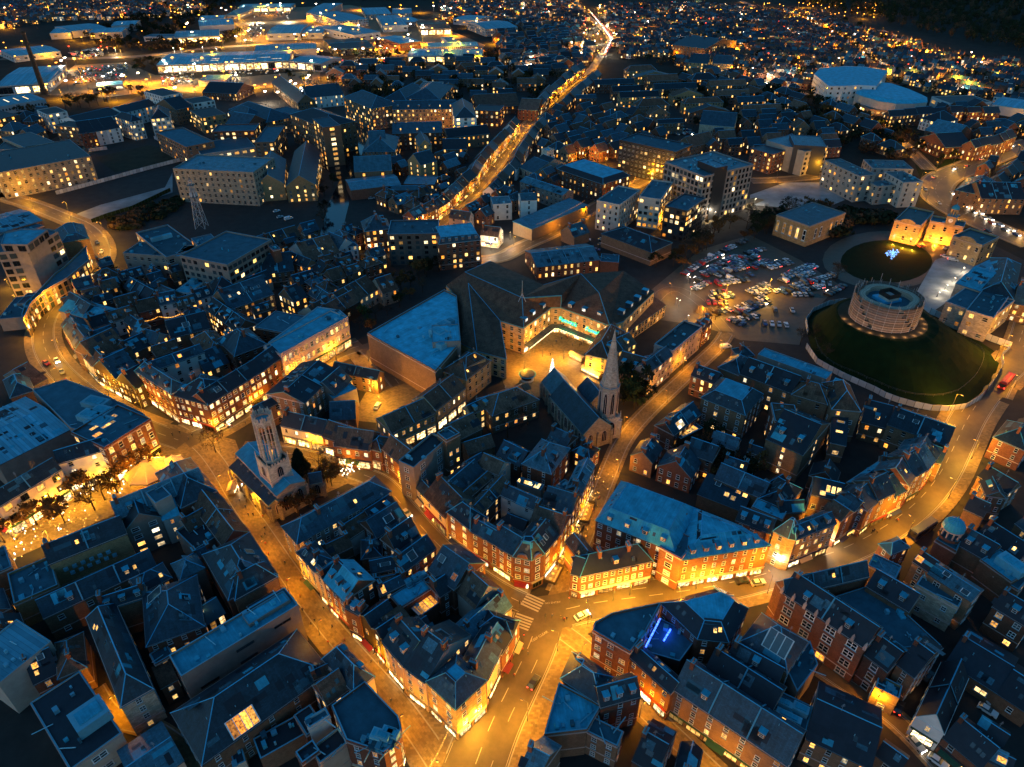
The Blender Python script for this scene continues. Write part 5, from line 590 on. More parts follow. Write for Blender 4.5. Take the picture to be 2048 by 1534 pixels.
b('tiny white gabled shop lit by a white lamp on the curved street',w('-30.4 164.5 -27.7 160.8 4.6',7,'g',1.9,'wr','sl',shop='lb',ch=0))
b('grey sided tall house with cream front at the bend of the curved street',w('-30.7 165.1 -21.5 179.3 6.2',14,'f',0.0,'gc','bk',st=4,lit=0.15,win='cross',sp=6,ww=2.2,shops=(3,)),w('-21.2 176.3 -17.1 180 5.1',16,'f',0,'bb','ff',st=4,lit=0.6,sp=2.2,win='cross'))
b('brown tiled hall with a pale half timbered end gable',w('-4.4 166.9 -0.5 172.8 8',10,'x',3.0,'cr','tl',lit=0,sp=3.5,win='cross',ch=0))
b('three storey back range with lit arched windows over the courtyard',w('-8.9 150.2 -0.7 163.5 5.4',9.5,'g',2.2,'rb','tl',lit=0.9,sp=4,wh=2.2,ch=0))
b('long brown tiled roof lying behind the lit courtyard range',w('-13.3 156.7 -6.2 166.2 4.1',9.5,'g',1.7,'bb','tl',nowin=1,ch=0))
b('broad slate roof between the grey sided house and the tiled roofs',w('-16.7 158.4 -8.9 169 7.8',9.5,'g',3.3,'bb','sl',lit=0.1,ch=0),w('-14.3 173.5 -9.3 178.2 2.6',8,'g',1.1,'bb','sl',lit=0.3,ch=0))
b('slate roofed house with a white side wall facing the dark courtyard',w('-3.5 158.3 7.1 151.7 5.4',9.5,'g',2.5,'wr','sl',lit=0,sp=5,ch=1))
b('low flat roof with two bright roof lights beside the white side wall',w('1.6 166.7 9.1 163.3 3',6.5,'F',0.0,'gc','ff',nowin=1,sk=[(0.28,0.5,'ls',5.5,1.6,0),(0.78,0.5,'ls',2,2.4,0)],clut=4))
b('low dark sheds at the bottom of the courtyard',w('-2.5 151 3.4 147.8 4.7',5,'g',2.0,'bb','bk',lit=0.4),w('-5.5 151.8 -2.5 147.4 5',4,'s',0.9,'bb','sl',lit=0.4))
b('brown tiled shop with cafe tables outside, lowest on the lantern street',w('13.7 140.5 17.7 148.9 9.7',10.6,'x',3.9,'rb','tl',shop='lb',lit=0.6))
b('slate shop on the lantern street above the cafe tables',w('17.7 148.9 21.3 156.9 9.4',11.1,'x',3.7,'rb','sl',shop='lb',lit=0.6))
b('large blue slate shop building at the top of the lantern street',w('21.3 157.1 26.6 170.2 5.2',11.5,'g',2.1,'rb','ps',shop='lb',lit=0.5,sk=[(0.75,0.4,'gb',1.6,2.4,0),(0.3,0.3,'gb',1,1.4,0)],ch=1))
b('brick house with a wide hipped slate roof below the spired church',w('3.3 173.1 12.5 168.1 14.4',9.5,'h',4.2,'rb','ps',lit=0.15,sp=4.5,ch=1))
b('cluttered flat roofs with a chimney row behind the lantern street',w('7.5 152.5 11.1 149.8 5.3',9.5,'F',0.0,'gc','ff',nowin=1,clut=10),w('13.7 162.9 16.8 159.8 4.3',9,'F',0.0,'gc','ff',nowin=1,clut=8))
b('big lead roofed hotel block with box dormers right of the lantern street',w('24.2 144.3 44.6 132.5 18.8',13,'t',3.5,'rb','ld',lit=0.25,dm=[(4,0.35,'lw')],clut=8,ch=0),w('46.3 130.4 72.2 135.7 66.1 142.8 51.9 151.6',12,'p',3.2,'rb','ld',shop='lb',shops=(0,1,2,3),st=4,sp=2.7,lit=0.3,dm=[(6,0.25,'lw')]),w('40.8 134 45.9 129.7 8.8',13,'F',0.0,'rb','ff',lit=0.8,sp=4,ww=2))
b('red brick public house with a white shopfront and slate hip at the junction',w('18.5 126.7 39.1 132.2 7.1',9.5,'h',4,'rb','bk',shop='ls',st=3,lit=0.45,sp=1.9,ch=2,fascia='white_render'),w('16 127.7 18.5 126.7 7.5',9.5,'g',3.2,'rb','bk',shop='ls',st=3,lit=0.2))
b('brown tiled gable at the foot of the lantern street',w('18.8 132.3 23.3 134.7 7.5',10,'x',2.1,'rb','tl',nowin=1,ch=0))
b('long slate range with five small windows behind the hotel block',w('64.7 167.1 77.2 157.8 8.4',8.5,'g',3.5,'bb','sl',lit=0.05,sp=3.2,ch=0,st=2),w('58.9 163 71.2 155.2 8.3',5.5,'s',2.6,'bb','sl',nowin=1,sk=[(0.55,0.4,'lw',1.6,1.6,0),(0.7,0.35,'lw',1.6,1.6,0),(0.75,0.7,'lw',1.6,1.6,0),(0.9,0.65,'lw',1.6,1.6,0),(0.3,0.7,'gb',1.8,1.6,0)]))
b('slate house with two dormers beside the ornate floodlit corner',w('65.5 146.2 74.1 141 6.8',11,'g',2.8,'rb','sl',dm=[(3,0.3,'gb')],lit=0.1))
b('pale lead flat roof behind the ornate floodlit corner',w('72.7 153.6 80.1 148.2 4.7',9,'F',0.0,'bb','ld',nowin=1,clut=3),w('80.5 151.1 88.4 151.7 5.4',9,'g',2.3,'bb','sl',nowin=1))
b('ornate stone corner building with a turret under bright uplighters',w('79.5 137.2 93.6 143.6 5.3',12.5,'g',2.2,'ss','sl',st=4,lit=0.5,ww=1.5,sp=2.3,shop='lb',ch=1),w('74.3 140 77.6 137.3 79.4 136.7 81.9 140.4 78.6 143',13,'p',5,'ss','sl',st=4,sp=2.4,lit=0.4))
b('orange brick building with twin street gables past the ornate corner',w('96 145.5 101.1 149.1 5.3',11.5,'x',2.6,'rb','tl',shop='ls',lit=0.2,ch=0),w('101.3 149.2 106.3 152.5 4.9',11.5,'x',2.5,'rb','sl',shop='ls',lit=0.2,ch=0))
b('slate shop next to the twin orange gables on the bending main road',w('105.3 149.7 110.1 153.4 9.5',11.4,'g',4.0,'rb','sl',shop='lw',lit=0.3),name='terraced_house',cat='house',group='terrace along the bending main road')
b('brick shop with bright window, third from the twin orange gables',w('110.1 153.4 116.7 156.8 9.7',12.1,'g',4.1,'bb','sl',shop='lw',lit=0.3),name='terraced_house',cat='house',group='terrace along the bending main road')
b('brick house with a red awning on the bending main road',w('116.8 156.9 122.2 159.8 9.7',9.9,'g',4.1,'rb','ps',shop='lw',lit=0.3),name='terraced_house',cat='house',group='terrace along the bending main road')
b('dark brick house with dormers halfway along the bending main road',w('122.2 159.8 126.1 164 10.3',12.1,'g',4.3,'rb','sl',shop='lw',lit=0.3),name='terraced_house',cat='house',group='terrace along the bending main road')
b('slate house near the upper end of the bending main road',w('126.1 164 131.6 167.2 11',12.0,'g',4.6,'bb','sl',shop='lw',lit=0.3),name='terraced_house',cat='house',group='terrace along the bending main road')
b('narrow slate house just below the yellow forecourt',w('131.6 167.2 136.7 172.2 10.1',11.9,'g',4.3,'rb','ps',shop='lw',lit=0.3),name='terraced_house',cat='house',group='terrace along the bending main road')
b('end house of the bending terrace beside the yellow forecourt',w('136.7 172.2 141 176.9 11',10.3,'g',4.6,'rb','sl',shop='lw',lit=0.3),name='terraced_house',cat='house',group='terrace along the bending main road')
b('grey lead roofed yard building with tall chimneys inside the terrace',w('108.5 160.9 126.6 173.6 4.6',9,'g',2.0,'bb','ld',lit=0.05),w('117.9 161.7 127.6 167.6 6.4',9.5,'g',2.7,'bb','ps',lit=0.05))
b('dark slate building with three yellow roof windows behind the terrace',w('92.8 159.2 100.7 156 8.7',9,'g',3.7,'bb','bk',lit=0,sk=[(0.5,0.5,'lw',1.2,2.2,0),(0.68,0.5,'lw',1.2,2.2,0),(0.86,0.5,'lw',1.2,2.2,0),(0.35,0.2,'lw',1.8,1.4,0)]))
b('dark slate gabled barn behind the ornate corner',w('75.8 157.4 81.5 152 13.4',9,'h',3.1,'bb','bk',nowin=1),w('80.9 163.4 88 168.2 2.7',7,'g',1.2,'bb','bk',nowin=1))
b('parapeted brick corner block with the blue lit roof terrace',w('19.8 106.7 28 100.8 32.3 106 37.9 115 25 111.8 20.4 108.9',13,'f',0,'rb','ff',st=4,lit=0.35,sp=2.9,ww=1.6,win='cross',clut=8),w('45 104.8 52.2 103.9 59.6 113.6 56.8 117.4 53.3 119.7 38 115.2',13,'t',3,'rb','bk',st=4,lit=0.1,sk=[(0.6,0.5,'gb',5,7,3)]),w('32.2 103.6 40.3 100.8 46 107.5 37.8 113.1',9.5,'F',0,'dk','ff',nowin=1,clut=6))
b('slate roofed shop with four bright fan lights over the narrow lane',w('28.2 101.2 36.3 91.7 4.8',11,'g',2.0,'rb','bk',shop='lb',st=3,lit=0.25,ssp=3))
b('long brown brick range with a slate roof running down the narrow lane',w('37 92.8 57.6 75.4 10.1',11,'g',5.5,'bb','sl',st=4,lit=0.3,sp=3.4,shop='lw',ch=1))
b('dark double pitched hall roofs behind the brown brick range',w('45.6 97.9 57.9 87.2 7.8',11.5,'g',3.5,'bb','bk',nowin=1),w('51.7 101.1 61.3 93.8 5.2',12,'g',2.5,'gc','bk',nowin=1))
b('cut off slate hall with a hipped end at the dark lane mouth',w('14.5 102.4 11.4 95.5 20.1 88.9 23.5 95.8 16.5 102.2',11,'p',3.2,'bb','sl',nowin=1),w('19.9 88.1 29.2 90.7 6.1',11.5,'g',3.2,'rb','sl',lit=0.05,ch=0),w('7 82.4 16.4 83.5 20.2 89.2 10.9 94.7',10,'f',0,'bb','ld',clut=12,nowin=1),w('0.9 74.5 5.1 72.7 10.5 79.9 7 82.1',10.5,'g',3,'bb','ps',nowin=1))
b('low rear extension with white framed windows behind the slate hall',w('16.6 83.8 22.8 80.5 3.8',9,'F',0.0,'bb','ff',lit=0,win='cross',sp=3,clut=4))
b('dark slate gable block in the bottom of the narrow lane',w('25.8 77.9 30.4 74.9 11',8.5,'g',3.5,'rb','bk',lit=0.1),w('34.2 75.2 38.2 73.4 7.1',9,'x',1.8,'bb','bk',lit=0.1))
b('pyramid roofed brick building with a glazed roof lantern',w('55.3 104.4 64 96.2 11.2',12.5,'h',6,'bb','sl',lit=0.05,sk=[(0.62,0.55,'gb',6,5,0)],ch=0),w('66.1 93.2 73.5 100.3 73.9 107 65.6 98.5',9,'F',0,'gc','ff',nowin=1,clut=5))
b('flat roof with large twin fan cooling unit at the bottom edge',w('57 88.7 64.9 83.8 6.8',9,'F',0.0,'gc','ff',nowin=1,un=[(0.3,0.5,5,1.6,1.8),(0.75,0.6,3.5,2.2,1.8),(0.55,0.15,5.5,1.8,1.4)],clut=6))
b('red brick institute with stone dressings and big cross windows',w('69.4 118 83.8 101.4 9',14,'g',4.2,'rb','bk',st=4,sp=4.6,ww=2.3,wh=2.5,lit=0.04,win='cross',gap=0,ch=1,fin=8),w('70.3 117 94.2 123.4 4.8',13.5,'g',3.5,'rb','sl',lit=0.02,nowin=1,ch=0),w('93.1 121.4 100.5 113.4 8.1',12,'g',3.5,'bb','bk',nowin=1,ch=0),w('95.1 104.1 105 104.9 100.9 113.9 94.2 122.8 84.1 119.3',10,'F',0,'bb','ff',nowin=1,clut=8))
b('lower brick wing of the institute with arched stair windows',w('84.8 101.8 88.3 97.2 9.5',11,'g',3.6,'rb','bk',st=3,lit=0.25,sp=5.5,ww=1.5,wh=2.4),w('91.4 99.2 93.9 95.8 13.2',11,'g',3.5,'bb','bk',lit=0.05,ch=1))
b('low flat roofed stone porch with rooftop benches below the institute',w('85.9 95.8 90.2 92.8 3.9',6.5,'f',0.0,'ss','ff',lit=0.7,st=2,sp=4,ww=1.8,clut=9))
b('blue flat pitched office with two roof lights and white windows',w('111.5 125.8 118.1 116.6 6.3',12,'g',1.6,'bb','ps',lit=0,sp=4.5,ww=2,win='cross',sk=[(0.3,0.7,'gb',1.8,1.2,0),(0.8,0.3,'gb',2,1.4,0)],st=3,ch=0),w('107.8 123.5 115.1 116.1 4.6',9.5,'f',0.0,'ls','ff',st=2,lit=0.35,sp=4.5,win='cross'))
b('dark gabled house with a yellow roof light by the covered arcade',w('110 130.6 112.6 126.8 6',11,'g',2.5,'bb','bk',sk=[(0.2,0.4,'la',2,1.6,0)],lit=0),w('111.4 141.7 104.9 138.9 4.3',9,'h',1.7,'rb','ff',lit=0.1),w('98.7 131.3 104.2 126.7 5.5',8.5,'F',0.0,'bb','ps',nowin=1))
b('dome topped dark brick market building on the right',w('121.4 140 125 135.6 132 143.4 130 146.9',9,'f',0,'rb','ff',lit=0.1,nowin=1),w('126.7 138.4 131.8 132 8.8',9.5,'g',3.7,'bb','bk',nowin=1))
b('black gabled house with a round clock in its gable end',w('145.6 157.6 151.1 156.3 6.8',10,'x',2.4,'bb','bk',lit=0,ch=0),w('136.7 152.9 140.4 149.3 7.4',9,'g',3.1,'bb','bk',nowin=1))
b('lead flat roof with plant box at the right edge',w('129.7 132 133.7 124.4 8.6',10,'F',0.0,'bb','ld',nowin=1,un=[(0.65,0.5,7,4,2.6)],clut=5),w('131.9 128.1 135.7 123.2 7.4',8,'F',0.0,'bb','ff',lit=0.5,sp=4))
b('dark brick house with tall yellow lit windows at the right edge',w('124.3 116.5 129.6 110 8',10,'g',3.4,'rb','bk',lit=0.7,st=3,win='cross',sp=3.4,ww=1.6),w('147.6 145.9 149.3 140.2 6.4',10,'g',2.7,'bb','sl',lit=0.2))
b('long low brick mews with a row of lit square windows',w('107.5 103.8 115.2 95.2 14',5.5,'g',3.5,'bb','bk',st=1,lit=1,sp=4.2,ww=3,wh=1.7,win='cross',ch=1),w('115.2 95.2 119.6 89.9 12.1',5.5,'g',3.5,'bb','bk',st=1,lit=0.6,sp=5))
b('pub gable washed with pink and white light at the lane corner',w('91.9 88.4 96.3 84.3 18.5',7.5,'x',4.5,'wr','bk',lit=0.6,sp=2.6,shop='lb',ch=0))
b('row of brightly lit small shops running down the pink lane',w('96.6 84.3 101.3 77.4 9',6,'g',3.8,'rb','bk',shop='lb',st=2,lit=0.8,sp=3,ch=1))
b('long black roofed store with lit office windows on its lane side',w('64.5 82.5 76 75.8 15.6',9,'g',4,'bb','bk',st=3,lit=0.75,sp=3.2,ch=0))
b('small dark house between the pink lane and the long black roof',w('79.3 80 82.8 76.2 5',7,'g',2.1,'bb','bk',lit=0.1,ch=0))
b('black sloping roofs in the bottom right corner',w('102.8 84.2 106.4 80.3 6.9',7,'g',2.9,'bb','bk',nowin=1,ch=0),w('103 78.7 106.6 76.2 4.2',7,'g',1.8,'bb','bk',nowin=1,sk=[(0.5,0.5,'la',2,1.2,0)]))
b('long slate range with nine dark sash windows in the lower left',w('-119.9 113.6 -98.3 130.9 7.5',9,'g',3.5,'bb','sl',st=2,lit=0,sp=5.6,ww=1.5,gap=0,ch=0))
b('slate roofed brick hall with a row of wall mounted cooling units',w('-125.7 128.8 -109.8 140.1 7.5',12,'g',4,'bf','sl',nowin=1,wu=12,sk=[(0.3,0.7,'gb',2,2,1),(0.5,0.75,'gb',2,2,1)],ch=1))
b('long slate roof along the lantern market street',w('-114.2 144.7 -94.2 159.7 7.1',13,'g',4,'bb','ps',nowin=1,ch=1),w('-111.1 141.9 -103.3 147.3 6.5',11.5,'x',4.0,'gc','sl',lit=0.75,sp=3.2,ww=2,ch=0))
b('square grey stair tower rising behind the long slate roof',w('-103.6 147.8 -100.3 151.3 6.6',16,'F',0.0,'pc','ff',nowin=1),w('-102.9 147.1 -99 149.5 7.9',10,'s',4,'pc','ld',lit=0.9,sp=4))
b('white rear wall house with two lit windows near the corner turret',w('-102.2 156.4 -97.4 159.7 7.1',11,'g',3.0,'wr','sl',lit=0.9,sp=4,ch=0))
b('dark gabled house with a finial at the head of the pedestrian street',w('-90.2 157.7 -104 173 11',12,'h',5,'rb','sl',nowin=1,ch=0))
b('tile roofed house on the left side of the pedestrian street',w('-75.7 142.2 -90.6 158.7 8.1',10.5,'g',3.4,'rb','tl',nowin=1,ch=0))
b('walled flat roof yard with bare party walls',w('-89.6 136.5 -82.6 144.6 11.2',8.5,'f',0.0,'gc','bk',nowin=1),w('-94 143.4 -87.5 150.5 6.7',9,'g',2.8,'gc','tl',nowin=1))
b('slate roofed corner house with glass lantern above the pedestrian street',w('-62.6 124.9 -74.7 140 13.1',12.5,'h',5,'rb','sl',nowin=1,ch=0,sk=[(0.5,0.5,'gb',2,2.5,0)]),w('-71.1 116.7 -62.4 124.2 6.9',12.5,'h',4.5,'bb','sl',nowin=1,ch=1))
b('grey walled small hipped house above the long slate range',w('-88.3 124.1 -83.5 128.2 7',11.5,'h',2.5,'gc','ps',lit=0.25,sp=3.5,ch=0),w('-87.6 132.6 -84.5 135.2 3.2',10,'g',1.3,'gc','sl',nowin=1))
b('stepped brick terrace roof with railings at the left edge',w('-129.6 117.6 -121.5 123.8 12.5',9,'f',0.0,'bf','ff',nowin=1,clut=14),w('-140.7 126.4 -137 129.5 10',10,'F',0.0,'bb','ff',nowin=1,clut=5))
b('long flat roofed store with a patchy grey roof in the lower left',w('-75.4 93.6 -53.6 113.4 7.4',14,'f',0.0,'gc','ld',st=3,lit=0.08,sp=9,ww=4,wh=0.8,clut=10,win='modern'),w('-64 107.1 -55.9 114.5 3.8',15,'F',0.0,'gc','ld',nowin=1))
b('sprawling hipped slate building with a stone end front',w('-87.4 88 -82.1 92.4 30.6',12,'h',5,'ls','sl',st=4,lit=0.15,sp=3.4,win='cross',ch=0,sk=[(0.2,0.35,'lw',1,1.2,3),(0.25,0.5,'lw',1,1.2,3)]),w('-88.3 103.4 -76.5 109.2 17.7',12,'h',4.5,'rb','sl',lit=0.35,sp=3.2,ch=0,sk=[(0.25,0.5,'gb',3,4.5,3)]),w('-104.2 113.7 -94.6 118.2 3.4',12,'g',3,'bb','sl',nowin=1))
b('red washed brick courtyard wing with small cross windows',w('-85.7 100.3 -82.6 103.1 3.8',9,'F',0.0,'rb','ff',lit=0.5,win='cross',sp=3),w('-82.9 95.5 -80 97.8 6.1',7,'s',1.1,'rb','tl',lit=0.6,sp=3))
b('amber glowing conservatory with gridded glass roof',w('-78.2 113.1 -74.8 116.6 7',7.5,'g',3,'tm','ff',lit=1,st=2,sp=1.5,ww=1.3,wh=3))
b('vast black flat roof with one pale roof box in the lower left',w('-93.5 75.7 -86.3 83.8 22.7',8.5,'F',0.0,'cr','bk',st=2,lit=0.35,sp=6,ww=3.4,win='cross',un=[(0.72,0.35,7,6,3)]))
b('tile hipped brick house beside the vast black roof',w('-113.2 96.1 -109 99.3 10',7.5,'g',4.2,'rb','bk',lit=0.4,sk=[(0.3,0.6,'la',1.4,1.4,0),(0.6,0.8,'gb',1.6,1.4,0)]),w('-107.6 97.1 -102.4 100.2 11.3',8.5,'h',2.4,'bb','tl',nowin=1))
b('pale standing seam metal roof at the left edge',w('-117.9 93.3 -111.9 104.6 13.6',12,'F',0.0,'pc','mr',nowin=1))
b('blue shallow roofed store at the bottom edge',w('-78.6 72.5 -71.6 79.2 12',6,'g',1.5,'cr','ps',nowin=1,ch=0))
b('huge plain slate hall with one lit gridded roof light',w('-65.7 76.5 -43 98.4 16',9.5,'h',6.5,'bb','sl',lit=0.1,sp=5,sk=[(0.33,0.22,'la',6.5,4.2,0)],ch=0))
b('hipped slate corner building projecting into the pedestrian street',w('-32.1 95.5 -41.2 104.1 5.7',12,'h',4.5,'cr','sl',shop='lb',lit=0.1,ch=0),w('-41.6 88.9 -37.5 92.7 6.7',11,'g',4.5,'rb','tl',lit=0.3,ch=0),w('-46 95.1 -42.7 97 3.3',11,'g',1.4,'rb','tl',lit=0.2,ch=1))
b('flat roofed store crowded with plant beside the pedestrian street',w('-35.4 80.1 -27 77.4 -24.3 79.9 -24 82.7 -25 85.4 -33.8 93.8 -40.2 87.9',12,'f',0,'rb','ff',clut=60,st=4,lit=0.6,shop='lb',shopall=1,un=[(0.2,0.75,3,2,1.8),(0.4,0.8,3,2,1.8),(0.2,0.5,2.4,2.4,2),(0.45,0.55,3,1.6,2.4)]))
b('white walled light well with a blue parapet in the bottom left block',w('-44 82.7 -40.1 85.6 2.3',12,'f',0.0,'wr','ff',nowin=1),w('-49.1 87.6 -45.1 82.9 3.9',9,'F',0,'rb','bk',nowin=1))
b('dark flat yard roofs beside the light well',w('-54.8 79.3 -46.4 84.9 5.4',6,'F',0.0,'bb','bk',nowin=1,clut=6),w('-44.2 76.2 -41.1 78.9 3.1',10,'f',0.0,'rb','sl',nowin=1),w('-40.7 76.7 -35.6 81.3 4.3',9,'f',0.0,'cr','bk',nowin=1))
b('small blue roofed cabin in the amber alley',w('-60.4 78.1 -58.2 79.4 3.4',5,'F',0.0,'cr','sl',nowin=1))
b('red brick market store with columns of lit windows and four glowing roof lights',w('-131.5 174.3 -123.1 189.8 17',14.5,'f',0.0,'rb','ff',st=4,lit=0.85,sp=3.4,ww=1.7,wh=2.2,shop='lb',shops=(0,),sk=[(0.2,0.5,'la',3,2,0),(0.38,0.75,'lw',6,1.4,0),(0.5,0.6,'lw',5,1.4,0),(0.7,0.75,'lw',3,2,0)],clut=8))
b('white rendered four storey shop beside the lit brick store',w('-145 169.4 -133.3 176.3 6.9',12.5,'g',2.9,'wr','sl',st=4,lit=0.6,sp=4.6,shop='lb',ww=1.5,ch=0))
b('cream stone store with tall dark bays over the lantern trees',w('-152.3 149.9 -142.4 167 5.5',12.5,'g',3.5,'pk','sl',st=3,lit=0.55,sp=4.2,ww=2.4,wh=2.4,win='modern',shop='lb',shopall=1,ch=0))
b('low pitched blue metal hall behind the cream stone store',w('-165.1 170.5 -151.6 189.1 32.6',11,'g',2.2,'gc','mr',nowin=1))
b('flat roof crowded with pale plant boxes above the market store',w('-149.8 187.3 -137.1 183.1 -127.9 195 -152.3 209.5 -167 216.7 -175.7 210',12.8,'F',0,'gc','ff',nowin=1,clut=16,un=[(0.3,0.35,7,5,2.2),(0.45,0.55,7,5,2.2),(0.62,0.3,8,6,2),(0.2,0.7,9,5,2)]))
b('curved end slate house behind the plant boxes',w('-185.7 210.5 -179.6 215.5 14.9',9,'h',3.1,'bb','sl',nowin=1,ch=0))
b('old stone gabled hall with a lit rough end wall at the left edge',w('-199.6 228.2 -184.2 221.2 6',7,'x',5,'ls','tl',lit=0.05,sp=6,ch=0))
b('brick flatiron corner building with a dark hipped roof over bright shops',w('-123.7 207.1 -108.1 200.6 15.1',13,'h',4.5,'rb','bk',st=4,lit=0.85,sp=2.6,ww=1.4,shop='lb',ch=1),w('-142.8 221.3 -123 205.9 6.3',14,'h',3.5,'rb','sl',st=4,lit=0.6,sp=2.8,ww=1.4,shop='lb',ch=1),w('-108.1 200.6 -94.4 223.4 9',13,'g',3.5,'rb','bk',st=4,lit=0.85,sp=2.8,ww=1.4,shop='lb',ch=1,sk=[(0.25,0.5,'gb',2.4,2,0)]))
b('dark brick shop with lit windows between the flatiron and the pink stone row',w('-94.7 224.2 -90.4 233.6 9',12.5,'g',3.8,'rb','bk',st=4,lit=0.6,sp=2.4,shop='lb',ch=0))
b('house with a tall white rear wall behind the flatiron corner',w('-138.2 220.7 -121.9 235.4 6',13.2,'g',2.5,'wr','sl',lit=0.1,sp=4,ch=1,sk=[(0.6,0.5,'la',1.6,1.4,0)]))
b('pink stone parade with a long band of regular lit windows',w('-90.3 232 -69.9 261.6 10.4',14,'f',0,'pk','ff',st=3,lit=0.9,sp=2.4,ww=1.6,wh=2.6,shop='ls',gap=0,clut=3),w('-90.5 232.5 -70 262 -74.6 268.1 -84.9 271.2 -97.9 240.9',14.2,'F',0,'pk','ld',nowin=1,clut=8))
b('brick rear blocks round the sunken roof court of the pink stone parade',w('-109.5 258.8 -92.7 253.1 15.2',11,'F',0.0,'rb','ff',lit=0.1,clut=4))
b('slate roofed grey block with dark solar panels',w('-74.5 203 -66.7 224.1 16.4',12,'g',3,'bb','bk',st=4,lit=0.2,sp=3,win='cross',sk=[(0.3,0.75,'gd',3,2.2,1),(0.6,0.75,'gd',3,2.2,1),(0.3,0.35,'gd',3,2.2,1),(0.6,0.35,'gd',3,2.2,1)],ch=1))
b('cluster of slate back roofs beside the solar panels',w('-91.6 200.5 -82.6 210.5 4.6',9,'g',1.9,'bb','sl',lit=0.1),w('-66 212.7 -61.5 222.9 10.3',9,'g',4.3,'gc','sl',lit=0.2))
b('white walled shop row with a dark slate roof facing the churchyard',w('-81.7 195.1 -65.8 189.8 7.9',8,'g',3.6,'wr','bk',st=2,lit=0.7,sp=3.2,shop='ls',ch=1))
b('brick shop row with a brown tiled roof facing the churchyard',w('-65.6 189.1 -53.6 183.1 9',8,'g',4,'rb','tl',st=2,lit=0.6,sp=3,shop='lb',ch=0))
b('slim end house at the top of the curved medieval street',w('-195.4 264.2 -186.2 253.4 8.7',9.3,'g',3.6,'cr','sl',shop='lb',lit=0.75,sp=2.2),name='timber_house',cat='house')
b('timber fronted house with a blue shop sign on the curved medieval street',w('-186.2 253.3 -177.5 243.6 8',10.1,'g',3.4,'tm','sl',shop='lb',lit=0.75,sp=2.2),name='timber_house',cat='house')
b('gabled house with white lamps on the curved medieval street',w('-177.4 243.5 -165.6 231.6 8.4',9.0,'g',3.5,'wr','tl',shop='lb',lit=0.75,sp=2.2),name='timber_house',cat='house')
b('black and white gabled house on the curved medieval street',w('-165.5 231.6 -151.5 221.9 9.6',9.1,'x',6,'tm','sl',shop='lb',lit=0.75,sp=2.2),name='timber_house',cat='house')
b('gabled timber house beside the flatiron corner',w('-151.5 221.9 -141.3 215.5 8',9.6,'x',5.0,'tm','bk',shop='lb',lit=0.75,sp=2.2),name='timber_house',cat='house')
b('modern slate building with a glazed end wall at the bend',w('-204.5 284.7 -189.3 272.6 7.6',10,'g',3.2,'dk','sl',win='modern',lit=0.1,ww=2.2,wh=2.8,sp=2.4,st=2,ch=0),w('-182.4 268.3 -177.6 278.9 23.4',9,'x',2.5,'gc','ld',nowin=1,ch=0))
b('tall white house with three dormers in the old lanes',w('-158.6 279.7 -151.9 283.3 9',10.5,'g',3.8,'wr','sl',lit=0.1,sp=2.6,dm=[(3,0.3,'gb')]))
b('cream house right of the tall white house',w('-151.5 280.8 -144.5 286.3 8',8,'g',3.4,'cr','tl',lit=0.2,sp=2.6))
b('red brick house with a brown roof left of the tall white house',w('-167.3 276.6 -159.5 281.5 8.9',8.5,'g',3.8,'rb','tl',lit=0.15,sp=2.6))
b('low white house with dark brown roof in the old lanes',w('-176.9 269.1 -168.3 276.9 7.9',7.5,'g',3.4,'wr','tl',lit=0.1,sp=2.6))
b('black roofed cottage at the end of the old lanes',w('-182.5 264.6 -176.9 269.1 8',7.5,'g',3.4,'cr','bk',lit=0.3,sp=2.6))
b('slate house with two lit dormers in the old lanes',w('-145.2 287.1 -139.2 292.9 8.1',9,'g',3.4,'wr','sl',lit=0.3,sp=2.6,dm=[(2,0.3,'gb')]))
b('long slate house with a row of five roof windows',w('-125.7 275.7 -110.5 291 17.5',10.5,'g',6.5,'bb','sl',lit=0.35,sp=2.8,sk=[(0.15,0.55,'lp',1.1,1.3,0),(0.35,0.55,'lp',1.1,1.3,0),(0.5,0.55,'gb',1.1,1.3,0),(0.65,0.55,'gb',1.1,1.3,0),(0.8,0.55,'gb',1.1,1.3,0)]))
b('slate range with a brick gable beside the orange lit lane',w('-137.9 278.3 -117.1 257.8 9.5',9.5,'g',4.0,'rb','bk',lit=0.8,sp=2.4,dm=[(6,0.3,'lw')],ch=0))
b('tall red brick house with a hipped slate roof above the flatiron block',w('-110 234.8 -99.9 243.9 16.7',12,'h',5.4,'rb','sl',st=4,lit=0.1,sp=3.2,ch=1))
b('low white shopfront at the end of a lit passage',w('-131 305.4 -126.5 308.1 6.1',7,'g',2.5,'wr','sl',lit=0.8,ch=0),w('-125.2 308.1 -119.1 315.7 7',7,'g',2.9,'cr','sl',lit=0.9,sp=2,ch=0))
b('slate house with two bright windows in a small upper court',w('-99.4 283.9 -94.5 289.8 11.8',10,'g',5.0,'bb','bk',lit=0.8,sp=2.4),w('-95.2 292.3 -84.2 280.6 8',10,'g',3.4,'bb','sl',lit=0.1))
b('long medieval hall with a brown tiled roof and lit timber side',w('-81.3 274 -70.4 290.3 10',7.5,'g',4,'tm','tl',st=1,lit=0.4,sp=3,ch=1))
b('timber sided guild hall with a long brown roof above the garden',w('-84.3 270.9 -64 302.6 14.8',7.5,'g',5,'cr','tl',st=2,lit=0.3,sp=3.5,ch=1),w('-61.3 298.2 -54.7 303.6 12.7',7,'g',5.3,'ls','tl',lit=0.1,ch=0))
b('pair of gabled slate houses with lit windows in the old quarter',w('-147.5 247.6 -144.7 254.5 13.7',10,'x',3.1,'gc','sl',lit=0.9,sp=2.2),w('-160.5 259.4 -156.5 263.8 13',9,'x',2.5,'bb','sl',lit=0.2))
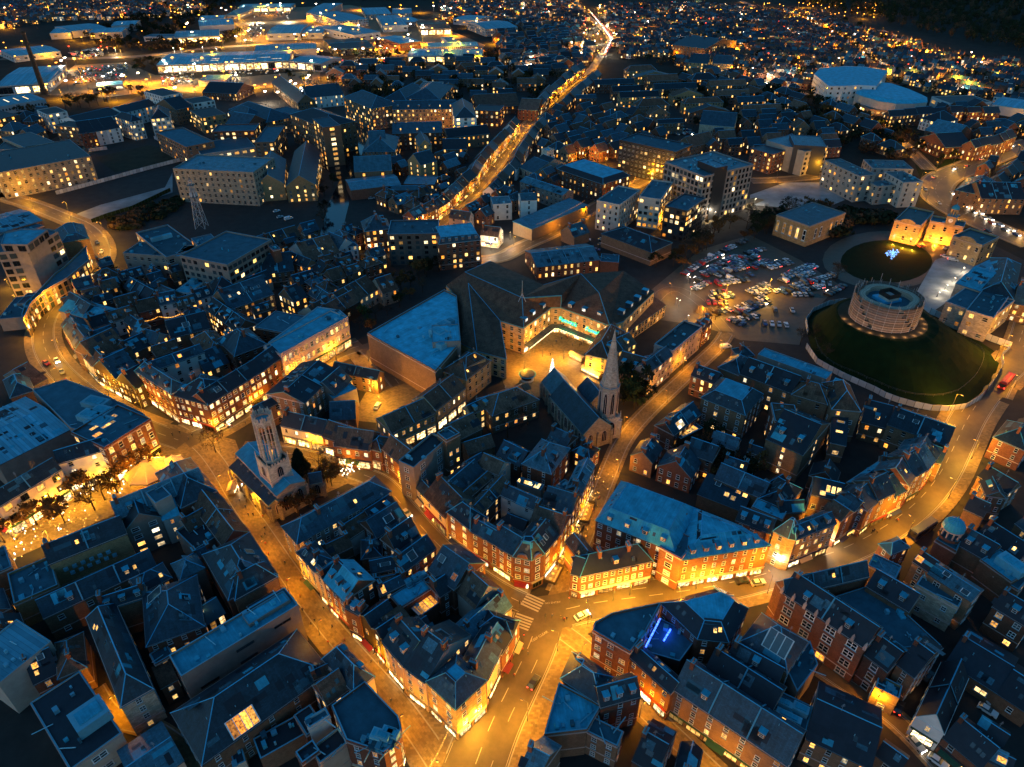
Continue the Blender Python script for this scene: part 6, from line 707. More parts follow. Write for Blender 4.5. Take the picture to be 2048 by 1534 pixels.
b('dark roofed house with a lit blue roof hatch in the old quarter',w('-142.8 252.6 -129.4 261.1 12.7',9.5,'g',5.3,'bb','bk',lit=0.4,sp=4,sk=[(0.45,0.5,'gb',3,2.4,0)]))
b('brown tiled pair of roofs behind the curved medieval street',w('-166.1 235.5 -159 247.1 14.4',9.5,'g',6.1,'bb','tl',nowin=1),w('-158 229.5 -150.7 237.3 9.1',9,'g',3.8,'bb','tl',lit=0.1))
b('slate roof with plant crates in the old quarter',w('-155.3 241 -149.1 250.3 9.8',8.5,'g',4.1,'bb','sl',lit=0.5,sp=4),w('-174.3 251.2 -167.5 258.2 8.4',8,'g',3.5,'bb','sl',lit=0.2))
b('brown gable with a white framed window in the old quarter',w('-121.9 236.3 -113.7 242.8 21',9,'h',4.2,'bb','tl',lit=0.2),w('-121.4 230.7 -114.4 238.2 12.5',7,'g',5.3,'bb','sl',lit=0.6))
b('six storey gridded office block with amber uplit corner piers',w('-243.6 307.5 -231.1 310.6 -228.5 333.6 -234.3 336.7 -246.9 337.2 -255.2 333.1 -255.1 325.2',23,'f',0,'gc','ff',st=6,lit=0.06,sp=3.6,ww=3.0,wh=2.5,win='modern',gap=0,clut=2),w('-241.1 309.2 -228.3 308.7 -228.8 326.9 -241.2 327.9 -247.2 322.4',27,'F',0,'gc','ld',z0=23,st=1,lit=0,sp=4,ww=3.2,wh=2.6,win='modern',clut=2))
b('curved podium wing with a roof terrace lit by small lamps',w('-224.8 313.8 -222.4 293.8 -221.8 283.7 -217.2 272.7 -214.5 269.2 -215.5 272.7 -219.3 283.7 -220 295.4 -216.4 309.5 -216 330.2 -220.7 337.9 -226.1 347.9 -224.5 322.8',9,'f',0,'bf','ff',st=3,lit=0.55,sp=3,ww=1.8,wh=2.3,win='modern'),w('-237.9 347.1 -226.3 352.4 -239.1 371.7 -248.4 375.1 -250.3 363.2',12,'p',2.5,'bf','sl',nowin=1))
b('low blue roofed shops below the gridded office block',w('-230 274.5 -220 276.7 21.8',6,'F',0.0,'gc','ff',nowin=1,clut=6),w('-228.9 287.5 -221.9 288.2 10.8',7,'F',0.0,'gc','sl',nowin=1))
b('ribbed blue metal roof shed at the left edge',w('-284.8 367.2 -270.7 385.7 29.6',9,'g',2,'bb','mr',nowin=1),w('-270.9 371.9 -267 379.9 16.3',8,'F',0.0,'bb','ff',nowin=1))
b('blue clad office tower slab with window bands behind the lattice mast',w('-133 300.6 -120.8 330.7 28.4',20,'f',0.0,'gc','ff',st=6,lit=0.05,sp=3,ww=2.4,win='modern',clut=4),w('-150.5 321 -142.4 327.2 26.7',16,'F',0.0,'gc','ff',st=4,lit=0.6,sp=2.4,ww=1.7,win='cross'))
b('long flat roofed concrete exchange with a lit stair corner',w('-198.6 332.1 -174.7 327.9 14.6',12,'f',0.0,'gc','ff',st=3,lit=0.15,sp=3.6,ww=1.8,win='cross',clut=8),w('-173.1 324.6 -160.6 336.2 43',13,'f',0.0,'gc','ff',st=3,lit=0.2,sp=3,ww=2,win='cross',clut=10,un=[(0.3,0.6,6,2,2),(0.6,0.6,5,2,2)]),w('-158 326.7 -158.2 340.5 12.1',13,'F',0.0,'gc','ld',nowin=1))
b('narrow red clad stair shaft on the office tower slab',w('-118.1 322.7 -115.2 324.8 6',18,'F',0.0,'rb','ff',nowin=1))
b('long lean to market sheds with yellow lit fronts',w('-150.8 338 -138.8 354.5 10.4',5,'s',1.9,'bf','sl',lit=0.8,st=1,sp=2.6),w('-147.4 318.7 -138.9 326.6 12.6',6,'g',5.3,'rb','tl',lit=0.2))
b('brown roofed row beside the market sheds',w('-134.9 352.2 -117.8 368.6 10.5',7,'g',4.4,'gc','tl',lit=0.1),w('-132.2 334.6 -123.7 345.4 18.4',8,'g',6.5,'rb','tl',lit=0.4,sk=[(0.4,0.5,'la',1.4,1.4,0),(0.7,0.6,'la',1.4,1.4,0)]))
b('slate gabled house with a blue roof light among the market roofs',w('-131.2 314.6 -109.3 321.4 17.7',8,'g',6.5,'bb','sl',lit=0.3),w('-119.6 334.5 -103.4 322.2 7.6',9,'g',3.2,'bb','bk',lit=0.2,sk=[(0.4,0.5,'la',1.2,1.2,0)]))
b('white gabled house with a brown roof above the market roofs',w('-104.6 330.4 -90.3 342.1 22.3',8.5,'g',6.5,'wr','tl',lit=0.2,ch=1),w('-92.4 345.4 -84.6 354.4 14.2',8,'x',5.0,'wr','sl',lit=0.2))
b('dark long church hall roof beside the old lanes',w('-139.8 294.3 -129.9 299.6 45.4',9,'h',5,'bb','bk',nowin=1,ch=0))
b('stepped blue flat roofs of a dental practice with white penthouse',w('-160 298 -152.5 296.2 24.5',8,'F',0.0,'wr','ld',lit=0.1,un=[(0.5,0.4,3,3,2.2)],clut=5),w('-169 296.2 -159.4 289.4 7.9',8,'g',3.3,'bb','sl',lit=0.1))
b('porch with a red lit sign beside a dark gabled chapel',w('-177.3 301.8 -173.7 300.9 13.3',7,'h',1.5,'bb','sl',nowin=1,ch=0),w('-188 305.4 -170.4 291.3 8.6',7,'g',3.6,'bb','bk',nowin=1,ch=0))
b('flat blue roofed department store with a blank brick wall',w('-59.3 248 -28.9 220.1 -20.7 241.3 -24.9 281.2 -30.9 287.1',14,'f',0,'bb','ld',nowin=1,clut=16,un=[(0.6,0.6,7,5,2.6),(0.5,0.72,4,6,2),(0.62,0.8,5,3,2.4),(0.75,0.68,3,4,2),(0.8,0.5,4,3,2.4),(0.5,0.85,3,3,1.8)]),w('-31.5 237.1 -20.4 238.4 13.6',16.5,'F',0.0,'gc','ld',nowin=1))
b('tile hipped pavilion with a raised lantern beside the brick tower front',w('-17.3 220.1 -8.4 233.7 12',10.5,'h',4.8,'ss','tl',st=3,lit=0.4,sp=3.4,ch=0),w('-17.7 224.6 -10.4 231.9 6',13,'h',2.4,'ss','tl',nowin=1,ch=0))
b('upper tiled arcade range with glowing shop canopies',w('-27.2 201.5 -17.4 215.7 11.3',10,'g',4,'ss','tl',st=2,lit=0.9,sp=2.6,shop='lb',ch=0))
b('lower tiled arcade range with glowing shop canopies',w('-41.5 189.6 -27.4 201.2 10.8',9,'g',4,'ss','tl',st=2,lit=0.9,sp=2.6,shop='lb',ch=0))
b('tiled arcade range with a lit green doorway opposite the canopies',w('-7 200.2 9.9 210.1 12',8.5,'h',4,'bb','tl',st=2,lit=0.6,sp=3.4,ch=0))
b('tiled block with a blue edged roof left of the green doorway',w('-17.9 186.6 -10.4 192.8 10.2',8.5,'g',4,'bb','tl',nowin=1,ch=0),w('-14.5 200.7 -6.9 206.9 5.7',8.5,'g',2.4,'ss','tl',lit=0.7,ch=0),w('-14.8 181.9 -5.9 186.4 6.7',6,'g',2.8,'bb','tl',nowin=1,ch=0))
b('brown tiled corner shop over bright windows at the arcade foot',w('-60 182.8 -47.5 180.1 9.8',9,'g',4.5,'rb','tl',st=2,lit=0.5,shop='lb',ch=0),w('-49.5 181.9 -43.8 179.7 7.6',9,'h',2.4,'rb','tl',st=2,shop='lb',lit=0.6,ch=0))
b('brown tiled brick house between the arcade foot and the grey sided house',w('-43.3 179.8 -35.8 171.9 7.9',10,'g',4,'rb','tl',lit=0.3,st=3,ch=0))
b('tile hipped range with an arched gallery beside the spire',w('29.8 240.8 38.8 237 23.9',9,'h',5,'ss','tl',st=3,lit=0.3,sp=3,ch=0),w('38.9 238.9 51.8 249.5 9.2',9,'g',3,'ss','tl',lit=0.9,sp=2.4,ch=0),w('41 232.8 53.4 225.6 13',8,'g',4,'bb','tl',nowin=1,ch=0),w('52.4 223.6 60.4 235.2 8.1',8.5,'h',4,'rb','tl',lit=0.7,shop='ls',ch=0))
b('fast food terrace with curved tiled annexe on the car park side',w('51 264.5 71.3 288.1 7.1',6,'s',2.5,'ss','tl',lit=0.2,ch=0))
b('low dark slate shed with a lit corner lamp in the service yard',w('-71.6 231.9 -52.6 225.3 5.7',7,'g',2.4,'bb','bk',lit=0.3,sp=4,ch=0),w('-54.6 225.3 -51.4 229.5 4',7,'F',0,'bb','ff',lit=0.5))
b('blue service canopy and bins wall in the service yard',w('-66.3 210.8 -58.7 217.5 9.8',8,'F',0.0,'gc','ld',nowin=1,clut=4),w('-65.8 200.9 -56.7 201.9 10.3',6,'g',4.3,'bb','sl',nowin=1))
b('long brick terrace with stone window bands on the castle lane',w('64.6 238.9 80.9 258.8 8.5',11,'f',0.0,'pk','sl',st=3,lit=0.35,sp=2.6,ch=0),w('52.5 224.2 64.4 237.8 6.7',10.5,'g',2.8,'pk','sl',st=3,lit=0.2,sp=2.6),w('81.8 260.2 87.7 267.6 6',8.5,'g',2.5,'rb','tl',lit=0.3))
b('long prison style brick range with a pale lead walkway and lit sash windows',w('86.8 222 102.4 209 12.1',12,'g',4.5,'bb','bk',st=3,lit=0.45,sp=4,ww=1.4,ch=0),w('96.6 233.2 117.1 215.8 6.4',13.4,'F',0.0,'gc','ld',nowin=1))
b('gabled end house of the prison style range',w('80.4 228.3 87.1 222.3 12.8',11,'h',3.6,'bb','sl',nowin=1,ch=0),w('89.7 234.1 96.2 235.4 6.1',12,'h',2.4,'bb','sl',nowin=1,ch=1))
b('brown tiled cross wing with a white fan unit on its shoulder',w('101.5 207.1 112.2 200.8 9.5',13,'h',4.5,'bb','tl',st=3,lit=0.1,sp=4.5,ch=1),w('112 196.9 121.5 195.4 16.3',14,'h',5,'bb','tl',st=4,lit=0.7,sp=3.6,ww=1.2,ch=0),w('117.1 211.9 119.6 209.8 5.2',13,'F',0.0,'gc','ld',nowin=1,un=[(0.5,0.5,3,3,2)]))
b('hipped slate house with paired chimneys above the glowing courtyard',w('68.7 206.3 81.7 196 16',12,'t',3,'bb','sl',lit=0.1,st=4,sp=3.6,ch=2),w('83.3 200 93.1 210.5 10.3',9,'F',0.0,'bb','ld',nowin=1,clut=6))
b('orange lit brick wall house on the castle lane',w('69.4 225.3 77.2 219.4 7.6',9,'g',3.2,'rb','bk',lit=0.3,sp=3))
b('low slate hall with four lit roof lights and a glowing courtyard',w('56.1 189.6 68.3 201.9 8.1',8,'g',3.4,'rb','sl',lit=0.2,sk=[(0.3,0.45,'lp',4,1.2,0),(0.3,0.2,'lp',4,1.2,0)]),w('59.1 190.9 68.3 197.2 6',5,'F',0.0,'tm','ff',nowin=1,sk=[(0.5,0.5,'lw',8,5,0)]))
b('windowless brown gable with four small yellow windows in a column',w('85.2 182.8 94.6 174.4 22.7',12,'g',6,'bb','bk',st=4,lit=1,sp=12,ww=1.1,ch=0),w('90.3 190.8 98.3 189.4 10.9',13,'F',0.0,'rb','tl',lit=0.15,sp=4,ch=0))
b('slate lean to with a column of three lit skylights',w('108.8 185.8 113.4 184 13.2',8,'s',3,'bb','sl',lit=1,st=1,sp=2.4,ww=1.8,sk=[(0.5,0.4,'lw',2.6,1,0),(0.55,0.75,'lw',2.6,1,0)]))
b('long dark terrace with white framed windows below the mound',w('124.3 197.3 131.7 193.4 13.2',8,'g',5.5,'bb','bk',lit=1,sp=3,st=2),w('130.6 192.6 145.5 181 13.5',10.5,'g',3.5,'bb','sl',lit=0.05,sp=3,st=3,win='sash',ch=1,sk=[(0.15,0.6,'gb',2,1.4,0),(0.4,0.6,'gb',2,1.4,0)]))
b('cluttered slate back extensions below the dark terrace',w('133.4 180.4 140.7 174.4 8.2',8,'g',3.5,'bb','sl',lit=0.3,sk=[(0.4,0.5,'la',2,1,0)]),w('118.3 169.9 127.4 165.8 8.1',9,'g',3.4,'bb','ps',lit=0.1))
b('dark slate villa at the road fork, right edge',w('165.1 187.4 171.8 180.1 13.9',9,'h',4,'rb','sl',lit=0.05,sp=3.4))
b('stone museum wing with glass pyramid roofs right of the mound',w('196.3 282 209.1 267 25.3',11,'F',0.0,'ls','ff',st=2,lit=0.35,sp=4,ww=1.4),w('209.4 299 216.3 291 40.2',12,'g',2.4,'ls','ld',nowin=1,ch=0),w('216.3 291 227.2 283.4 44.6',12,'h',4,'ls','sl',nowin=1,ch=0),w('208 265.2 237.4 297.2 10.7',12,'F',0.0,'ls','ff',st=3,lit=0.5,sp=4.4,ww=1.6))
b('brick side range of the museum with lit yellow windows',w('229.4 285 235.9 280.8 18.1',9,'g',6.5,'bb','sl',lit=0.8,sp=3))
b('long stone gallery building with tall floodlit columns',w('164.9 368.6 192.9 389.3 21.9',12,'F',0.0,'ss','sl',st=1,lit=0.5,sp=4,ww=1.6,wh=6,clut=5))
b('long retail shed with strips of lit roof lights and a red glowing front',w('-400.9 853.7 -258.7 880.7 71.7',9,'g',1.5,'pk','mr',lit=0.9,st=1,sp=7,ww=5.5,wh=4,shop='lb',ssp=8,sk=[(0.27,0.6,'lp',9,1.5,0),(0.27,0.35,'lp',9,1.5,0),(0.42,0.6,'lp',9,1.5,0),(0.42,0.35,'lp',9,1.5,0),(0.6,0.5,'lp',12,1.2,0),(0.7,0.3,'lp',12,1.2,0),(0.8,0.55,'lp',14,1.2,0),(0.9,0.3,'lp',12,1.2,0)],win='plain'),name='warehouse',cat='warehouse')
b('end unit of the long retail shed with a plain blue roof',w('-258.1 878.5 -216.9 861.9 41.3',9,'g',1.5,'pk','mr',lit=0.6,st=1,sp=8,ww=4,shop='lb',ssp=9,win='plain'),name='warehouse',cat='warehouse')
b('blue roofed shed directly behind the long retail shed',w('-320 951.6 -247.5 968.9 45.7',8,'g',1.5,'mt','mr',nowin=1,win='plain'),name='warehouse',cat='warehouse')
b('grey roofed shed beside the straight lit service road',w('-343 1083.4 -297.6 1088.1 84.7',9,'g',1.5,'mt','mr',lit=0.3,st=1,sp=9,ww=4,win='plain'),name='warehouse',cat='warehouse')
b('small shed with slatted lit roof next to the grey roofed shed',w('-297.2 1095.3 -268.6 1096.8 72.4',8,'g',1.5,'mt','mr',lit=0.8,st=1,sp=8,ww=4,sk=[(0.3,0.5,'lc',5,9,0),(0.7,0.5,'lc',5,9,0)],win='plain'),name='warehouse',cat='warehouse')
b('tall pale shed at the top of the retail park',w('-338 1290.6 -304.4 1290.6 132.4',11,'g',1.5,'mt','mr',nowin=1,win='plain'),name='warehouse',cat='warehouse')
b('low floodlit depot at the top of the retail park',w('-483.2 1390.1 -392.5 1399.9 56.5',7,'g',1.5,'mt','mr',lit=0.9,st=1,sp=10,ww=7,wh=3,shop='lb',ssp=12,win='plain'),name='warehouse',cat='warehouse')
b('dark octagonal roofed car showroom by the depot',w('-467.6 1286.4 -449.4 1286.4 89.9',8,'h',5,'mt','ps',lit=0.8,st=1,sp=5,ww=4,win='plain'),name='warehouse',cat='warehouse')
b('grey long unit left of the service road',w('-467.1 1163.3 -420.6 1181.1 70.2',8,'g',1.5,'mt','mr',nowin=1,win='plain'),name='warehouse',cat='warehouse')
b('narrow unit behind the grey long unit',w('-499.1 1249.6 -462.3 1257.6 38.9',7,'g',1.5,'mt','mr',lit=0.3,st=1,sp=9,ww=3,win='plain'),name='warehouse',cat='warehouse')
b('lit car dealership with four glazed bays among dark trees',w('-460.7 1054.3 -405.6 1073.7 62',8,'g',1.5,'mt','mr',lit=0.95,st=1,sp=14,ww=9,wh=4,shop='lb',ssp=14,win='plain'),name='warehouse',cat='warehouse')
b('low flat showroom left of the glazed dealership',w('-511.9 1074.2 -471.1 1074.2 24.5',6,'F',1.5,'mt','ff',lit=0.6,st=1,sp=9,ww=6,wh=2.5,win='plain'),name='warehouse',cat='warehouse')
b('pale shed with three white floodlights, right of the far cluster',w('-626.7 1105.5 -594.2 1141.9 63.9',9,'g',1.5,'mt','mr',nowin=1,win='plain'),name='warehouse',cat='warehouse')
b('low pale shed left of the far cluster',w('-651.5 1092.1 -626.2 1100 61.7',8,'g',1.5,'mt','mr',lit=0.6,st=1,sp=9,ww=4,win='plain'),name='warehouse',cat='warehouse')
b('pale shed in front of the far cluster',w('-598.5 1096.8 -556.4 1106.4 46.7',8,'g',1.5,'mt','mr',nowin=1,win='plain'),name='warehouse',cat='warehouse')
b('small pale shed right of the far cluster',w('-600.1 1166.8 -568.2 1175.7 51.1',8,'g',1.5,'mt','mr',nowin=1,win='plain'),name='warehouse',cat='warehouse')
b('grey depot shed with dark doors by the red parking strip',w('-601.8 918.9 -564.8 956.6 61.8',7,'g',1.5,'mt','mr',lit=0.4,st=1,sp=9,ww=4,win='plain'),name='warehouse',cat='warehouse')
b('supermarket with a broad blue roof beside the tall chimney',w('-515.2 742.5 -471.2 756.9 101.5',9,'g',1.5,'mt','mr',lit=0.9,st=1,sp=9,ww=6,wh=3,shop='lb',ssp=12,win='plain'),name='warehouse',cat='warehouse')
b('teal roofed entrance canopy of the supermarket',w('-471.2 756.9 -493 832.1 14',9,'g',1.5,'mt','ps',lit=0.6,st=1,sp=8,ww=5,wh=3,win='plain'),name='warehouse',cat='warehouse')
b('flat shed with slanting lit roof strips below the chimney',w('-467 664.4 -439.6 695.1 41',7,'F',1.5,'mt','mr',lit=0.2,st=1,sk=[(0.15,0.5,'lp',1.2,16,0),(0.35,0.5,'lp',1.2,16,0),(0.55,0.5,'lp',1.2,16,0),(0.75,0.5,'lp',1.2,16,0)],win='plain'),name='warehouse',cat='warehouse')
b('petrol station canopy in the supermarket car park',w('-423.7 759.8 -401.9 771.2 21.5',5,'F',1.5,'mt','mr',lit=1,st=1,sp=8,ww=6,wh=2,win='plain'),name='warehouse',cat='warehouse')
b('small flat roofed kiosk before the long retail shed',w('-328.9 784.6 -300.5 786.3 28.7',6,'F',1.5,'mt','mr',lit=0.8,st=1,sp=8,ww=5,wh=2.4,win='plain'),name='warehouse',cat='warehouse')
b('white domed roof shed at the top left of the trading estate',w('-264.3 1196.5 -224.7 1225.1 117.7',10,'g',1.5,'mt','mr',win='plain'),name='warehouse',cat='warehouse')
b('long white shed with a lit gable in the trading estate',w('-192 1159.1 -156.3 1168 116.7',9,'g',1.5,'mt','mr',lit=0.8,st=1,sp=7,ww=4,win='plain'),name='warehouse',cat='warehouse')
b('lower white shed with a blue canopy in the trading estate',w('-218.6 1069.6 -186.8 1100.7 97',9,'g',1.5,'mt','mr',lit=0.3,st=1,sp=9,ww=4,win='plain'),name='warehouse',cat='warehouse')
b('wide grey shed at the back of the trading estate',w('-240.6 1292.8 -199.9 1303.5 90.9',8,'g',1.5,'mt','mr',win='plain'),name='warehouse',cat='warehouse')
b('pale shed beyond the lit gable shed',w('-198.5 1303.5 -166.4 1307.8 73.1',8,'g',1.5,'mt','mr',win='plain'),name='warehouse',cat='warehouse')
b('brick sports hall with a barrel roof and a bright lamp',w('-145.4 998.6 -121 1019 62.8',9,'g',1.5,'rb','mr',lit=0.2,st=1,win='plain'),name='warehouse',cat='warehouse')
b('large curved roof sports hall right of the trading estate',w('-38.3 1117.6 8.5 1137.7 77.7',10,'g',3,'mt','mr',win='plain'),name='warehouse',cat='warehouse')
b('long blue roofed garden store with a glowing front',w('-125.7 918.6 -36.2 918.6 47.8',8,'g',1.5,'mt','mr',lit=0.95,st=1,sp=9,ww=7,wh=3.5,shop='lb',ssp=10,win='plain'),name='warehouse',cat='warehouse')
b('thin blue unit with striped roof lights behind the garden store',w('-107.7 985.4 -43.3 994.5 33.2',7,'g',1.5,'mt','mr',sk=[(0.65,0.5,'lc',1.5,5,0),(0.75,0.5,'lc',1.5,5,0),(0.85,0.5,'lc',1.5,5,0)],win='plain'),name='warehouse',cat='warehouse')
b('brown roofed bowling hall with bright lower windows',w('-132.5 1125.1 -88.6 1133.4 89.6',9,'g',1.5,'bf','tl',lit=0.8,st=1,sp=8,ww=5,shop='lb',ssp=9,win='plain'),name='warehouse',cat='warehouse')
b('dark long unit above the garden store',w('-224 960.1 -175.6 979 79.6',8,'g',1.5,'dk','bk',win='plain'),name='warehouse',cat='warehouse')
b('lit trade counter with white signs',w('-85.5 1025.5 -72.1 1029.7 42.2',7,'g',1.5,'mt','mr',lit=0.9,st=1,sp=6,ww=5,shop='lb',ssp=6,win='plain'),name='warehouse',cat='warehouse')
b('grey shed with yellow frontage near the bowling hall',w('-93.6 1241.5 -57.6 1222 53.9',8,'g',1.5,'mt','mr',lit=0.8,st=1,sp=8,ww=4,win='plain'),name='warehouse',cat='warehouse')
b('blue strip shed with a red lamp at the estate edge',w('-168.4 1211 -144.2 1220.4 58.6',7,'g',1.5,'mt','mr',win='plain'),name='warehouse',cat='warehouse')
b('white cube flats with balconies at the left of the riverside estate',w('-385.1 603.8 -374.6 615.3 23.9',15,'F',0.0,'wr','bk',lit=0.15,sp=4,ww=1.6),w('-363 573.8 -340.3 567.2 14.2',14,'F',0.0,'bb','bk',lit=0.3,sp=3.5,ww=1.6))
b('long white flats with a black roof, left of the rear pair',w('-350.8 588.6 -333 621 27.6',12,'g',3.5,'wr','bk',lit=0.1,sp=4,ww=1.6,st=4,ch=0))
b('long white flats with a black roof, right of the rear pair',w('-331.2 622.2 -313.2 655.3 21.9',12,'g',3.5,'wr','bk',lit=0.15,sp=4,ww=1.6,st=4,ch=0))
b('terrace of alternating white and brick flats by the fenced lot',w('-337.5 561.7 -328.4 567.7 26.7',11,'g',6.5,'rb','bk',lit=0.2,sp=3.4,ch=0),w('-328.4 567.7 -322.7 572.7 25.5',11,'g',6.5,'wr','bk',lit=0.3,sp=3.4,ch=0),w('-322.7 572.7 -315.4 580.4 25',11,'g',6.5,'wr','bk',lit=0.2,sp=3.4,ch=0))
b('white rounded balcony tower, left of two by the fenced lot',w('-305.9 581.9 -300 589.4 25.8',15,'h',3.8,'wr','bk',lit=0.5,sp=3,ww=1.6,ch=0))
b('white rounded balcony tower, right of two by the fenced lot',w('-294.1 591.1 -280.7 596.6 27',15,'h',5.8,'wr','bk',lit=0.5,sp=3.2,ww=1.8,ch=0))
b('tallest white tower of flats with a flat black top',w('-303.8 641.7 -292.3 655.6 32',21,'F',0.0,'wr','bk',lit=0.1,sp=4,ww=1.5))
b('white penthouse flats right of the tallest white tower',w('-282.3 650.9 -267.8 663.9 22.5',13,'F',0.0,'wr','bk',lit=0.1,sp=3.6,ww=1.8),w('-289.1 629.8 -279.7 642.1 32.8',13,'g',6.5,'bb','bk',lit=0.05,ch=0))
b('tan block with amber windows behind the terraced brick hotel',w('-256.9 602 -241 614.5 30.9',13,'F',0.0,'bf','bk',lit=0.5,sp=3.4,ww=1.7),w('-243 623.3 -219.9 600.5 18.8',12,'h',6.5,'bb','sl',lit=0.2,ch=0))
b('long slate ranges stepping down towards the river',w('-245.6 635.3 -200.5 592.3 25.5',12,'h',6.5,'bb','sl',lit=0.2,ch=0),w('-211.7 575.2 -201.5 596.5 21.7',13,'x',6.5,'rb','sl',lit=0.4,ch=0))
b('U shaped brick hotel with floodlit terraces',w('-235.1 512.8 -220.2 527.2 55.2',14,'f',0.0,'bb','ff',lit=0.1,sp=4,ww=1.7),w('-188.1 521 -174.1 522.3 45.4',15,'f',0.0,'bb','ff',lit=0.3,sp=4,ww=1.7),w('-229.5 550 -197.9 553.4 20.8',15,'f',0.0,'rb','ff',lit=0.5,sp=4,ww=1.8),w('-224.6 509.8 -190.9 529.1 32.7',10,'F',0.0,'pc','ff',lit=0.8,sp=5,ww=3,st=2))
b('stone faced office with a blue roof and a lit corner slot',w('-214.1 440.8 -161 433 30.9',21,'f',0.0,'ls','ps',st=6,lit=0.12,sp=3.4,ww=1.5,gap=0,clut=8))
b('twin slate gabled halls by the river bend',w('-164.4 440.2 -146.8 444.5 52.9',11,'x',6.5,'bf','sl',lit=0.8,sp=4,st=2,ww=1.4,ch=0),w('-144.3 439.2 -126.2 442.5 77.8',11,'x',6.5,'bf','sl',lit=0.6,sp=4,ch=0))
b('long brick flour mill with a dark mansard above the water',w('-175.6 576.9 -140.7 537.6 27.6',22,'h',5,'bb','bk',st=6,lit=0.22,sp=3.4,ww=1.5,win='cross',ch=0),w('-204.2 626.7 -185 609.2 13.3',14,'F',0.0,'rb','ff',lit=0.1))
b('tower end of the flour mill with one column of white windows',w('-134.3 512.8 -123.1 518.8 28.1',28,'F',0.0,'bb','ff',st=8,lit=0.85,sp=8,ww=3,wh=1.9,win='cross',gap=0))
b('long pale stone office with rows of lit windows at the left edge',w('-330 445.5 -287.9 482.1 54.3',17,'F',0.0,'ls','sl',st=5,lit=0.5,sp=3.6,ww=1.6,clut=5),w('-343.2 501 -330.7 516.4 42.4',17,'F',0.0,'ls','sl',st=5,lit=0.4,sp=3.6),w('-366.9 503 -348 508 24.2',15,'F',0.0,'ls','sl',st=5,lit=0.3,sp=3.6))
b('brick block with curved lit floors at the left edge',w('-414.6 584.3 -405.4 599.7 38.7',16,'F',0.0,'bb','bk',lit=0.5,sp=3.4,ww=1.8))
b('workshop with a striped roof in a red lit yard',w('-267.3 719.4 -261 751.6 36.8',7,'x',6.5,'rb','bk',sk=[(0.4,0.3,'lc',1.2,7,0),(0.4,0.6,'lc',1.2,7,0)],lit=0.2))
b('slate terrace on the bank beyond the flour mill',w('-244.7 761 -195.9 672.5 16.5',9,'g',6.5,'bb','sl',lit=0.2,ch=2))
b('white fronted slate terrace behind the flour mill',w('-190.5 688.3 -159.5 702.4 36.9',10,'g',6.5,'wr','sl',lit=0.4,sp=4,ch=2))
b('riverside flats with stepped lit bays',w('-149.1 654.3 -117.7 612.5 25.5',18,'h',6.5,'bb','sl',lit=0.4,sp=3.4,ww=1.6,st=6,ch=0))
b('yellow lit brick apartment range with three roof gables',w('-101.1 618.1 -47.7 620.5 27.7',16,'g',4,'bf','sl',st=5,lit=0.5,sp=3.2,dm=[(6,0.3,'lw')],ch=0),w('-45.9 581.5 -28.5 583.7 46.2',18,'h',6.5,'wr','sl',lit=0.7,sp=4,ww=2,ch=0))
b('red brick apartment range in front of the yellow lit range',w('-92.5 555.2 -54.2 559.1 31.6',13,'g',4,'rb','sl',st=4,lit=0.4,sp=3.2,dm=[(3,0.3,'lw')],ch=1))
b('hipped slate apartment block behind the yellow lit range',w('-96.7 668 -65.1 663.3 56.2',14,'h',6.5,'rb','sl',lit=0.3,ch=0),w('-88.2 704.4 -68.4 702.9 24.3',16,'F',0.0,'wr','sl',lit=0.6,sp=3.4))
b('dark slate block with skylights at the river corner',w('-117.1 669.2 -94.6 662.5 53.3',13,'h',6.5,'bb','sl',lit=0.3,ch=0))
b('curved brick terrace of lit windows in a courtyard',w('-49.7 554.3 -17.6 567.5 12',10,'g',5.1,'bb','bk',lit=0.85,sp=3.2,st=2))
b('small brick terrace under the curved courtyard terrace',w('-51.5 527.3 -33.5 528.2 13.3',9,'g',5.6,'bb','bk',lit=0.6,sp=3))
b('gabled stone mill house in the courtyard',w('-68 519.3 -58.9 521.5 22.5',14,'x',3.9,'bf','sl',lit=0.2,ch=0),w('-72.2 486.5 -62.2 476.1 14.4',13,'x',6.0,'bf','sl',lit=0.9,sp=5,ch=0),w('-63.5 485.9 -55.6 489.7 15.7',10,'g',6.5,'bf','sl',lit=0.1,ch=0))
b('blue slate riverside house cluster above the water',w('-108.5 513.5 -84.9 514.8 37.3',11,'h',6.5,'bb','ps',lit=0.2,ch=1),w('-104.9 522.8 -92.7 525 28.1',13,'g',6.5,'bb','ps',lit=0.1))
b('long slate warehouse with arched lit windows above the water',w('-106.7 470.9 -81.8 474.6 25',10,'g',6.5,'bb','ps',lit=0.9,sp=9,ww=1.8,st=2,ch=0))
b('pale green metal roof workshop',w('-71.4 454.4 -51 453.1 17.3',7,'F',0.0,'rb','ps',lit=0.2))
b('low blue roofed brick yard sheds',w('-104.1 443.1 -73.2 454.4 22.1',7,'g',1.5,'rb','ps',nowin=1,ch=0),w('-79.5 446 -57.1 446.7 9',6,'g',1.2,'rb','ps',nowin=1,ch=0))
b('modern brick block with a lit glass stair',w('-32.4 628 -10.8 623.8 20.3',13,'F',0.0,'rb','bk',lit=0.6,sp=4,ww=1.8))
b('long low tiled hall beside the lit avenue',w('-31.9 664.4 7.2 670.9 44',7,'g',6.5,'rb','tl',lit=0.2,ch=0),w('5.2 648.2 22.5 645.1 42.1',9,'g',5,'rb','tl',lit=0.1,ch=0))
b('dark brick hotel with a sunken black roof',w('30.2 467.6 57.6 436.6 25.6',13,'t',2.6,'rb','bk',st=4,lit=0.3,sp=3.4,ww=1.5,gap=0))
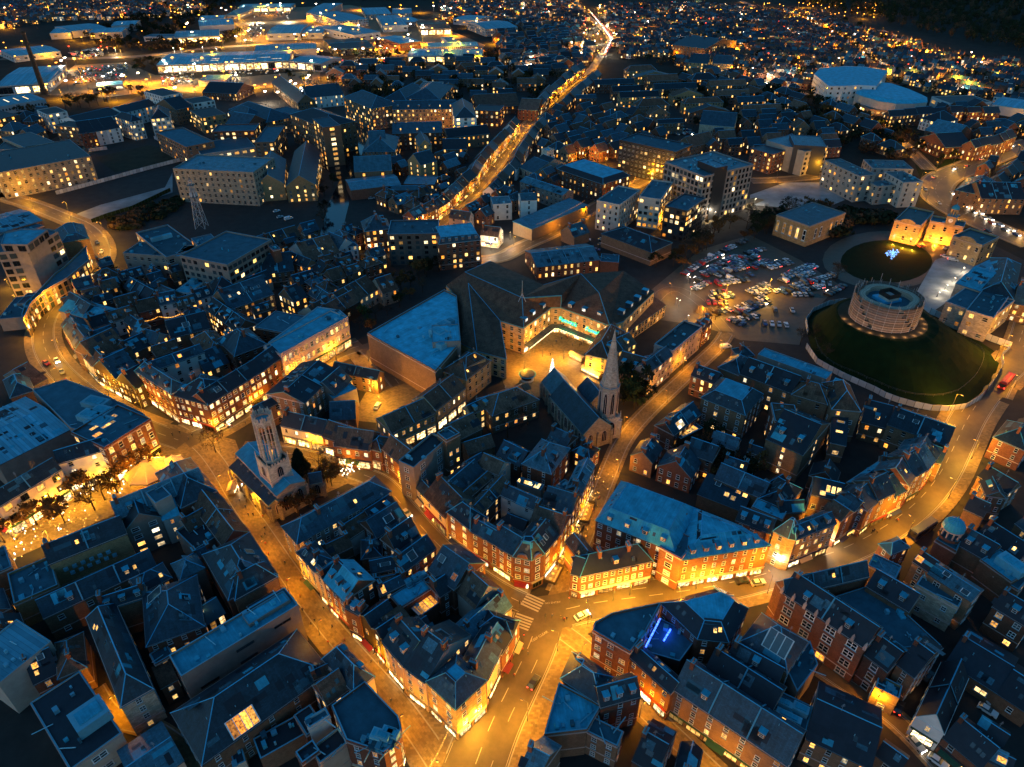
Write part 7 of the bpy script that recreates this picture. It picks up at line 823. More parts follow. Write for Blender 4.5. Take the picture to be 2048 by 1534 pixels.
b('dark panelled apartment block with a red lit stairwell',w('75.6 502.6 109.2 472.9 22.7',22,'f',0.0,'dk','ff',st=7,lit=0.3,sp=3.2,ww=2.2,clut=6))
b('flat roofed student block with pale end walls',w('49.2 394.8 61.5 387.3 30',17,'f',0.0,'pc','ff',st=5,lit=0.2,sp=3,win='modern',clut=4),w('74.3 398.6 85.9 393.7 32.8',18,'f',0.0,'pc','ff',st=5,lit=0.55,sp=3,ww=1.8,win='modern',clut=4))
b('dark balcony block above the lit parking court',w('86.5 383.3 97.4 375.3 25.5',18,'f',0.0,'dk','ff',st=6,lit=0.3,sp=3,ww=2,win='modern',clut=4))
b('timber clad container market with a pale roof and festoon lights',w('11.3 377.2 46.8 415.9 14.6',7,'s',1,'tf','ps',st=2,nowin=1,ch=0))
b('white flat roofed house with a blue top near the container market',w('-11.4 408.3 0 410 13.4',10,'F',0.0,'wr','ps',lit=0.1,sp=4))
b('tall white gabled house near the container market',w('5.5 407.6 15 408.8 12.6',13,'g',2,'wr','ps',lit=0.2,sp=5,ch=0))
b('long grey office with a pale slate roof below the towered church',w('5.2 451.6 31.5 425 10.3',10,'g',2,'gc','ps',lit=0.15,sp=3.6,ch=0))
b('pink rendered pub on the corner of the lit avenue',w('-37.1 392.9 -25.2 388.6 8.1',8,'g',3.4,'pk','tl',lit=0.3,sp=4))
b('bright white half timbered pub at the avenue foot',w('-17.8 369.7 -7.7 366.6 9',7,'g',3.8,'wr','tl',shop='lb',lit=0.6,st=2,sp=3))
b('brick and stone house with white pilasters by the river bridge',w('-79.6 357.5 -66.1 361.6 14.2',14,'h',5.6,'rb','sl',st=4,lit=0.8,sp=3.2,ww=1.6,ch=2),w('-85.6 361.8 -81.5 367.3 5.6',10,'h',2.2,'rb','bk',lit=0.3,ch=1))
b('flat topped block wrapped in dark scaffolding net',w('-64.8 344.2 -38.7 345.6 19.4',17,'f',0.0,'nt','ff',st=6,lit=0.35,sp=3.4,ww=2,win='plain',clut=6))
b('red brick offices with white pilasters and a blue mansard roof',w('-37.6 337.7 -16.4 343.4 17.7',15,'m',3,'rb','sl',st=5,lit=0.3,sp=3.2,ww=1.5,dm=[(6,0.4,'gb')]))
b('round fronted brick garage with gabled blue roofs',w('12.7 327.3 45.9 336.4 21.5',7,'g',3,'rb','ps',st=2,lit=0.7,sp=3,ch=0),w('45.9 335.9 55.3 334.4 9.7',6,'F',0.0,'rb','ff',nowin=1))
b('long dark slate shed beside a small car yard',w('49.9 368.6 73.6 343.6 18.2',8,'h',4,'bb','bk',nowin=1,ch=0),w('34.8 368.6 44 376 11',6,'g',4.6,'bb','ps',nowin=1))
b('white gabled house with a blue neon window by the river',w('-94.2 347.6 -83.1 352.6 18.9',8,'h',4.9,'wr','sl',lit=0.1,ch=0))
b('tallest stepped grey office tower with a dark roof box',w('111.8 404 147.1 426.5 33',28,'f',0.0,'gc','ps',st=8,lit=0.14,sp=3.2,ww=2,wh=2.2,win='modern',gap=0),w('119.1 408.1 127.1 412.3 16.1',32,'F',0.0,'dk','ps',nowin=1))
b('cream hotel with a blank side wall and square black windows',w('203.8 492 224.6 505.2 34.2',17,'F',0.0,'pc','ps',st=5,lit=0.15,sp=4.4,ww=2.6,wh=2,win='modern',gap=0,edges=(0,)),w('197.6 497.9 218.2 493.8 27',20,'F',0.0,'dk','ps',nowin=1))
b('red and white striped brick flats beside the cream hotel',w('183.1 496.2 195.1 505.6 18.4',14,'F',0.0,'rb','sl',lit=0.4,sp=3,ww=1.6))
b('long pale brick college flats around a stepped court',w('220 439.7 231.8 443.1 34.5',17,'F',0.0,'pc','sl',lit=0.25,sp=5,ww=1.6,edges=(0,3)),w('236.7 459.2 262.7 456.7 18.6',16,'F',0.0,'pc','sl',lit=0.2,sp=4,ww=1.4),w('230.9 435 249.4 438.9 9.2',12,'F',0.0,'pc','sl',st=3,lit=0.3,sp=4,ww=1.4),w('244.1 430.2 257 431.9 21.4',16,'F',0.0,'pc','sl',lit=0.15,sp=4,ww=1.4))
b('curved fronted glass office with white vertical panels',w('304.9 758.9 298.8 703.2 312.5 703.2 328.5 706.9 343.9 703.2 387.1 776.3 372.6 797.2 352.4 800.9 321.3 789.8',17,'F',0,'wr','ld',st=4,lit=0.12,sp=5,ww=1.6,win='modern'))
b('low oval arena with a dished metal roof',w('323.4 698 325.3 684 332.2 667 343 656.6 358.2 656.6 373.3 661.8 382.1 680.5 381.2 705.3 375.3 735.5 360.8 741.1 341.7 731.6',12,'p',2,'pc','ld',nowin=1),w('322.5 691.7 325.8 665.4 343.2 659 359.4 691.7 346.2 702.1 340.5 720',5,'F',0,'bf','ff',st=1,lit=0.9,sp=4,ww=3))
b('white lit leisure hall with a flat black roof',w('401.9 675 443.3 679.7 27.6',8,'F',0.0,'wr','bk',st=1,lit=0.9,sp=9,ww=6,wh=3))
b('pale metal roofed sports hall at the right edge',w('438.5 671.7 458.1 652.5 40.3',8,'g',2,'mt','mr',nowin=1))
b('red brick town house with lit windows below the oval arena',w('322.5 621.2 337.7 624.5 9',9.7,'g',3.8,'rb','bk',lit=0.7,sp=3),name='terraced_house',cat='house')
b('dark brick town house below the oval arena',w('337.7 624.5 349.2 627 9.9',9.8,'g',4.2,'rb','bk',lit=0.7,sp=3),name='terraced_house',cat='house')
b('yellow lit town house below the oval arena',w('349.2 627 363.9 630.8 10.6',10.1,'g',4.5,'rb','bk',lit=0.7,sp=3),name='terraced_house',cat='house')
b('end town house below the oval arena',w('363.9 630.8 378.9 634.7 9.2',9.5,'g',3.8,'rb','bk',lit=0.7,sp=3),name='terraced_house',cat='house')
b('white villa with a dark roof above the road junction',w('355.9 601.6 376.6 612.7 18.3',9,'h',6.5,'wr','bk',lit=0.3))
b('slate flats with a blue roof end above the road junction',w('335 584.2 348.1 564.2 27.8',8,'g',6.5,'rb','ps',nowin=1),w('324.5 531.7 346.7 536.2 28.8',9,'g',6.5,'rb','bk',lit=0.8,sp=4,st=2))
for k in (w('342.5 525.6 349.6 529.5 9.8',10.6,'g',4.1,'rb','bk',lit=0.75,sp=3),
w('349.7 529.6 360.2 535.4 9.6',10.8,'g',4.0,'rb','bk',lit=0.75,sp=3),
w('360.2 535.5 366.9 539.5 10.9',9.5,'g',4.6,'rb','bk',lit=0.75,sp=3),
w('367 539.5 376.2 545.9 10.9',9.0,'g',4.6,'rb','bk',lit=0.75,sp=3),
w('376.3 545.9 383.5 550.9 10.1',10.0,'g',4.2,'rb','bk',lit=0.75,sp=3),
w('383.6 550.9 392 556.7 10.6',10.3,'g',4.4,'rb','bk',lit=0.75,sp=3)): b('brick row house with lit windows along the bridge approach',k,name='terraced_house',cat='house',group='row houses along the bridge approach')
b('gothic chapel with a long slate roof and a pale gable',w('152.1 587 177.8 578.1 32.6',12,'g',7,'ls','sl',st=1,lit=0.1,sp=6,ch=0),name='church',cat='church')
b('rusty brown shed like roof beside the chapel',w('135.1 536.1 156.9 552.2 14.1',8,'g',5.9,'bb','tl',lit=0.3))
b('stone terrace of gabled villas lit orange on the far street',w('200.8 863.3 221.6 856.2 38.3',10,'g',6.5,'ss','sl',lit=0.5,sp=4,ch=2),w('228.4 863.9 250.4 858.8 27.4',9,'g',6.5,'ss','sl',lit=0.5,sp=4,ch=2))
b('long dark institution with tall chimneys on the skyline',w('199.9 959.1 234.5 928.2 79.7',14,'g',6.5,'bb','sl',lit=0.3,sp=4,ch=3))
b('brick hospital range with a lit lower floor on the right',w('281.3 435.1 295.9 422.6 29.4',10,'h',6.5,'bb','sl',lit=0.1,sp=4),w('288.9 419.5 315.4 418 22.8',10,'g',6.5,'bb','bk',lit=0.25,sp=3.6,st=3))
for k in (w('-56 388.2 -50.2 398 9.1',9.1,'g',3.8,'rb','sl',lit=0.55,sp=2.4,shop='lw'),
w('-50.2 398.1 -44.6 407.5 9.1',8.4,'g',3.8,'bb','tl',lit=0.55,sp=2.4,shop='lw'),
w('-44.6 407.5 -38.4 421.8 8.7',7.7,'g',3.7,'wr','bk',lit=0.55,sp=2.4,shop='lw'),
w('-38.4 421.9 -35.6 430.6 8.1',8.1,'g',3.4,'rb','tl',lit=0.55,sp=2.4,shop='lw'),
w('-35.6 430.6 -31.3 444.1 9.8',8.1,'g',4.1,'cr','sl',lit=0.55,sp=2.4,shop='lw'),
w('-31.2 444.1 -28.5 452.2 9.4',8.5,'g',4.0,'rb','tl',lit=0.55,sp=2.4,shop='lw'),
w('-28.4 452.2 -23.5 465.3 9.8',9.3,'g',4.2,'bb','bk',lit=0.55,sp=2.4,shop='lw'),
w('-23.5 465.3 -22 476.9 8.5',9.0,'g',3.5,'wr','tl',lit=0.55,sp=2.4,shop='lw'),
w('-22 476.9 -20.3 490.5 9.5',8.1,'g',4.0,'rb','sl',lit=0.55,sp=2.4,shop='lw'),
w('-20.3 490.5 -18.1 501.4 8.4',8.6,'g',3.5,'cr','tl',lit=0.55,sp=2.4,shop='lw'),
w('-18.1 501.5 -15.9 510.8 9.5',8.9,'g',4.0,'rb','bk',lit=0.55,sp=2.4,shop='lw'),
w('-15.9 510.9 -13.1 522.8 9.8',8.9,'g',4.1,'bb','tl',lit=0.55,sp=2.4,shop='lw'),
w('-13.1 522.8 -10.2 535 9.9',8.8,'g',4.1,'wr','sl',lit=0.55,sp=2.4,shop='lw'),
w('-10.2 535.1 -6.8 548.4 8.7',9.2,'g',3.6,'rb','tl',lit=0.55,sp=2.4,shop='lw'),
w('-6.8 548.5 -4.2 558.9 9.4',9.0,'g',3.9,'cr','bk',lit=0.55,sp=2.4,shop='lw'),
w('-4.2 559 -1.4 570.1 9.1',8.7,'g',3.8,'rb','tl',lit=0.55,sp=2.4,shop='lw'),
w('-1.3 570.2 1.9 584.2 8.1',7.5,'g',3.4,'bb','sl',lit=0.55,sp=2.4,shop='lw'),
w('1.9 584.3 3.9 593 9.6',8.3,'g',4.0,'wr','tl',lit=0.55,sp=2.4,shop='lw'),
w('3.9 593 7 606.3 8.8',9.3,'g',3.7,'rb','bk',lit=0.55,sp=2.4,shop='lw')): b('narrow old house along the left side of the lit avenue',k,name='terraced_house',cat='house',group='old houses on the left of the lit avenue')
for k in (w('21.6 616.8 17.3 600.6 8.9',7.1,'g',3.7,'rb','sl',lit=0.3,sp=2.6),
w('17.3 600.6 14 588.2 9',7.9,'g',3.8,'bb','tl',lit=0.3,sp=2.6),
w('14 588.1 10.4 574.1 8.1',7.2,'g',3.4,'wr','bk',lit=0.3,sp=2.6),
w('10.4 574.1 7.6 560.1 10',7.9,'g',4.2,'rb','sl',lit=0.3,sp=2.6),
w('7.6 560 4.6 544.5 9.1',7.3,'g',3.8,'bb','tl',lit=0.3,sp=2.6),
w('4.6 544.5 1.8 528.7 8.3',7.6,'g',3.5,'wr','bk',lit=0.3,sp=2.6),
w('1.8 528.7 -0.6 513.8 8.3',8.7,'g',3.5,'rb','sl',lit=0.3,sp=2.6),
w('-0.6 513.8 -2.7 500.6 9.3',8.9,'g',3.9,'bb','tl',lit=0.3,sp=2.6),
w('-2.7 500.6 -6 484.8 9.5',7.6,'g',4.0,'wr','bk',lit=0.3,sp=2.6),
w('-6 484.7 -10.4 467.3 8',8.3,'g',3.4,'rb','sl',lit=0.3,sp=2.6),
w('-10.4 467.3 -13.6 456 8.5',9.0,'g',3.6,'bb','tl',lit=0.3,sp=2.6),
w('-13.6 456 -18.7 439.3 8.7',7.5,'g',3.7,'wr','bk',lit=0.3,sp=2.6)): b('narrow old house along the right side of the lit avenue',k,name='terraced_house',cat='house',group='old houses on the right of the lit avenue')
for k in (w('27.9 670.6 32.2 688 10.1',8.3,'g',4.2,'rb','bk',lit=0.5,sp=2.6),
w('32.2 688 36.9 707.2 9.9',8.5,'g',4.2,'bb','sl',lit=0.5,sp=2.6),
w('37 707.2 41.9 727.1 10.3',9.4,'g',4.3,'rb','bk',lit=0.5,sp=2.6),
w('41.9 727.2 47.7 746.7 9.3',8.1,'g',3.9,'rb','sl',lit=0.5,sp=2.6),
w('47.7 746.8 56.1 771.9 9.3',8.0,'g',3.9,'bb','bk',lit=0.5,sp=2.6),
w('56.1 772 60.7 785.8 9.8',9.6,'g',4.1,'rb','sl',lit=0.5,sp=2.6),
w('60.8 785.9 67.7 805.1 10',8.0,'g',4.2,'rb','bk',lit=0.5,sp=2.6),
w('67.7 805.1 74.6 823.6 10.7',10.0,'g',4.5,'bb','sl',lit=0.5,sp=2.6),
w('74.7 823.7 82.9 845.7 10.7',8.3,'g',4.5,'rb','bk',lit=0.5,sp=2.6)): b('tall narrow house on the upper left of the lit avenue',k,name='terraced_house',cat='house',group='houses on the upper left of the lit avenue')
for k in (w('87.8 815.9 80.1 792.5 9.3',7.6,'g',3.9,'bb','sl',lit=0.3,sp=3),
w('80.1 792.5 73.6 772.9 11',8.5,'g',4.6,'rb','bk',lit=0.3,sp=3),
w('73.6 772.8 65 746.6 10.1',8.2,'g',4.3,'bb','sl',lit=0.3,sp=3),
w('65 746.5 57.4 724.4 9.8',9.1,'g',4.1,'rb','bk',lit=0.3,sp=3),
w('57.4 724.3 50.1 702.9 10.9',8.1,'g',4.6,'bb','sl',lit=0.3,sp=3),
w('50 702.8 41.6 678.4 9.5',6.9,'g',4.0,'rb','bk',lit=0.3,sp=3)): b('house on the upper right of the lit avenue',k,name='terraced_house',cat='house',group='houses on the upper right of the lit avenue')
b('orange floodlit stone courthouse with projecting wings and low slate roofs',w('216.6 378.7 227 369.9 27.7',11.5,'f',0.0,'ss','sl',st=2,lit=0.25,sp=3.2,ww=1.3,wh=2.4,clut=2,ped=(0,)),w('235.9 377.4 249.8 367.9 9.7',11.5,'f',0.0,'ss','sl',st=2,lit=0.2,sp=4.4,ww=1.3,wh=2.2,clut=2))
b('unlit stone wing of the courthouse with a segmental pediment',w('237.4 355.5 246.4 343.1 18.6',11.5,'f',0.0,'ss','sl',st=2,lit=0.12,sp=3.1,ww=1.2,wh=2.2,clut=2,ped=(0,)))
for d in BUILDINGS: plan_building(d)
for k in KEEPOUT: reg(k, -.5)
SEG = [(a, b, hw + pv * .8) for n, pts, hw, pv, *_ in STREETS for a, b in zip(pts, pts[1:])]
def on_street(p, extra=0):
 for a, b, r in SEG:
  if abs(p[0] - a[0]) > 260 and abs(p[1] - a[1]) > 260: continue
  dx, dy = b[0] - a[0], b[1] - a[1]; L = dx * dx + dy * dy; t = max(0, min(1, ((p[0] - a[0]) * dx + (p[1] - a[1]) * dy) / L)) if L else 0
  if (a[0] + dx * t - p[0]) ** 2 + (a[1] + dy * t - p[1]) ** 2 < (r + extra) ** 2: return True
 return False
def grid(poly, d):
 an = math.atan2(d[1][1] - d[0][1], d[1][0] - d[0][0]); ca, sa = math.cos(an), math.sin(an)
 q = [(p[0] * ca + p[1] * sa, -p[0] * sa + p[1] * ca) for p in poly]; us = [p[0] for p in q]; vs = [p[1] for p in q]
 return an, (lambda u, v: (u * ca - v * sa, u * sa + v * ca)), min(us), max(us), min(vs), max(vs)
def fill(z, rnd):
 """small houses packed into a block wherever nothing stands yet"""
 label, group, P, d, cw, cd, gx, gy, h, m, r, drop, lit, rts = z; an, T, u0, u1, v, v1 = grid(P, d); ms, rs, rt = m.split(','), r.split(','), rts.split(',')
 NM = dict(g='gabled ', x='cross gabled ', h='hipped ', sl='slate', ps='pale slate', bk='black', tl='brown tile', rb='red brick', bb='brown brick', bf='buff brick', wr='white', cr='cream'); MC = dict(rb='red_brick', bb='brown_brick', bf='buff_brick', wr='white_render', cr='cream_render'); RC = dict(sl='slate', ps='pale_slate', bk='black_roof', tl='clay_tile')
 while v < v1:
  u = u0
  while u < u1:
   w, dp = cw * rnd.uniform(.75, 1.3), cd * rnd.uniform(.85, 1.25)
   if rnd.random() < drop: u += w + gx; continue
   cu, cv = u + w / 2, v + dp / 2 + rnd.uniform(-.6, .6)
   for s in (1, .75, .55):
    ww, dd = w * s, dp * s; pts = [T(cu + a * ww / 2, cv + b * dd / 2) for a, b in ((-1, -1), (1, -1), (1, 1), (-1, 1))]
    test = [T(cu + ww * i / 4, cv + dd * j / 4) for i in (-2, -1, 0, 1, 2) for j in (-2, -1, 0, 1, 2)]
    if min(ww, dd) > 4 and inpoly(test[12], P) and not any(covered(*t, -1) for t in test) and not any(on_street(test[k]) for k in (0, 4, 12, 20, 24)):
     t = rnd.choice(rt); mm = rnd.choice(ms); rr = rnd.choice(rs); plan_building(['house', NM[t] + NM[rr] + ' roofed ' + NM[mm] + ' ' + label, 'house', group + ', ' + NM[t] + NM[rr] + ' ' + NM[mm], [[pts, round(rnd.uniform(*h), 1), t, min(5, .42 * (dd if t == 'g' else ww if t == 'x' else min(ww, dd))), MC[mm], RC[rr], dict(lit=lit * .6)]]]); break
   u += w + gx
  v += cd + gy
rnd = random.Random(42)
for z in INFILL: fill(z, rnd)
def sheet(name, pts, z, m, kind='structure', n=None):
 b = MB(); P = [(p[0], p[1], z) for p in pts]
 ar = sum(pts[i][0] * pts[(i + 1) % len(pts)][1] - pts[(i + 1) % len(pts)][0] * pts[i][1] for i in range(len(pts)))
 if ar < 0: P = P[::-1]
 b.face(P, m, [(p[0], p[1]) for p in P]); return tag(b.build(name), kind=kind)
sheet('ground', [(-4500, -300), (4500, -300), (4500, 6000), (-4500, 6000)], 0, 'ground_soil')
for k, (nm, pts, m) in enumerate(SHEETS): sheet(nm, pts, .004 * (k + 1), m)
def resample(pts, step):
 # smooth the line a little, then even steps
 P = [Vector(p) for p in pts]
 for _ in range(2):
  Q = [P[0]]
  for a, b in zip(P, P[1:]): Q += [a.lerp(b, .25), a.lerp(b, .75)]
  Q.append(P[-1]); P = Q
 out = [P[0]]; acc = 0
 for a, b in zip(P, P[1:]):
  l = (b - a).length
  if l < 1e-6: continue
  s = step - acc
  while s <= l: out.append(a.lerp(b, s / l)); s += step
  acc = (acc + l) % step
 out.append(P[-1]); return out
LINES = []
for nm, pts, hw, pv, sf, sp, pf in STREETS:
 c = resample(pts, 2.0); N = []
 for i in range(len(c)):
  t = (c[min(i + 1, len(c) - 1)] - c[max(i - 1, 0)]).normalized(); N.append(Vector((-t.y, t.x)))
 LINES.append((nm, c, N, hw, pv, sf, sp, pf))
def on_road(p, skip=None):
 for nm, c, N, hw, *_ in LINES:
  if nm == skip: continue
  h2 = (hw + .05) ** 2
  for q in c[::1]:
   if (q.x - p[0]) ** 2 + (q.y - p[1]) ** 2 < h2: return True
 return False
for k, (nm, c, N, hw, pv, sf, sp, pf) in enumerate(LINES):
 b = MB(); z = .10 + .004 * (k % 7); d = 0
 for i in range(len(c) - 1):
  p = [c[i] - N[i] * hw, c[i + 1] - N[i + 1] * hw, c[i + 1] + N[i + 1] * hw, c[i] + N[i] * hw]
  b.face([(q.x, q.y, z) for q in p], sf, [(d, -hw), (d + 2, -hw), (d + 2, hw), (d, hw)]); d += 2
 tag(b.build('road' if sf == 'asphalt' else 'street_paving'), kind='structure')
 b = MB(); d = 0
 for i in range(len(c) - 1):
  d += 2
  for s in (1, -1):
   if pv < .5: continue
   mid = (c[i] + c[i + 1]) / 2 + (N[i]) * s * (hw + .6)
   if on_road(mid, nm): continue
   a0, a1 = c[i] + N[i] * s * hw, c[i + 1] + N[i + 1] * s * hw; k0, k1 = c[i] + N[i] * s * (hw + .3), c[i + 1] + N[i + 1] * s * (hw + .3)
   o0, o1 = c[i] + N[i] * s * (hw + pv), c[i + 1] + N[i + 1] * s * (hw + pv); zt = .22 + .003 * (k % 5)
   def f(P, m):
    P = P if s > 0 else P[::-1]; P = P[::-1]
    b.face(P, m, [(q[0], q[1]) for q in P])
   f([(a0.x, a0.y, .01), (a0.x, a0.y, zt), (a1.x, a1.y, zt), (a1.x, a1.y, .01)][::-1], 'kerb_stone')
   f([(a0.x, a0.y, zt), (k0.x, k0.y, zt), (k1.x, k1.y, zt), (a1.x, a1.y, zt)], 'kerb_stone')
   f([(k0.x, k0.y, zt), (o0.x, o0.y, zt), (o1.x, o1.y, zt), (k1.x, k1.y, zt)], 'paving')
 if b.f: tag(b.build('pavement'), kind='structure')
 if sf == 'asphalt':  # painted lines
  b = MB()
  for i in range(0, len(c) - 1):
   if hw >= 3.2 and i % 4 < 2 and not on_road(c[i], nm):
    b.face([(q.x, q.y, .14) for q in (c[i] - N[i] * .09, c[i + 1] - N[i + 1] * .09, c[i + 1] + N[i + 1] * .09, c[i] + N[i] * .09)], 'road_paint')
   if hw > 5 and i % 7 < 2 and not on_road(c[i], nm):
    for s in (.5,): b.face([(q.x, q.y, .14) for q in (c[i] + N[i] * (hw * s - .08), c[i + 1] + N[i + 1] * (hw * s - .08), c[i + 1] + N[i + 1] * (hw * s + .08), c[i] + N[i] * (hw * s + .08))], 'road_paint')
   for s in (-1, 1):
    if not on_road(c[i] + N[i] * s * (hw - .4), nm):
     b.face([(q.x, q.y, .14) for q in (c[i] + N[i] * (s * (hw - .35) - .06), c[i + 1] + N[i + 1] * (s * (hw - .35) - .06), c[i + 1] + N[i + 1] * (s * (hw - .35) + .06), c[i] + N[i] * (s * (hw - .35) + .06))], 'road_paint')
  if b.f: tag(b.build('road_marking'), kind='structure')
b = MB()
for (p, q, n, wd, ln) in CROSSINGS:  # zebra bars between two kerb points
 p, q = Vector(p), Vector(q); u = (q - p).normalized(); v = Vector((-u.y, u.x))
 for i in range(n):
  c = p.lerp(q, (i + .5) / n); P = [c - u * wd / 2 - v * ln / 2, c + u * wd / 2 - v * ln / 2, c + u * wd / 2 + v * ln / 2, c - u * wd / 2 + v * ln / 2]
  b.face([(a.x, a.y, .145) for a in P], 'road_paint')
tag(b.build('crossing_marking'), kind='structure')
def text(name, s, loc, rot, size, m, parent=None, ext=.02, shear=0):
 cu = bpy.data.curves.new(name, 'FONT'); cu.body = s; cu.size = size; cu.align_x = 'CENTER'; cu.align_y = 'CENTER'; cu.extrude = ext; cu.shear = shear; cu.materials.append(M[m])
 t = bpy.data.objects.new(name, cu); C.objects.link(t); me = bpy.data.meshes.new_from_object(t.evaluated_get(bpy.context.evaluated_depsgraph_get())); bpy.data.objects.remove(t); me.materials.clear(); me.materials.append(M[m])
 o = bpy.data.objects.new(name, me); C.objects.link(o); o.location = loc; o.rotation_euler = rot
 if parent: o.parent = parent
 return o
for s, (x, y), a, sz in ROADTEXT: tag(text('road_lettering', s, (x, y, .146), (0, 0, a), sz, 'road_paint', ext=.001), kind='structure')

def lamp_thing(h, arm, gm):
 r = empty('street_lamp', (0, 0, 0)); b = MB(); b.bar((0, 0, 0), (0, 0, 1.2), .14, 'post_metal', 6); b.bar((0, 0, 1.2), (0, 0, h), .09, 'post_metal', 6, .06); b.build('post', r)
 b = MB(); b.bar((0, 0, h), (arm, 0, h + .25), .05, 'post_metal'); b.build('arm', r)
 b = MB(); b.box((arm, 0, h + .12), (.8, .32, .2), 'post_metal'); hd = b.build('lamp_head', r)
 b = MB(); b.box((arm, 0, h + .02), (.62, .28, .1), gm); b.build('lens', hd); return r
LDAT = {}
def lamp_light(root, loc, p, col, rad=.25, spot=False):
 key = (round(p, -1), col, spot)
 if key not in LDAT:
  l = bpy.data.lights.new('lamp_light', 'SPOT' if spot else 'POINT'); l.energy = p; l.color = col; l.shadow_soft_size = rad
  if spot: l.spot_size = math.radians(168); l.spot_blend = .55
  LDAT[key] = l
 o = bpy.data.objects.new('lamp_light', LDAT[key]); C.objects.link(o); o.location = loc; o.parent = root
SOD = (1, .37, .006); SOD2 = (1, .46, .03); WHT = (1, .80, .55)
LAMP_POWER = 830
lp = {}
NLAMP = 0
def put_lamp(x, y, rz, h=8, arm=1.4, power=1.0, white=False, label=None, z=0):
 global NLAMP
 key = (h, arm, white)
 if key not in lp: o = lp[key] = lamp_thing(h, arm, 'lamp_white' if white else 'lamp_sodium'); o.location = (x, y, z); o.rotation_euler = (0, 0, rz)
 else: o = copy_thing(lp[key], (x, y, z), rz)
 tag(o, label, 'street lamp', label.replace(' lamp', ' lamps', 1))
 lamp_light(o, (arm, 0, h - .25), LAMP_POWER * power, WHT if white else (SOD, SOD, SOD2)[NLAMP % 3], .25, h > 8.5); NLAMP += 1
for nm, c, N, hw, pv, sf, sp, pf in LINES:
 step = max(1, int(sp * 1.45 / 2)); side = 1
 for i in range(step // 2, len(c), step):
  side = -side; p = c[i] + N[i] * side * (hw + .7)
  if on_road(p, nm): continue
  if covered(p.x, p.y, 1): 
   p = c[i] - N[i] * side * (hw + .5); 
   if covered(p.x, p.y, 1) or on_road(p, nm): continue
   n = N[i] * side
  else: n = N[i] * -side
  far = p.y > 620
  put_lamp(p.x, p.y, math.atan2(n.y, n.x), 8 if hw > 4 else 5.5, 1.6 if hw > 4 else 1.0, pf * (1.25 if hw > 4 else 1) * (1.6 if far else 1), False, 'orange sodium lamp beside the ' + nm.replace('_', ' '))
for h, p, wt, lab, q in EXTRA_LAMPS:
 for x, y in zip(q[::2], q[1::2]): put_lamp(x, y, -math.pi / 2, h, 1.0, p, wt, lab)

for d in ALLB: building(d)
BLDS = len(ALLB)
# far terraces: individual houses first, then the rest as one mass
farm = {}
def far_house(b, x, y, rz, L, D, h, rnd, lit, off=(0, 0)):
 ca, sa = math.cos(rz), math.sin(rz); T = lambda u, v: (x + u * ca - v * sa - off[0], y + u * sa + v * ca - off[1])
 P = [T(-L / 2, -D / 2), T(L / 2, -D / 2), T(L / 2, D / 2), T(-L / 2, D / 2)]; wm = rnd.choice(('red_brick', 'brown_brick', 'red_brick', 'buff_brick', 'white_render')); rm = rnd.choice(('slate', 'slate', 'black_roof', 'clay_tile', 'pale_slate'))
 for i in range(4): b.wallq(P[i], P[(i + 1) % 4], 0, h, wm)
 r = h + D * .38; m0 = T(-L / 2, 0); m1 = T(L / 2, 0)
 b.face([(*P[0], h), (*P[1], h), (*m1, r), (*m0, r)], rm); b.face([(*P[2], h), (*P[3], h), (*m0, r), (*m1, r)], rm)
 b.face([(*P[1], h), (*P[2], h), (*m1, r)], wm); b.face([(*P[3], h), (*P[0], h), (*m0, r)], wm)
 b.box((*T(L / 2 - .5, 0), r - .6), (.8, 1.0, 1.7), 'brick_stack', rz)
 sgn = -1
 for u in (-L * .25, L * .25):
  for zc in (1.6, 4.3):
   pm = 'glass_dark' if rnd.random() > lit + .18 else rnd.choice(('lit_warm', 'lit_pale', 'lit_amber', 'lit_warm'))
   a = T(u - .65, -D / 2 - .06); c = T(u + .65, -D / 2 - .06); b.wallq(a, c, zc - .75, zc + .75, pm)
   if pm == 'glass_dark': b.wallq(T(u - .75, -D / 2 - .03), T(u + .75, -D / 2 - .03), zc - .95, zc - .75, 'window_frame')
rnd = random.Random(5); FARH = []
for P, d, gap, lit, dens in FARZONES:
 an, T, u0, u1, v, v1 = grid(P, d)
 while v < v1:
  u = u0; run = 0
  while u < u1:
   L = rnd.uniform(5.2, 7)
   if run <= 0: run = rnd.randint(6, 14); u += rnd.uniform(5, 14)
   p = T(u, v)
   if inpoly(p, P) and rnd.random() < dens and not covered(*p, -1) and not on_street(p, 2): FARH.append((*p, an, L, lit))
   if rnd.random() < .13:
    p = T(u, v - gap * .5)
    if inpoly(p, P): FARLAMPS.append((*p, 7, rnd.choice(['lamp_sodium'] * 5 + ['lamp_white', 'lamp_red'])))
   u += L + .05; run -= 1
  v += gap * rnd.uniform(.9, 1.1)
mass = MB(); FARH.sort(key=lambda f: f[1])
for i, (x, y, rz, L, lit) in enumerate(FARH):
 if i < 200:
  b = MB(); far_house(b, x, y, rz, L, 8.5, rnd.uniform(5, 6.2), rnd, lit, (x, y)); o = b.build('far_terraced_house'); o.location = (x, y, 0)
  tag(o, 'small terraced house in the long rows near the skyline', 'house', 'terraced rows near the skyline')
 else: far_house(mass, x, y, rz, L, 8.5, rnd.uniform(5, 6.2), rnd, lit)
if mass.f: tag(mass.build('distant_houses'), 'mass of small terraced houses beyond the nearer rows', 'houses', None, 'stuff')
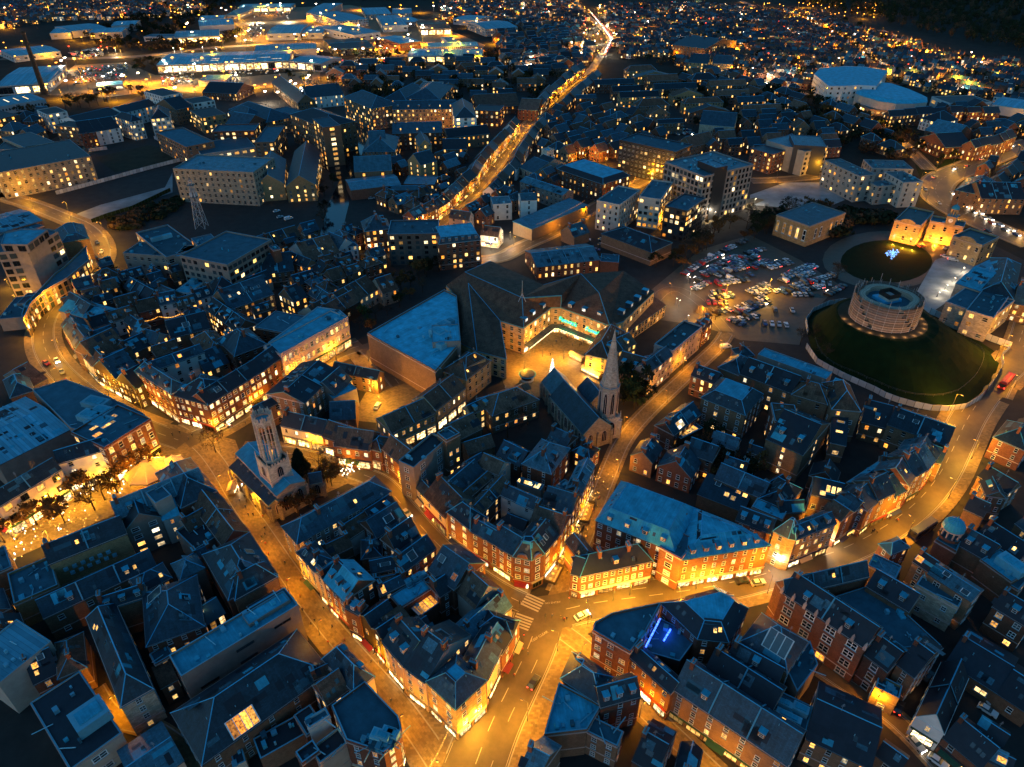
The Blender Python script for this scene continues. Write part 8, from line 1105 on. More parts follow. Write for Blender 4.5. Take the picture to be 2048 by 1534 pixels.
# far street lights, floodlights: lamps with a head bright enough to see
b = MB()
for i, (x, y, h, col) in enumerate(FARLAMPS):
 b.bar((x, y, 0), (x, y, h), .15, 'post_metal'); k = 2.0 if h > 9 else 1.1; b.box((x, y, h), (k, k, .6), col)
if b.f: tag(b.build('distant_lamps'), 'scatter of distant orange street lights', 'lights', None, 'stuff')
for i, (x, y, h, col) in enumerate(FARLAMPS):
 if i % 4 == 0: lamp_light(None, (x, y, h - 1), LAMP_POWER * 16, SOD if 'sod' in col else WHT)

# traffic signals and cafe terraces
for i, (x, y, rz, lab) in enumerate(SIGNALS):
 r = tag(empty('traffic_signal', (x, y, .2), rz), lab, 'traffic light', 'traffic signals at the junction'); q = MB(); q.bar((0, 0, 0), (0, 0, 3.4), .07, 'post_metal', 6); q.build('post', r)
 q = MB(); q.box((.12, 0, 2.4), (.28, .34, 1.0), 'dark_frame'); hd = q.build('signal_head', r); q = MB(); q.box((.28, 0, 3.08), (.05, .2, .2), 'lamp_red'); q.build('red_lamp', hd)
for x, y, rz, L, Wd, lab in CAFES:
 r = tag(empty('cafe_terrace', (x, y, .1), rz), lab, 'cafe terrace'); q = MB(); q.box((0, 0, 0), (L, Wd, .12), 'timber_fence'); q.build('deck', r)
 for sx, sy, lx, ly in ((0, -Wd / 2, L, .12), (0, Wd / 2, L, .12), (-L / 2, 0, .12, Wd), (L / 2, 0, .12, Wd)): q = MB(); q.box((sx, sy, .12), (lx, ly, .95), 'timber_dark'); q.build('rail', r)
 for k in range(int(L / 2)): q = MB(); u = -L / 2 + 1 + k * 2; q.bar((u, 0, .12), (u, 0, .85), .06, 'post_metal', 5); q.bar((u, 0, .85), (u, 0, .9), .45, 'canvas', 10); q.build('table', r)
 lamp_light(r, (0, 0, 3), LAMP_POWER * .25, SOD)
def tree_meshes(seed, h, r, crown, cm, dens=1, conifer=False):
 rnd = random.Random(seed); t = MB(); tips = []
 def limb(a, d, l, rad, lev):
  b_ = a + d * l; t.bar(a, b_, rad, 'bark', 5 if lev < 2 else 3, rad * .6)
  if lev >= 3: tips.append(b_); return
  n = rnd.choice((3, 4)) if lev < 2 else 3
  for k in range(n):
   ax = Vector((rnd.gauss(0, 1), rnd.gauss(0, 1), rnd.gauss(.1, .5))).normalized(); nd = (d * .55 + ax * .75).normalized()
   if nd.z < .02: nd.z = .1 + rnd.random() * .2; nd.normalize()
   limb(b_ if k else a + d * l * .8, nd, l * rnd.uniform(.62, .8), rad * .55, lev + 1)
 c = MB()
 if conifer:
  t.bar((0, 0, 0), (0, 0, h * .9), .25, 'bark', 6, .05)
  for k in range(int(420 * dens)):
   z = h * (.08 + .9 * rnd.random() ** 1.15); rr = r * (1 - z / h) ** .75 * rnd.uniform(.55, 1.05); a = rnd.uniform(0, 6.28); p = Vector((rr * math.cos(a), rr * math.sin(a), z))
   u = Vector((rnd.gauss(0, 1), rnd.gauss(0, 1), rnd.gauss(0, .6))).normalized() * .6; v = u.orthogonal().normalized() * .5; c.face([p - u - v, p + u - v, p + u + v, p - u + v], cm)
 else:
  limb(Vector((0, 0, 0)), Vector((0, 0, 1)), h * .3, max(.16, h * .022), 0)
  k = max(.1, r / max(.1, max(math.hypot(p.x, p.y) for p in tips))); kz = h / max(p.z for p in tips)
  t.v = [(x * k, y * k, z * kz) for x, y, z in t.v]; tips = [Vector((p.x * k, p.y * k, p.z * kz)) for p in tips]
  for p in tips:
   for q in range(int((9 if crown == 'bare' else 13) * dens)):
    o = p + Vector((rnd.gauss(0, 1), rnd.gauss(0, 1), rnd.gauss(0, .8))) * r * .11
    if crown == 'bare':
     d = (o - p + Vector((0, 0, .4))).normalized() * rnd.uniform(.6, 1.3); s = d.orthogonal().normalized() * .085; c.face([o - s, o + s, o + d], cm)
     d2 = Vector((rnd.gauss(0, 1), rnd.gauss(0, 1), rnd.gauss(.4, .6))).normalized() * rnd.uniform(.5, 1.0); c.face([o - s, o + s, o + d2], cm)
    else:
     s = r * .085 * rnd.uniform(.6, 1.2); u = Vector((rnd.gauss(0, 1), rnd.gauss(0, 1), rnd.gauss(0, 1))).normalized() * s; v = u.orthogonal().normalized() * s; c.face([o - u, o - v, o + u, o + v], cm)
 return t.mesh('trunk'), c.mesh('crown')
TK = {}
for kind, (h, r, cr, cm, cf) in dict(bare=(10, 5, 'bare', 'twigs', False), autumn=(9, 4.6, 'leafy', 'leaf_autumn', False), green=(8, 4.4, 'leafy', 'leaf_green', False), dark=(10, 5, 'leafy', 'leaf_dark', False), conifer=(9, 3, '', 'leaf_dark', True)).items():
 TK[kind] = [tree_meshes(31 * k + len(kind), h, r, cr, cm, 1, cf) + (h,) for k in range(3)]
TL = dict(bare='leafless brown tree', autumn='rusty leaved autumn tree', green='olive green bushy tree', dark='dark evergreen tree', conifer='narrow dark conifer')
rnd = random.Random(11)
def tree(x, y, kind, h, label=None, group=None, z=0):
 tm, cm, hh = rnd.choice(TK[kind]); s = h / hh; r = empty(kind + '_tree' if kind not in ('conifer',) else 'conifer', (x, y, z), rnd.uniform(0, 6.28)); r.scale = (s, s, s)
 inst('trunk', tm, r); inst('crown', cm, r); return tag(r, label or TL[kind], 'tree', group)
for x, y, h, kind, where, solo in ((*q[i:i + 3], k, w_, s) for k, w_, s, q in TREES for i in range(0, len(q), 3)):
 if covered(x, y, 1): continue
 tree(x, y, kind, h, TL[kind] + ' ' + where, None if solo else TL[kind] + 's ' + where)
for P, n, kinds, hr, where in TREEZONES:
 k = tries = 0; xs = [p[0] for p in P]; ys = [p[1] for p in P]
 while k < n and tries < n * 40:
  tries += 1; p = (rnd.uniform(min(xs), max(xs)), rnd.uniform(min(ys), max(ys)))
  if inpoly(p, P) and not covered(*p, -1) and not on_street(p, 1): kd = rnd.choice(kinds.split(',')); tree(*p, kd, rnd.uniform(*hr), TL[kd] + ' ' + where, TL[kd] + 's ' + where); k += 1
# woods as masses of leaf clumps
def wood(name, label, zone, n, cols, hh=9):
 rnd = random.Random(len(zone)); b = MB(); xs = [p[0] for p in zone]; ys = [p[1] for p in zone]; k = 0; tries = 0
 while k < n and tries < n * 20:
  tries += 1; x = rnd.uniform(min(xs), max(xs)); y = rnd.uniform(min(ys), max(ys))
  if not inpoly((x, y), zone) or covered(x, y, 1): continue
  k += 1; R = rnd.uniform(3, 6); H = rnd.uniform(.7, 1.2) * hh; m = rnd.choice(cols); b.bar((x, y, 0), (x, y, H * .6), .3, 'bark', 4)
  for q in range(46):
   d = Vector((rnd.gauss(0, 1), rnd.gauss(0, 1), rnd.gauss(.2, .8))).normalized(); p = Vector((x, y, H * .6)) + Vector((d.x * R, d.y * R, d.z * H * .42)) * rnd.uniform(.7, 1.05)
   u = d.orthogonal().normalized() * rnd.uniform(.7, 1.5); v = d.cross(u).normalized() * rnd.uniform(.7, 1.5); p2 = d * rnd.uniform(0, .7)
   b.face([p - u, p - v + p2, p + u, p + v + p2], m)
 tag(b.build(name), label, 'woodland', None, 'stuff')
for a in WOODS: wood(*a)

def car_meshes(col, van=False):
 L, Wd = (4.3, 1.75) if not van else (5.2, 2.0)
 prof = [(-L / 2, .35), (L / 2, .35), (L / 2, .75), (L / 2 - .15, .92), (L * .2, 1.02), (-L * .42, 1.05), (-L / 2, .85)] if not van else [(-L / 2, .4), (L / 2, .4), (L / 2, .95), (L * .34, 1.25), (-L / 2, 1.3)]
 cab = [(L * .19, 1.0), (L * .02, 1.46), (-L * .3, 1.46), (-L * .45, 1.04)] if not van else [(L * .35, 1.23), (L * .22, 2.05), (-L * .5, 2.1), (-L * .5, 1.28)]
 b = MB(); g = MB(); m = 'car_' + col
 def ext(bb, pr, w0, mm, w1=None):
  n = len(pr)
  for i in range(n):
   a, c = pr[i], pr[(i + 1) % n]; bb.face([(a[0], -w0, a[1]), (a[0], w0, a[1]), (c[0], w0, c[1]), (c[0], -w0, c[1])], mm)
  bb.face([(p[0], -w0, p[1]) for p in pr], mm); bb.face([(p[0], w0, p[1]) for p in reversed(pr)], mm)
 ext(b, prof, Wd / 2, m)
 w0, w1 = Wd / 2 - .05, Wd / 2 - .2
 def cabq(i, j, mm, bb): bb.face([(cab[i][0], -w0 if i in (0, 3) else -w1, cab[i][1]), (cab[i][0], w0 if i in (0, 3) else w1, cab[i][1]), (cab[j][0], w0 if j in (0, 3) else w1, cab[j][1]), (cab[j][0], -w0 if j in (0, 3) else -w1, cab[j][1])], mm)
 cabq(0, 1, 'glass_blue', g); cabq(1, 2, m, b); cabq(2, 3, m if van else 'glass_blue', b if van else g)
 for s in (-1, 1):
  P = [(cab[0][0], s * w0, cab[0][1]), (cab[1][0], s * w1, cab[1][1]), (cab[2][0], s * w1, cab[2][1]), (cab[3][0], s * w0, cab[3][1])]
  if van:
   q = lerp(P[0], P[3], .3), lerp(P[1], P[2], .22); A = [P[0], P[1], q[1], q[0]]; B2 = [q[0], q[1], P[2], P[3]]
   g.face(A if s < 0 else A[::-1], 'glass_blue'); b.face(B2 if s < 0 else B2[::-1], m)
  else: g.face(P if s < 0 else P[::-1], 'glass_blue')
  for x in (-L * .3, L * .31): b.bar((x, s * (Wd / 2 - .2), .33), (x, s * (Wd / 2 + .02), .33), .33, 'tyre', 8)
 h = MB(); t = MB()
 for s in (-1, 1):
  h.box((L / 2 + .02, s * (Wd / 2 - .32), .52), (.14, .5, .32), 'headlight'); t.box((-L / 2, s * (Wd / 2 - .25), .72), (.08, .3, .2), 'taillight')
 return b.mesh('body'), g.mesh('window_glass'), h.mesh('headlight'), t.mesh('taillight')
CM = {}
def car(x, y, rz, col, label, group=None, head=False, tail=False, van=False, z=.05, name=None):
 if (col, van) not in CM: CM[col, van] = car_meshes(col, van)
 b, g, h, t = CM[col, van]; r = empty(name or ('parked_car' if not (head or tail) else 'car') if not van else 'van', (x, y, z), rz)
 inst('body', b, r); inst('window_glass', g, r)
 if head: inst('headlight', h, r)
 if tail: inst('taillight', t, r)
 return tag(r, label, 'van' if van else 'car', group)
CN = dict(white='white', silver='silver', grey='grey', black='black', blue='dark blue', red='red')
COLS = ['white', 'silver', 'grey', 'black', 'black', 'blue', 'red', 'silver', 'white']
def cname(col, van, where): return CN[col] + (' van ' if van else ' car ') + where
for x, y, rz, col, where, group, hd, tl, van in CARS: car(x, y, rz, col, cname(col, van, where), None, hd, tl, van)
rnd = random.Random(9)
for P, where, step, hd, tl, off, parked, drop in CARROWS:
 for A, Bq in zip(P, P[1:]):
  L = math.dist(A, Bq); n = max(1, int(L / step)); an = math.atan2(Bq[1] - A[1], Bq[0] - A[0])
  for i in range(n + (1 if parked else 0)):
   if rnd.random() < drop: continue
   t = i / n if parked else (i + rnd.uniform(.2, .6)) / n; col = rnd.choice(COLS); van = parked and rnd.random() < .05
   x = A[0] + (Bq[0] - A[0]) * t - math.sin(an) * off; y = A[1] + (Bq[1] - A[1]) * t + math.cos(an) * off
   rz = an + (math.pi / 2 + rnd.choice((0, math.pi)) + rnd.uniform(-.05, .05) if parked else 0); lb = cname(col, van, where)
   hl = rnd.random() < hd; cr = car(x, y, rz, col, lb, lb.replace(' car ', ' cars ').replace(' van ', ' vans '), hl, rnd.random() < tl, van)
   if hl and not parked: lamp_light(cr, (3.2, 0, .7), LAMP_POWER * .08, WHT)
FARCARS = []
for P, n, lt in CARZONES:
 an, T, u0, u1, v0, v1 = grid(P, P[:2]); used = set(); tries = 0
 while len(used) < n and tries < n * 40:
  tries += 1; u = round(rnd.uniform(u0, u1) / 2.8) * 2.8; v = round(rnd.uniform(v0, v1) / 8.5) * 8.5; p = T(u, v)
  if (u, v) in used or not inpoly(p, P): continue
  used.add((u, v)); FARCARS.append((*p, an + math.pi / 2, rnd.choice(COLS), (1 if rnd.random() < .6 else 2) if rnd.random() < lt else 0))
if FARCARS:
 b = MB()
 for x, y, rz, col, lt in FARCARS:
  b.box((x, y, .3), (4.3, 1.75, .75), 'car_' + col, rz); b.box((x, y, 1.0), (2.2, 1.6, .5), 'glass_blue', rz)
  if lt: b.box((x, y, 1.0), (.7, .7, .9), 'headlight' if lt == 1 else 'taillight', rz)
 tag(b.build('distant_cars'), 'hundreds of tiny parked cars in the distant lit car parks', 'cars', None, 'stuff')
def gothic(bd, x, y, z, w_, h_, rz, glass='glass_dark', fm='pink_stone', d=.12):
 """pointed window: frame and panes standing a little proud of the wall at x, y"""
 ca, sa = math.cos(rz), math.sin(rz); T = lambda u, v, zz: (x + u * ca - v * sa, y + u * sa + v * ca, z + zz)
 arc = [(-w_ / 2, 0), (w_ / 2, 0), (w_ / 2, h_ * .62)] + [(w_ / 2 * math.cos(t) * (1), h_ * .62 + h_ * .38 * math.sin(t)) for t in (.5, 1.0)] + [(0, h_)] + [(-w_ / 2 * math.cos(t), h_ * .62 + h_ * .38 * math.sin(t)) for t in (1.0, .5)] + [(-w_ / 2, h_ * .62)]
 big = [(u * 1.22, zz * 1.06 - .15) for u, zz in arc]
 bd.face([T(u, -d, zz) for u, zz in big], fm)
 for i in range(len(big)): a, c = big[i], big[(i + 1) % len(big)]; bd.face([T(a[0], 0, a[1]), T(c[0], 0, c[1]), T(c[0], -d, c[1]), T(a[0], -d, a[1])], fm)
 bd.face([T(u, -d - .02, zz) for u, zz in arc], glass); 
 for u in ((0,) if w_ < 1.6 else (-w_ / 6, w_ / 6)): bd.face([T(u - .06, -d - .05, 0), T(u + .06, -d - .05, 0), T(u + .06, -d - .05, h_ * .85), T(u - .06, -d - .05, h_ * .85)], fm)
def square(x, y, s, rz): return [(x + (u * math.cos(rz) - v * math.sin(rz)) * s / 2, y + (u * math.sin(rz) + v * math.cos(rz)) * s / 2) for u, v in ((-1, -1), (1, -1), (1, 1), (-1, 1))]
def ngon(x, y, r, n, a0=0): return [(x + r * math.cos(a0 + 2 * math.pi * k / n), y + r * math.sin(a0 + 2 * math.pi * k / n)) for k in range(n)]
def crenels(b, pts, z, m, step=1.1, h=.7, t=.4):
 for i in range(len(pts)):
  p, q = Vector(pts[i]), Vector(pts[(i + 1) % len(pts)]); L = (q - p).length; n = max(2, int(L / step)); a = math.atan2((q - p).y, (q - p).x)
  for k in range(n): c = p.lerp(q, (k + .5) / n); b.box((c.x, c.y, z), (L / n * .55, t, h), m, a)
def face_angle(rz, k): return rz + k * math.pi / 2
# church with the tall stone spire
def spire_church():
 x, y = PT['spire_tower']; rz = PT['spire_rz']; H = PT['spire_h']; r = tag(empty('spire_church', (0, 0, 0)), 'stone church with a tall pale octagonal spire at the centre', 'church')
 b = MB(); z1 = H * .21; z2 = H * .48; sq = square(x, y, 7.0, rz); b.prism(sq, 0, z1, 'church_stone'); crenels(b, sq, z1, 'church_stone', 1.0, .7)
 for s in sq: b.box((s[0], s[1], 0), (1.3, 1.3, z1 * .9), 'church_stone', rz + .785); b.bar((s[0], s[1], z1), (s[0], s[1], z1 + 3.2), .35, 'church_stone', 4, .02)
 b.build('tower', r)
 b = MB(); b.prism(ngon(x, y, 3.35, 8, rz + math.pi / 8), z1, z2, 'church_stone'); o8 = ngon(x, y, 3.65, 8, rz + math.pi / 8); b.prism(o8, z2, z2 + .8, 'church_stone', 'lead')
 for p in ngon(x, y, 3.4, 8, rz + math.pi / 8): b.bar((*p, z1), (*p, z2 + 1.6), .3, 'pink_stone', 4, .12)
 b.build('octagonal_lantern', r)
 b = MB(); base = ngon(x, y, 3.2, 8, rz + math.pi / 8)
 for i in range(8): b.face([(*base[i], z2 + .8), (*base[(i + 1) % 8], z2 + .8), (x, y, H)], 'church_stone')
 for f in (.25, .5):  # lucarnes
  for k in range(0, 8, 2): a = rz + k * math.pi / 4; rr = 2.7 * (1 - f) + .15; zz = z2 + .8 + (H - z2) * f; b.box((x + rr * math.cos(a), y + rr * math.sin(a), zz), (.5, .5, 1.2), 'church_stone', a)
 sp = b.build('spire', r); b = MB(); b.bar((x, y, H - .3), (x, y, H + 1.6), .05, 'post_metal'); b.box((x, y, H + 1.1), (.7, .08, .08), 'post_metal', rz); b.build('weather_vane', sp)
 for k in range(8):
  a = rz + k * math.pi / 4; b = MB(); gothic(b, x + 3.12 * math.cos(a), y + 3.12 * math.sin(a), z1 + 2.0, 1.15, (z2 - z1) * .72, a + math.pi / 2, d=.16); b.build('belfry_window', r)
 for k in range(4):
  a = rz + k * math.pi / 2; b = MB(); gothic(b, x + 3.5 * math.cos(a), y + 3.5 * math.sin(a), 2.0, 3.0, 6.0, a + math.pi / 2, d=.2); b.build('window', r)
 nave(r, PT['spire_nave'])
def nave(r, parts):
 for pts, h, rt, rise, wm, rm in parts:
  wl, rf, rg = MB(), MB(), MB(); n = len(pts)
  for i in range(n): wl.wallq(pts[i], pts[(i + 1) % n], 0, h, wm)
  add_roof(rf, rg, wl, [tuple(p) for p in pts], h, rt, rise, wm, rm)
  P = [Vector(p) for p in pts]
  for i in range(4):
   a, c = P[i], P[(i + 1) % 4]; L = (c - a).length; u = (c - a).normalized(); nn = Vector((u.y, -u.x)); k = max(1, int(L / 4.2))
   for q in range(k + 1): p = a.lerp(c, q / k); wl.box((p.x + nn.x * .3, p.y + nn.y * .3, 0), (.7, .9, h * .85), wm, math.atan2(u.y, u.x))
   for q in range(k):
    p = a.lerp(c, (q + .5) / k); b = MB(); gothic(b, p.x, p.y, h * .25, min(1.9, L / k * .45), h * .58, math.atan2(u.y, u.x)); b.build('window', r)
  wl.build('wall', r); rf.build('roof', r); rg.build('ridge_cap', r) if rg.f else None
def lantern_church():
 x, y = PT['lantern_tower']; rz = PT['lantern_rz']; z1, z2, z3 = PT['lantern_z']; r = tag(empty('lantern_church', (0, 0, 0)), 'stone church with an openwork octagonal lantern tower by the junction', 'church')
 sq = square(x, y, 7.0, rz); b = MB(); b.prism(sq, 0, z1, 'church_stone'); b.prism(square(x, y, 7.3, rz), z1 * .62, z1 * .65, 'pink_stone'); b.prism(square(x, y, 7.3, rz), z1 - .6, z1, 'church_stone', 'lead'); crenels(b, sq, z1, 'church_stone', 1.0, .8)
 for s in sq: b.bar((*s, 0), (*s, z1 + 2.8), .65, 'church_stone', 4, .1)
 b.build('tower', r)
 for k in range(4):
  a = rz + k * math.pi / 2; b = MB(); gothic(b, x + 3.5 * math.cos(a), y + 3.5 * math.sin(a), z1 * .72, 1.7, z1 * .2, a + math.pi / 2, d=.2); b.build('window', r)
  b = MB(); gothic(b, x + 3.5 * math.cos(a), y + 3.5 * math.sin(a), z1 * .25, 1.5, z1 * .26, a + math.pi / 2, d=.2); b.build('window', r)
 b = MB(); o8 = ngon(x, y, 2.9, 8, rz + math.pi / 8); i8 = ngon(x, y, 2.35, 8, rz + math.pi / 8)
 b.prism(o8, z1, z1 + 1.2, 'church_stone', 'lead')
 for i in range(8):  # open lights: eight piers and arches
  p, q = Vector(o8[i]), Vector(o8[(i + 1) % 8]); b.bar((*o8[i], z1 + 1.2), (*o8[i], z2 + 2.6), .42, 'church_stone', 5, .14); m = p.lerp(q, .5); b.bar((m.x, m.y, z1 + 1.2), (m.x, m.y, z2 - 1.4), .12, 'pink_stone', 4)
  a = math.atan2((q - p).y, (q - p).x)
  for t0, t1, s in ((0, .5, 1), (.5, 1, -1)):
   A = p.lerp(q, t0); B_ = p.lerp(q, t1); za = z2 - 2.2 if t0 == 0 else z2 - .9; zb = z2 - .9 if t0 == 0 else z2 - 2.2; b.face([(A.x, A.y, za), (B_.x, B_.y, zb), (B_.x, B_.y, z2), (A.x, A.y, z2)], 'church_stone')
  zm = (z1 + z2) / 2; b.bar((*o8[i], zm), (*o8[(i + 1) % 8], zm), .12, 'pink_stone', 4); b.box((m.x, m.y, z2), ((q - p).length, .4, .6), 'church_stone', a)
 crenels(b, o8, z2 + .6, 'church_stone', .9, 1.3, .35); b.build('octagonal_lantern', r)
 b = MB(); b.prism(i8, z1 + 1.2, z1 + 1.5, 'lead'); b.prism(i8, z2 - .4, z2 - .2, 'lead'); b.build('lantern_floor', r)
 b = MB(); b.box((x, y, z1 + 1.6), (.9, .9, 1.4), 'lit_amber'); b.build('lantern_lamp', r)
 nave(r, PT['lantern_nave'])
def parish_church():
 x, y = PT['parish_tower']; rz = PT['parish_rz']; r = tag(empty('parish_church', (0, 0, 0)), 'small pale stone church with a square battlemented tower by the lit avenue', 'church')
 H = PT['parish_h']; sq = square(x, y, 6.2, rz); b = MB(); b.prism(sq, 0, H, 'church_stone', 'lead'); b.prism(square(x, y, 6.5, rz), H * .6, H * .62, 'pink_stone'); crenels(b, sq, H, 'church_stone', 1.1, .9)
 for s in sq: b.box((*s, 0), (1.2, 1.2, H * .75), 'church_stone', rz); b.bar((*s, H), (*s, H + 2), .3, 'church_stone', 4, .05)
 b.build('tower', r)
 for k in range(4):
  a = rz + k * math.pi / 2
  for z, h, w_ in ((H * .66, H * .2, 1.3), (H * .2, H * .3, 1.8)): b = MB(); gothic(b, x + 3.1 * math.cos(a), y + 3.1 * math.sin(a), z, w_, h, a + math.pi / 2, d=.2); b.build('window', r)
 nave(r, PT['parish_nave'])
# round keep on its mound, wrapped in scaffolding
def mound():
 ring = [Vector(p) for p in PT['mound_ring']]; cx, cy = PT['keep']; ztop = PT['keep_z']; n = 56; b = MB()
 def at(t):
  t = t % 1 * len(ring); i = int(t); f = t - i; p0, p1, p2, p3 = (ring[(i + k) % len(ring)] for k in (-1, 0, 1, 2))
  return p1 + (p2 - p0) * .5 * f + (2 * p0 - 5 * p1 + 4 * p2 - p3) * .5 * f * f + (3 * p1 - p0 - 3 * p2 + p3) * .5 * f ** 3
 rows = 14; G = []
 rnd = random.Random(3)
 for j in range(rows + 1):
  f = j / rows; R = []
  for k in range(n):
   p = at(k / n); a = math.atan2(p.y - cy, p.x - cx); top = Vector((cx + 17.5 * math.cos(a), cy + 17.5 * math.sin(a))); q = p.lerp(top, f); s = f * f * (3 - 2 * f)
   R.append((q.x, q.y, .02 + ztop * (.12 * min(1, f * 6) * 0 + s) + (rnd.uniform(-.25, .25) if 0 < j < rows else 0)))
  G.append(R)
 for j in range(rows):
  for k in range(n): b.face([G[j][k], G[j][(k + 1) % n], G[j + 1][(k + 1) % n], G[j + 1][k]], 'lawn')
 b.face([G[rows][k] for k in range(n)], 'earth_bank'); o = b.build('castle_mound'); tag(o, kind='structure')
 for p in o.data.polygons: p.use_smooth = True
 # low wire fence ring half way up the slope
 f = MB()
 for k in range(n):
  p, q = Vector(G[3][k]), Vector(G[3][(k + 1) % n])
  if p.y < cy + 8: f.bar(p, p + Vector((0, 0, 1.1)), .06, 'post_metal', 4); f.bar(p + Vector((0, 0, 1.05)), q + Vector((0, 0, 1.05)), .05, 'post_metal', 3); f.bar(p + Vector((0, 0, .6)), q + Vector((0, 0, .6)), .04, 'post_metal', 3)
 tag(f.build('wire_fence'), 'thin wire fence curving round the lower slope of the mound', 'fence')
def keep():
 x, y = PT['keep']; z0 = PT['keep_z']; H = 10.2; R = 10.5; r = tag(empty('castle_keep', (x, y, z0)), 'round stone castle keep wrapped in tiers of scaffolding on the mound', 'castle')
 def lob(a): return R + 1.3 * abs(math.cos(2 * a))
 n = 48; b = MB(); O = [(lob(a) * math.cos(a), lob(a) * math.sin(a)) for a in [2 * math.pi * k / n for k in range(n)]]; I = [((lob(a) - 2.4) * math.cos(a), (lob(a) - 2.4) * math.sin(a)) for a in [2 * math.pi * k / n for k in range(n)]]
 for k in range(n):
  j = (k + 1) % n; b.wallq(O[k], O[j], -1, H, 'limestone'); b.wallq(I[j], I[k], 0, H, 'limestone'); b.face([(*O[k], H), (*O[j], H), (*I[j], H), (*I[k], H)], 'limestone')
 b.build('wall', r); b = MB(); b.face([(*p, H - 2.2) for p in I], 'flat_felt'); b.box((0, 1.2, H - 2.2), (9, 7, 1.2), 'ridge', .3); b.build('roof_deck', r)
 b = MB(); b.prism(square(0, 0, 5.5, .35), H - 1, H + .2, 'pale_concrete')
 for k in range(4): p, q = square(0, 0, 5.8, .35)[k], square(0, 0, 5.8, .35)[(k + 1) % 4]; b.wallq(p, q, H + .2, H + 2.2, 'timber_fence'); b.wallq(q, p, H + .2, H + 2.2, 'dark_cladding')
 b.build('roof_opening', r)
 RS = 13.4; nt = 44
 for t in range(5):  # scaffold lifts: boarded walkways each with its rail
  b = MB(); z = .4 + t * 2.1
  for k in range(nt):
   a0, a1 = 2 * math.pi * k / nt, 2 * math.pi * (k + 1) / nt; P = [(rr * math.cos(a), rr * math.sin(a)) for rr, a in ((RS - 1.4, a0), (RS, a0), (RS, a1), (RS - 1.4, a1))]
   b.face([(*p, z) for p in P], 'timber_fence' if t else 'netting'); b.wallq(P[1], P[2], z - .1, z + .12, 'pink_stone')
   for dz in (1.05,): b.bar((*P[1], z + dz), (*P[2], z + dz), .05, 'scaffold_tube', 3)
   b.wallq(((RS - .02) * math.cos(a0), (RS - .02) * math.sin(a0)), ((RS - .02) * math.cos(a1), (RS - .02) * math.sin(a1)), z + .2, z + 1.95, 'netting') if (k + t) % 9 else None
  b.build('scaffold_lift', r)
 for k in range(nt // 2):
  a = 2 * math.pi * k / (nt // 2); b = MB(); b.bar((RS * math.cos(a), RS * math.sin(a), -2), (RS * math.cos(a), RS * math.sin(a), 12.3 + (2.0 if k % 5 == 0 else 0)), .07, 'scaffold_tube', 4); b.bar(((RS - 1.4) * math.cos(a), (RS - 1.4) * math.sin(a), -1), ((RS - 1.4) * math.cos(a), (RS - 1.4) * math.sin(a), 12), .07, 'scaffold_tube', 4); b.build('scaffold_standard', r)
 for k in range(12):
  a = -math.pi * (.02 + .96 * k / 11) ; px_, py_ = x + 16.2 * math.cos(a), y + 16.2 * math.sin(a); q = empty('floodlight', (px_, py_, z0 - .6)); b = MB(); b.box((0, 0, 0), (.5, .35, .4), 'post_metal'); b.box((0, 0, .4), (.4, .28, .12), 'lamp_sodium'); b.build('lamp_head', q)
  tag(q, 'small yellow ground floodlight at the foot of the scaffolded keep', 'floodlight', 'floodlights round the keep'); lamp_light(q, (.2 * math.cos(a), .2 * math.sin(a), 1.2), LAMP_POWER * .05, (1, .5, .2))
def hoarding(pts, h, label, m='hoarding', posts=True, panels=None):
 """site fence: every 2.4 m panel a part"""
 P = [Vector(p) for p in pts]; r = tag(empty('hoarding_fence', (P[0].x, P[0].y, 0)), label, 'fence'); c = [P[0]]
 for a, q in zip(P, P[1:]):
  n = max(1, round((q - a).length / 2.6)); c += [a.lerp(q, (k + 1) / n) for k in range(n)]
 for i, (a, q) in enumerate(zip(c, c[1:])):
  b = MB(); d = q - a; mm = m
  if panels and i in panels: mm = panels[i]
  b.box(((a.x + q.x) / 2 - P[0].x, (a.y + q.y) / 2 - P[0].y, .05), (d.length - .06, .12, h), mm, math.atan2(d.y, d.x)); b.build('panel', r)
  b = MB(); b.box((a.x - P[0].x, a.y - P[0].y, 0), (.16, .22, h + .12), 'post_metal', math.atan2(d.y, d.x)); b.build('post', r)
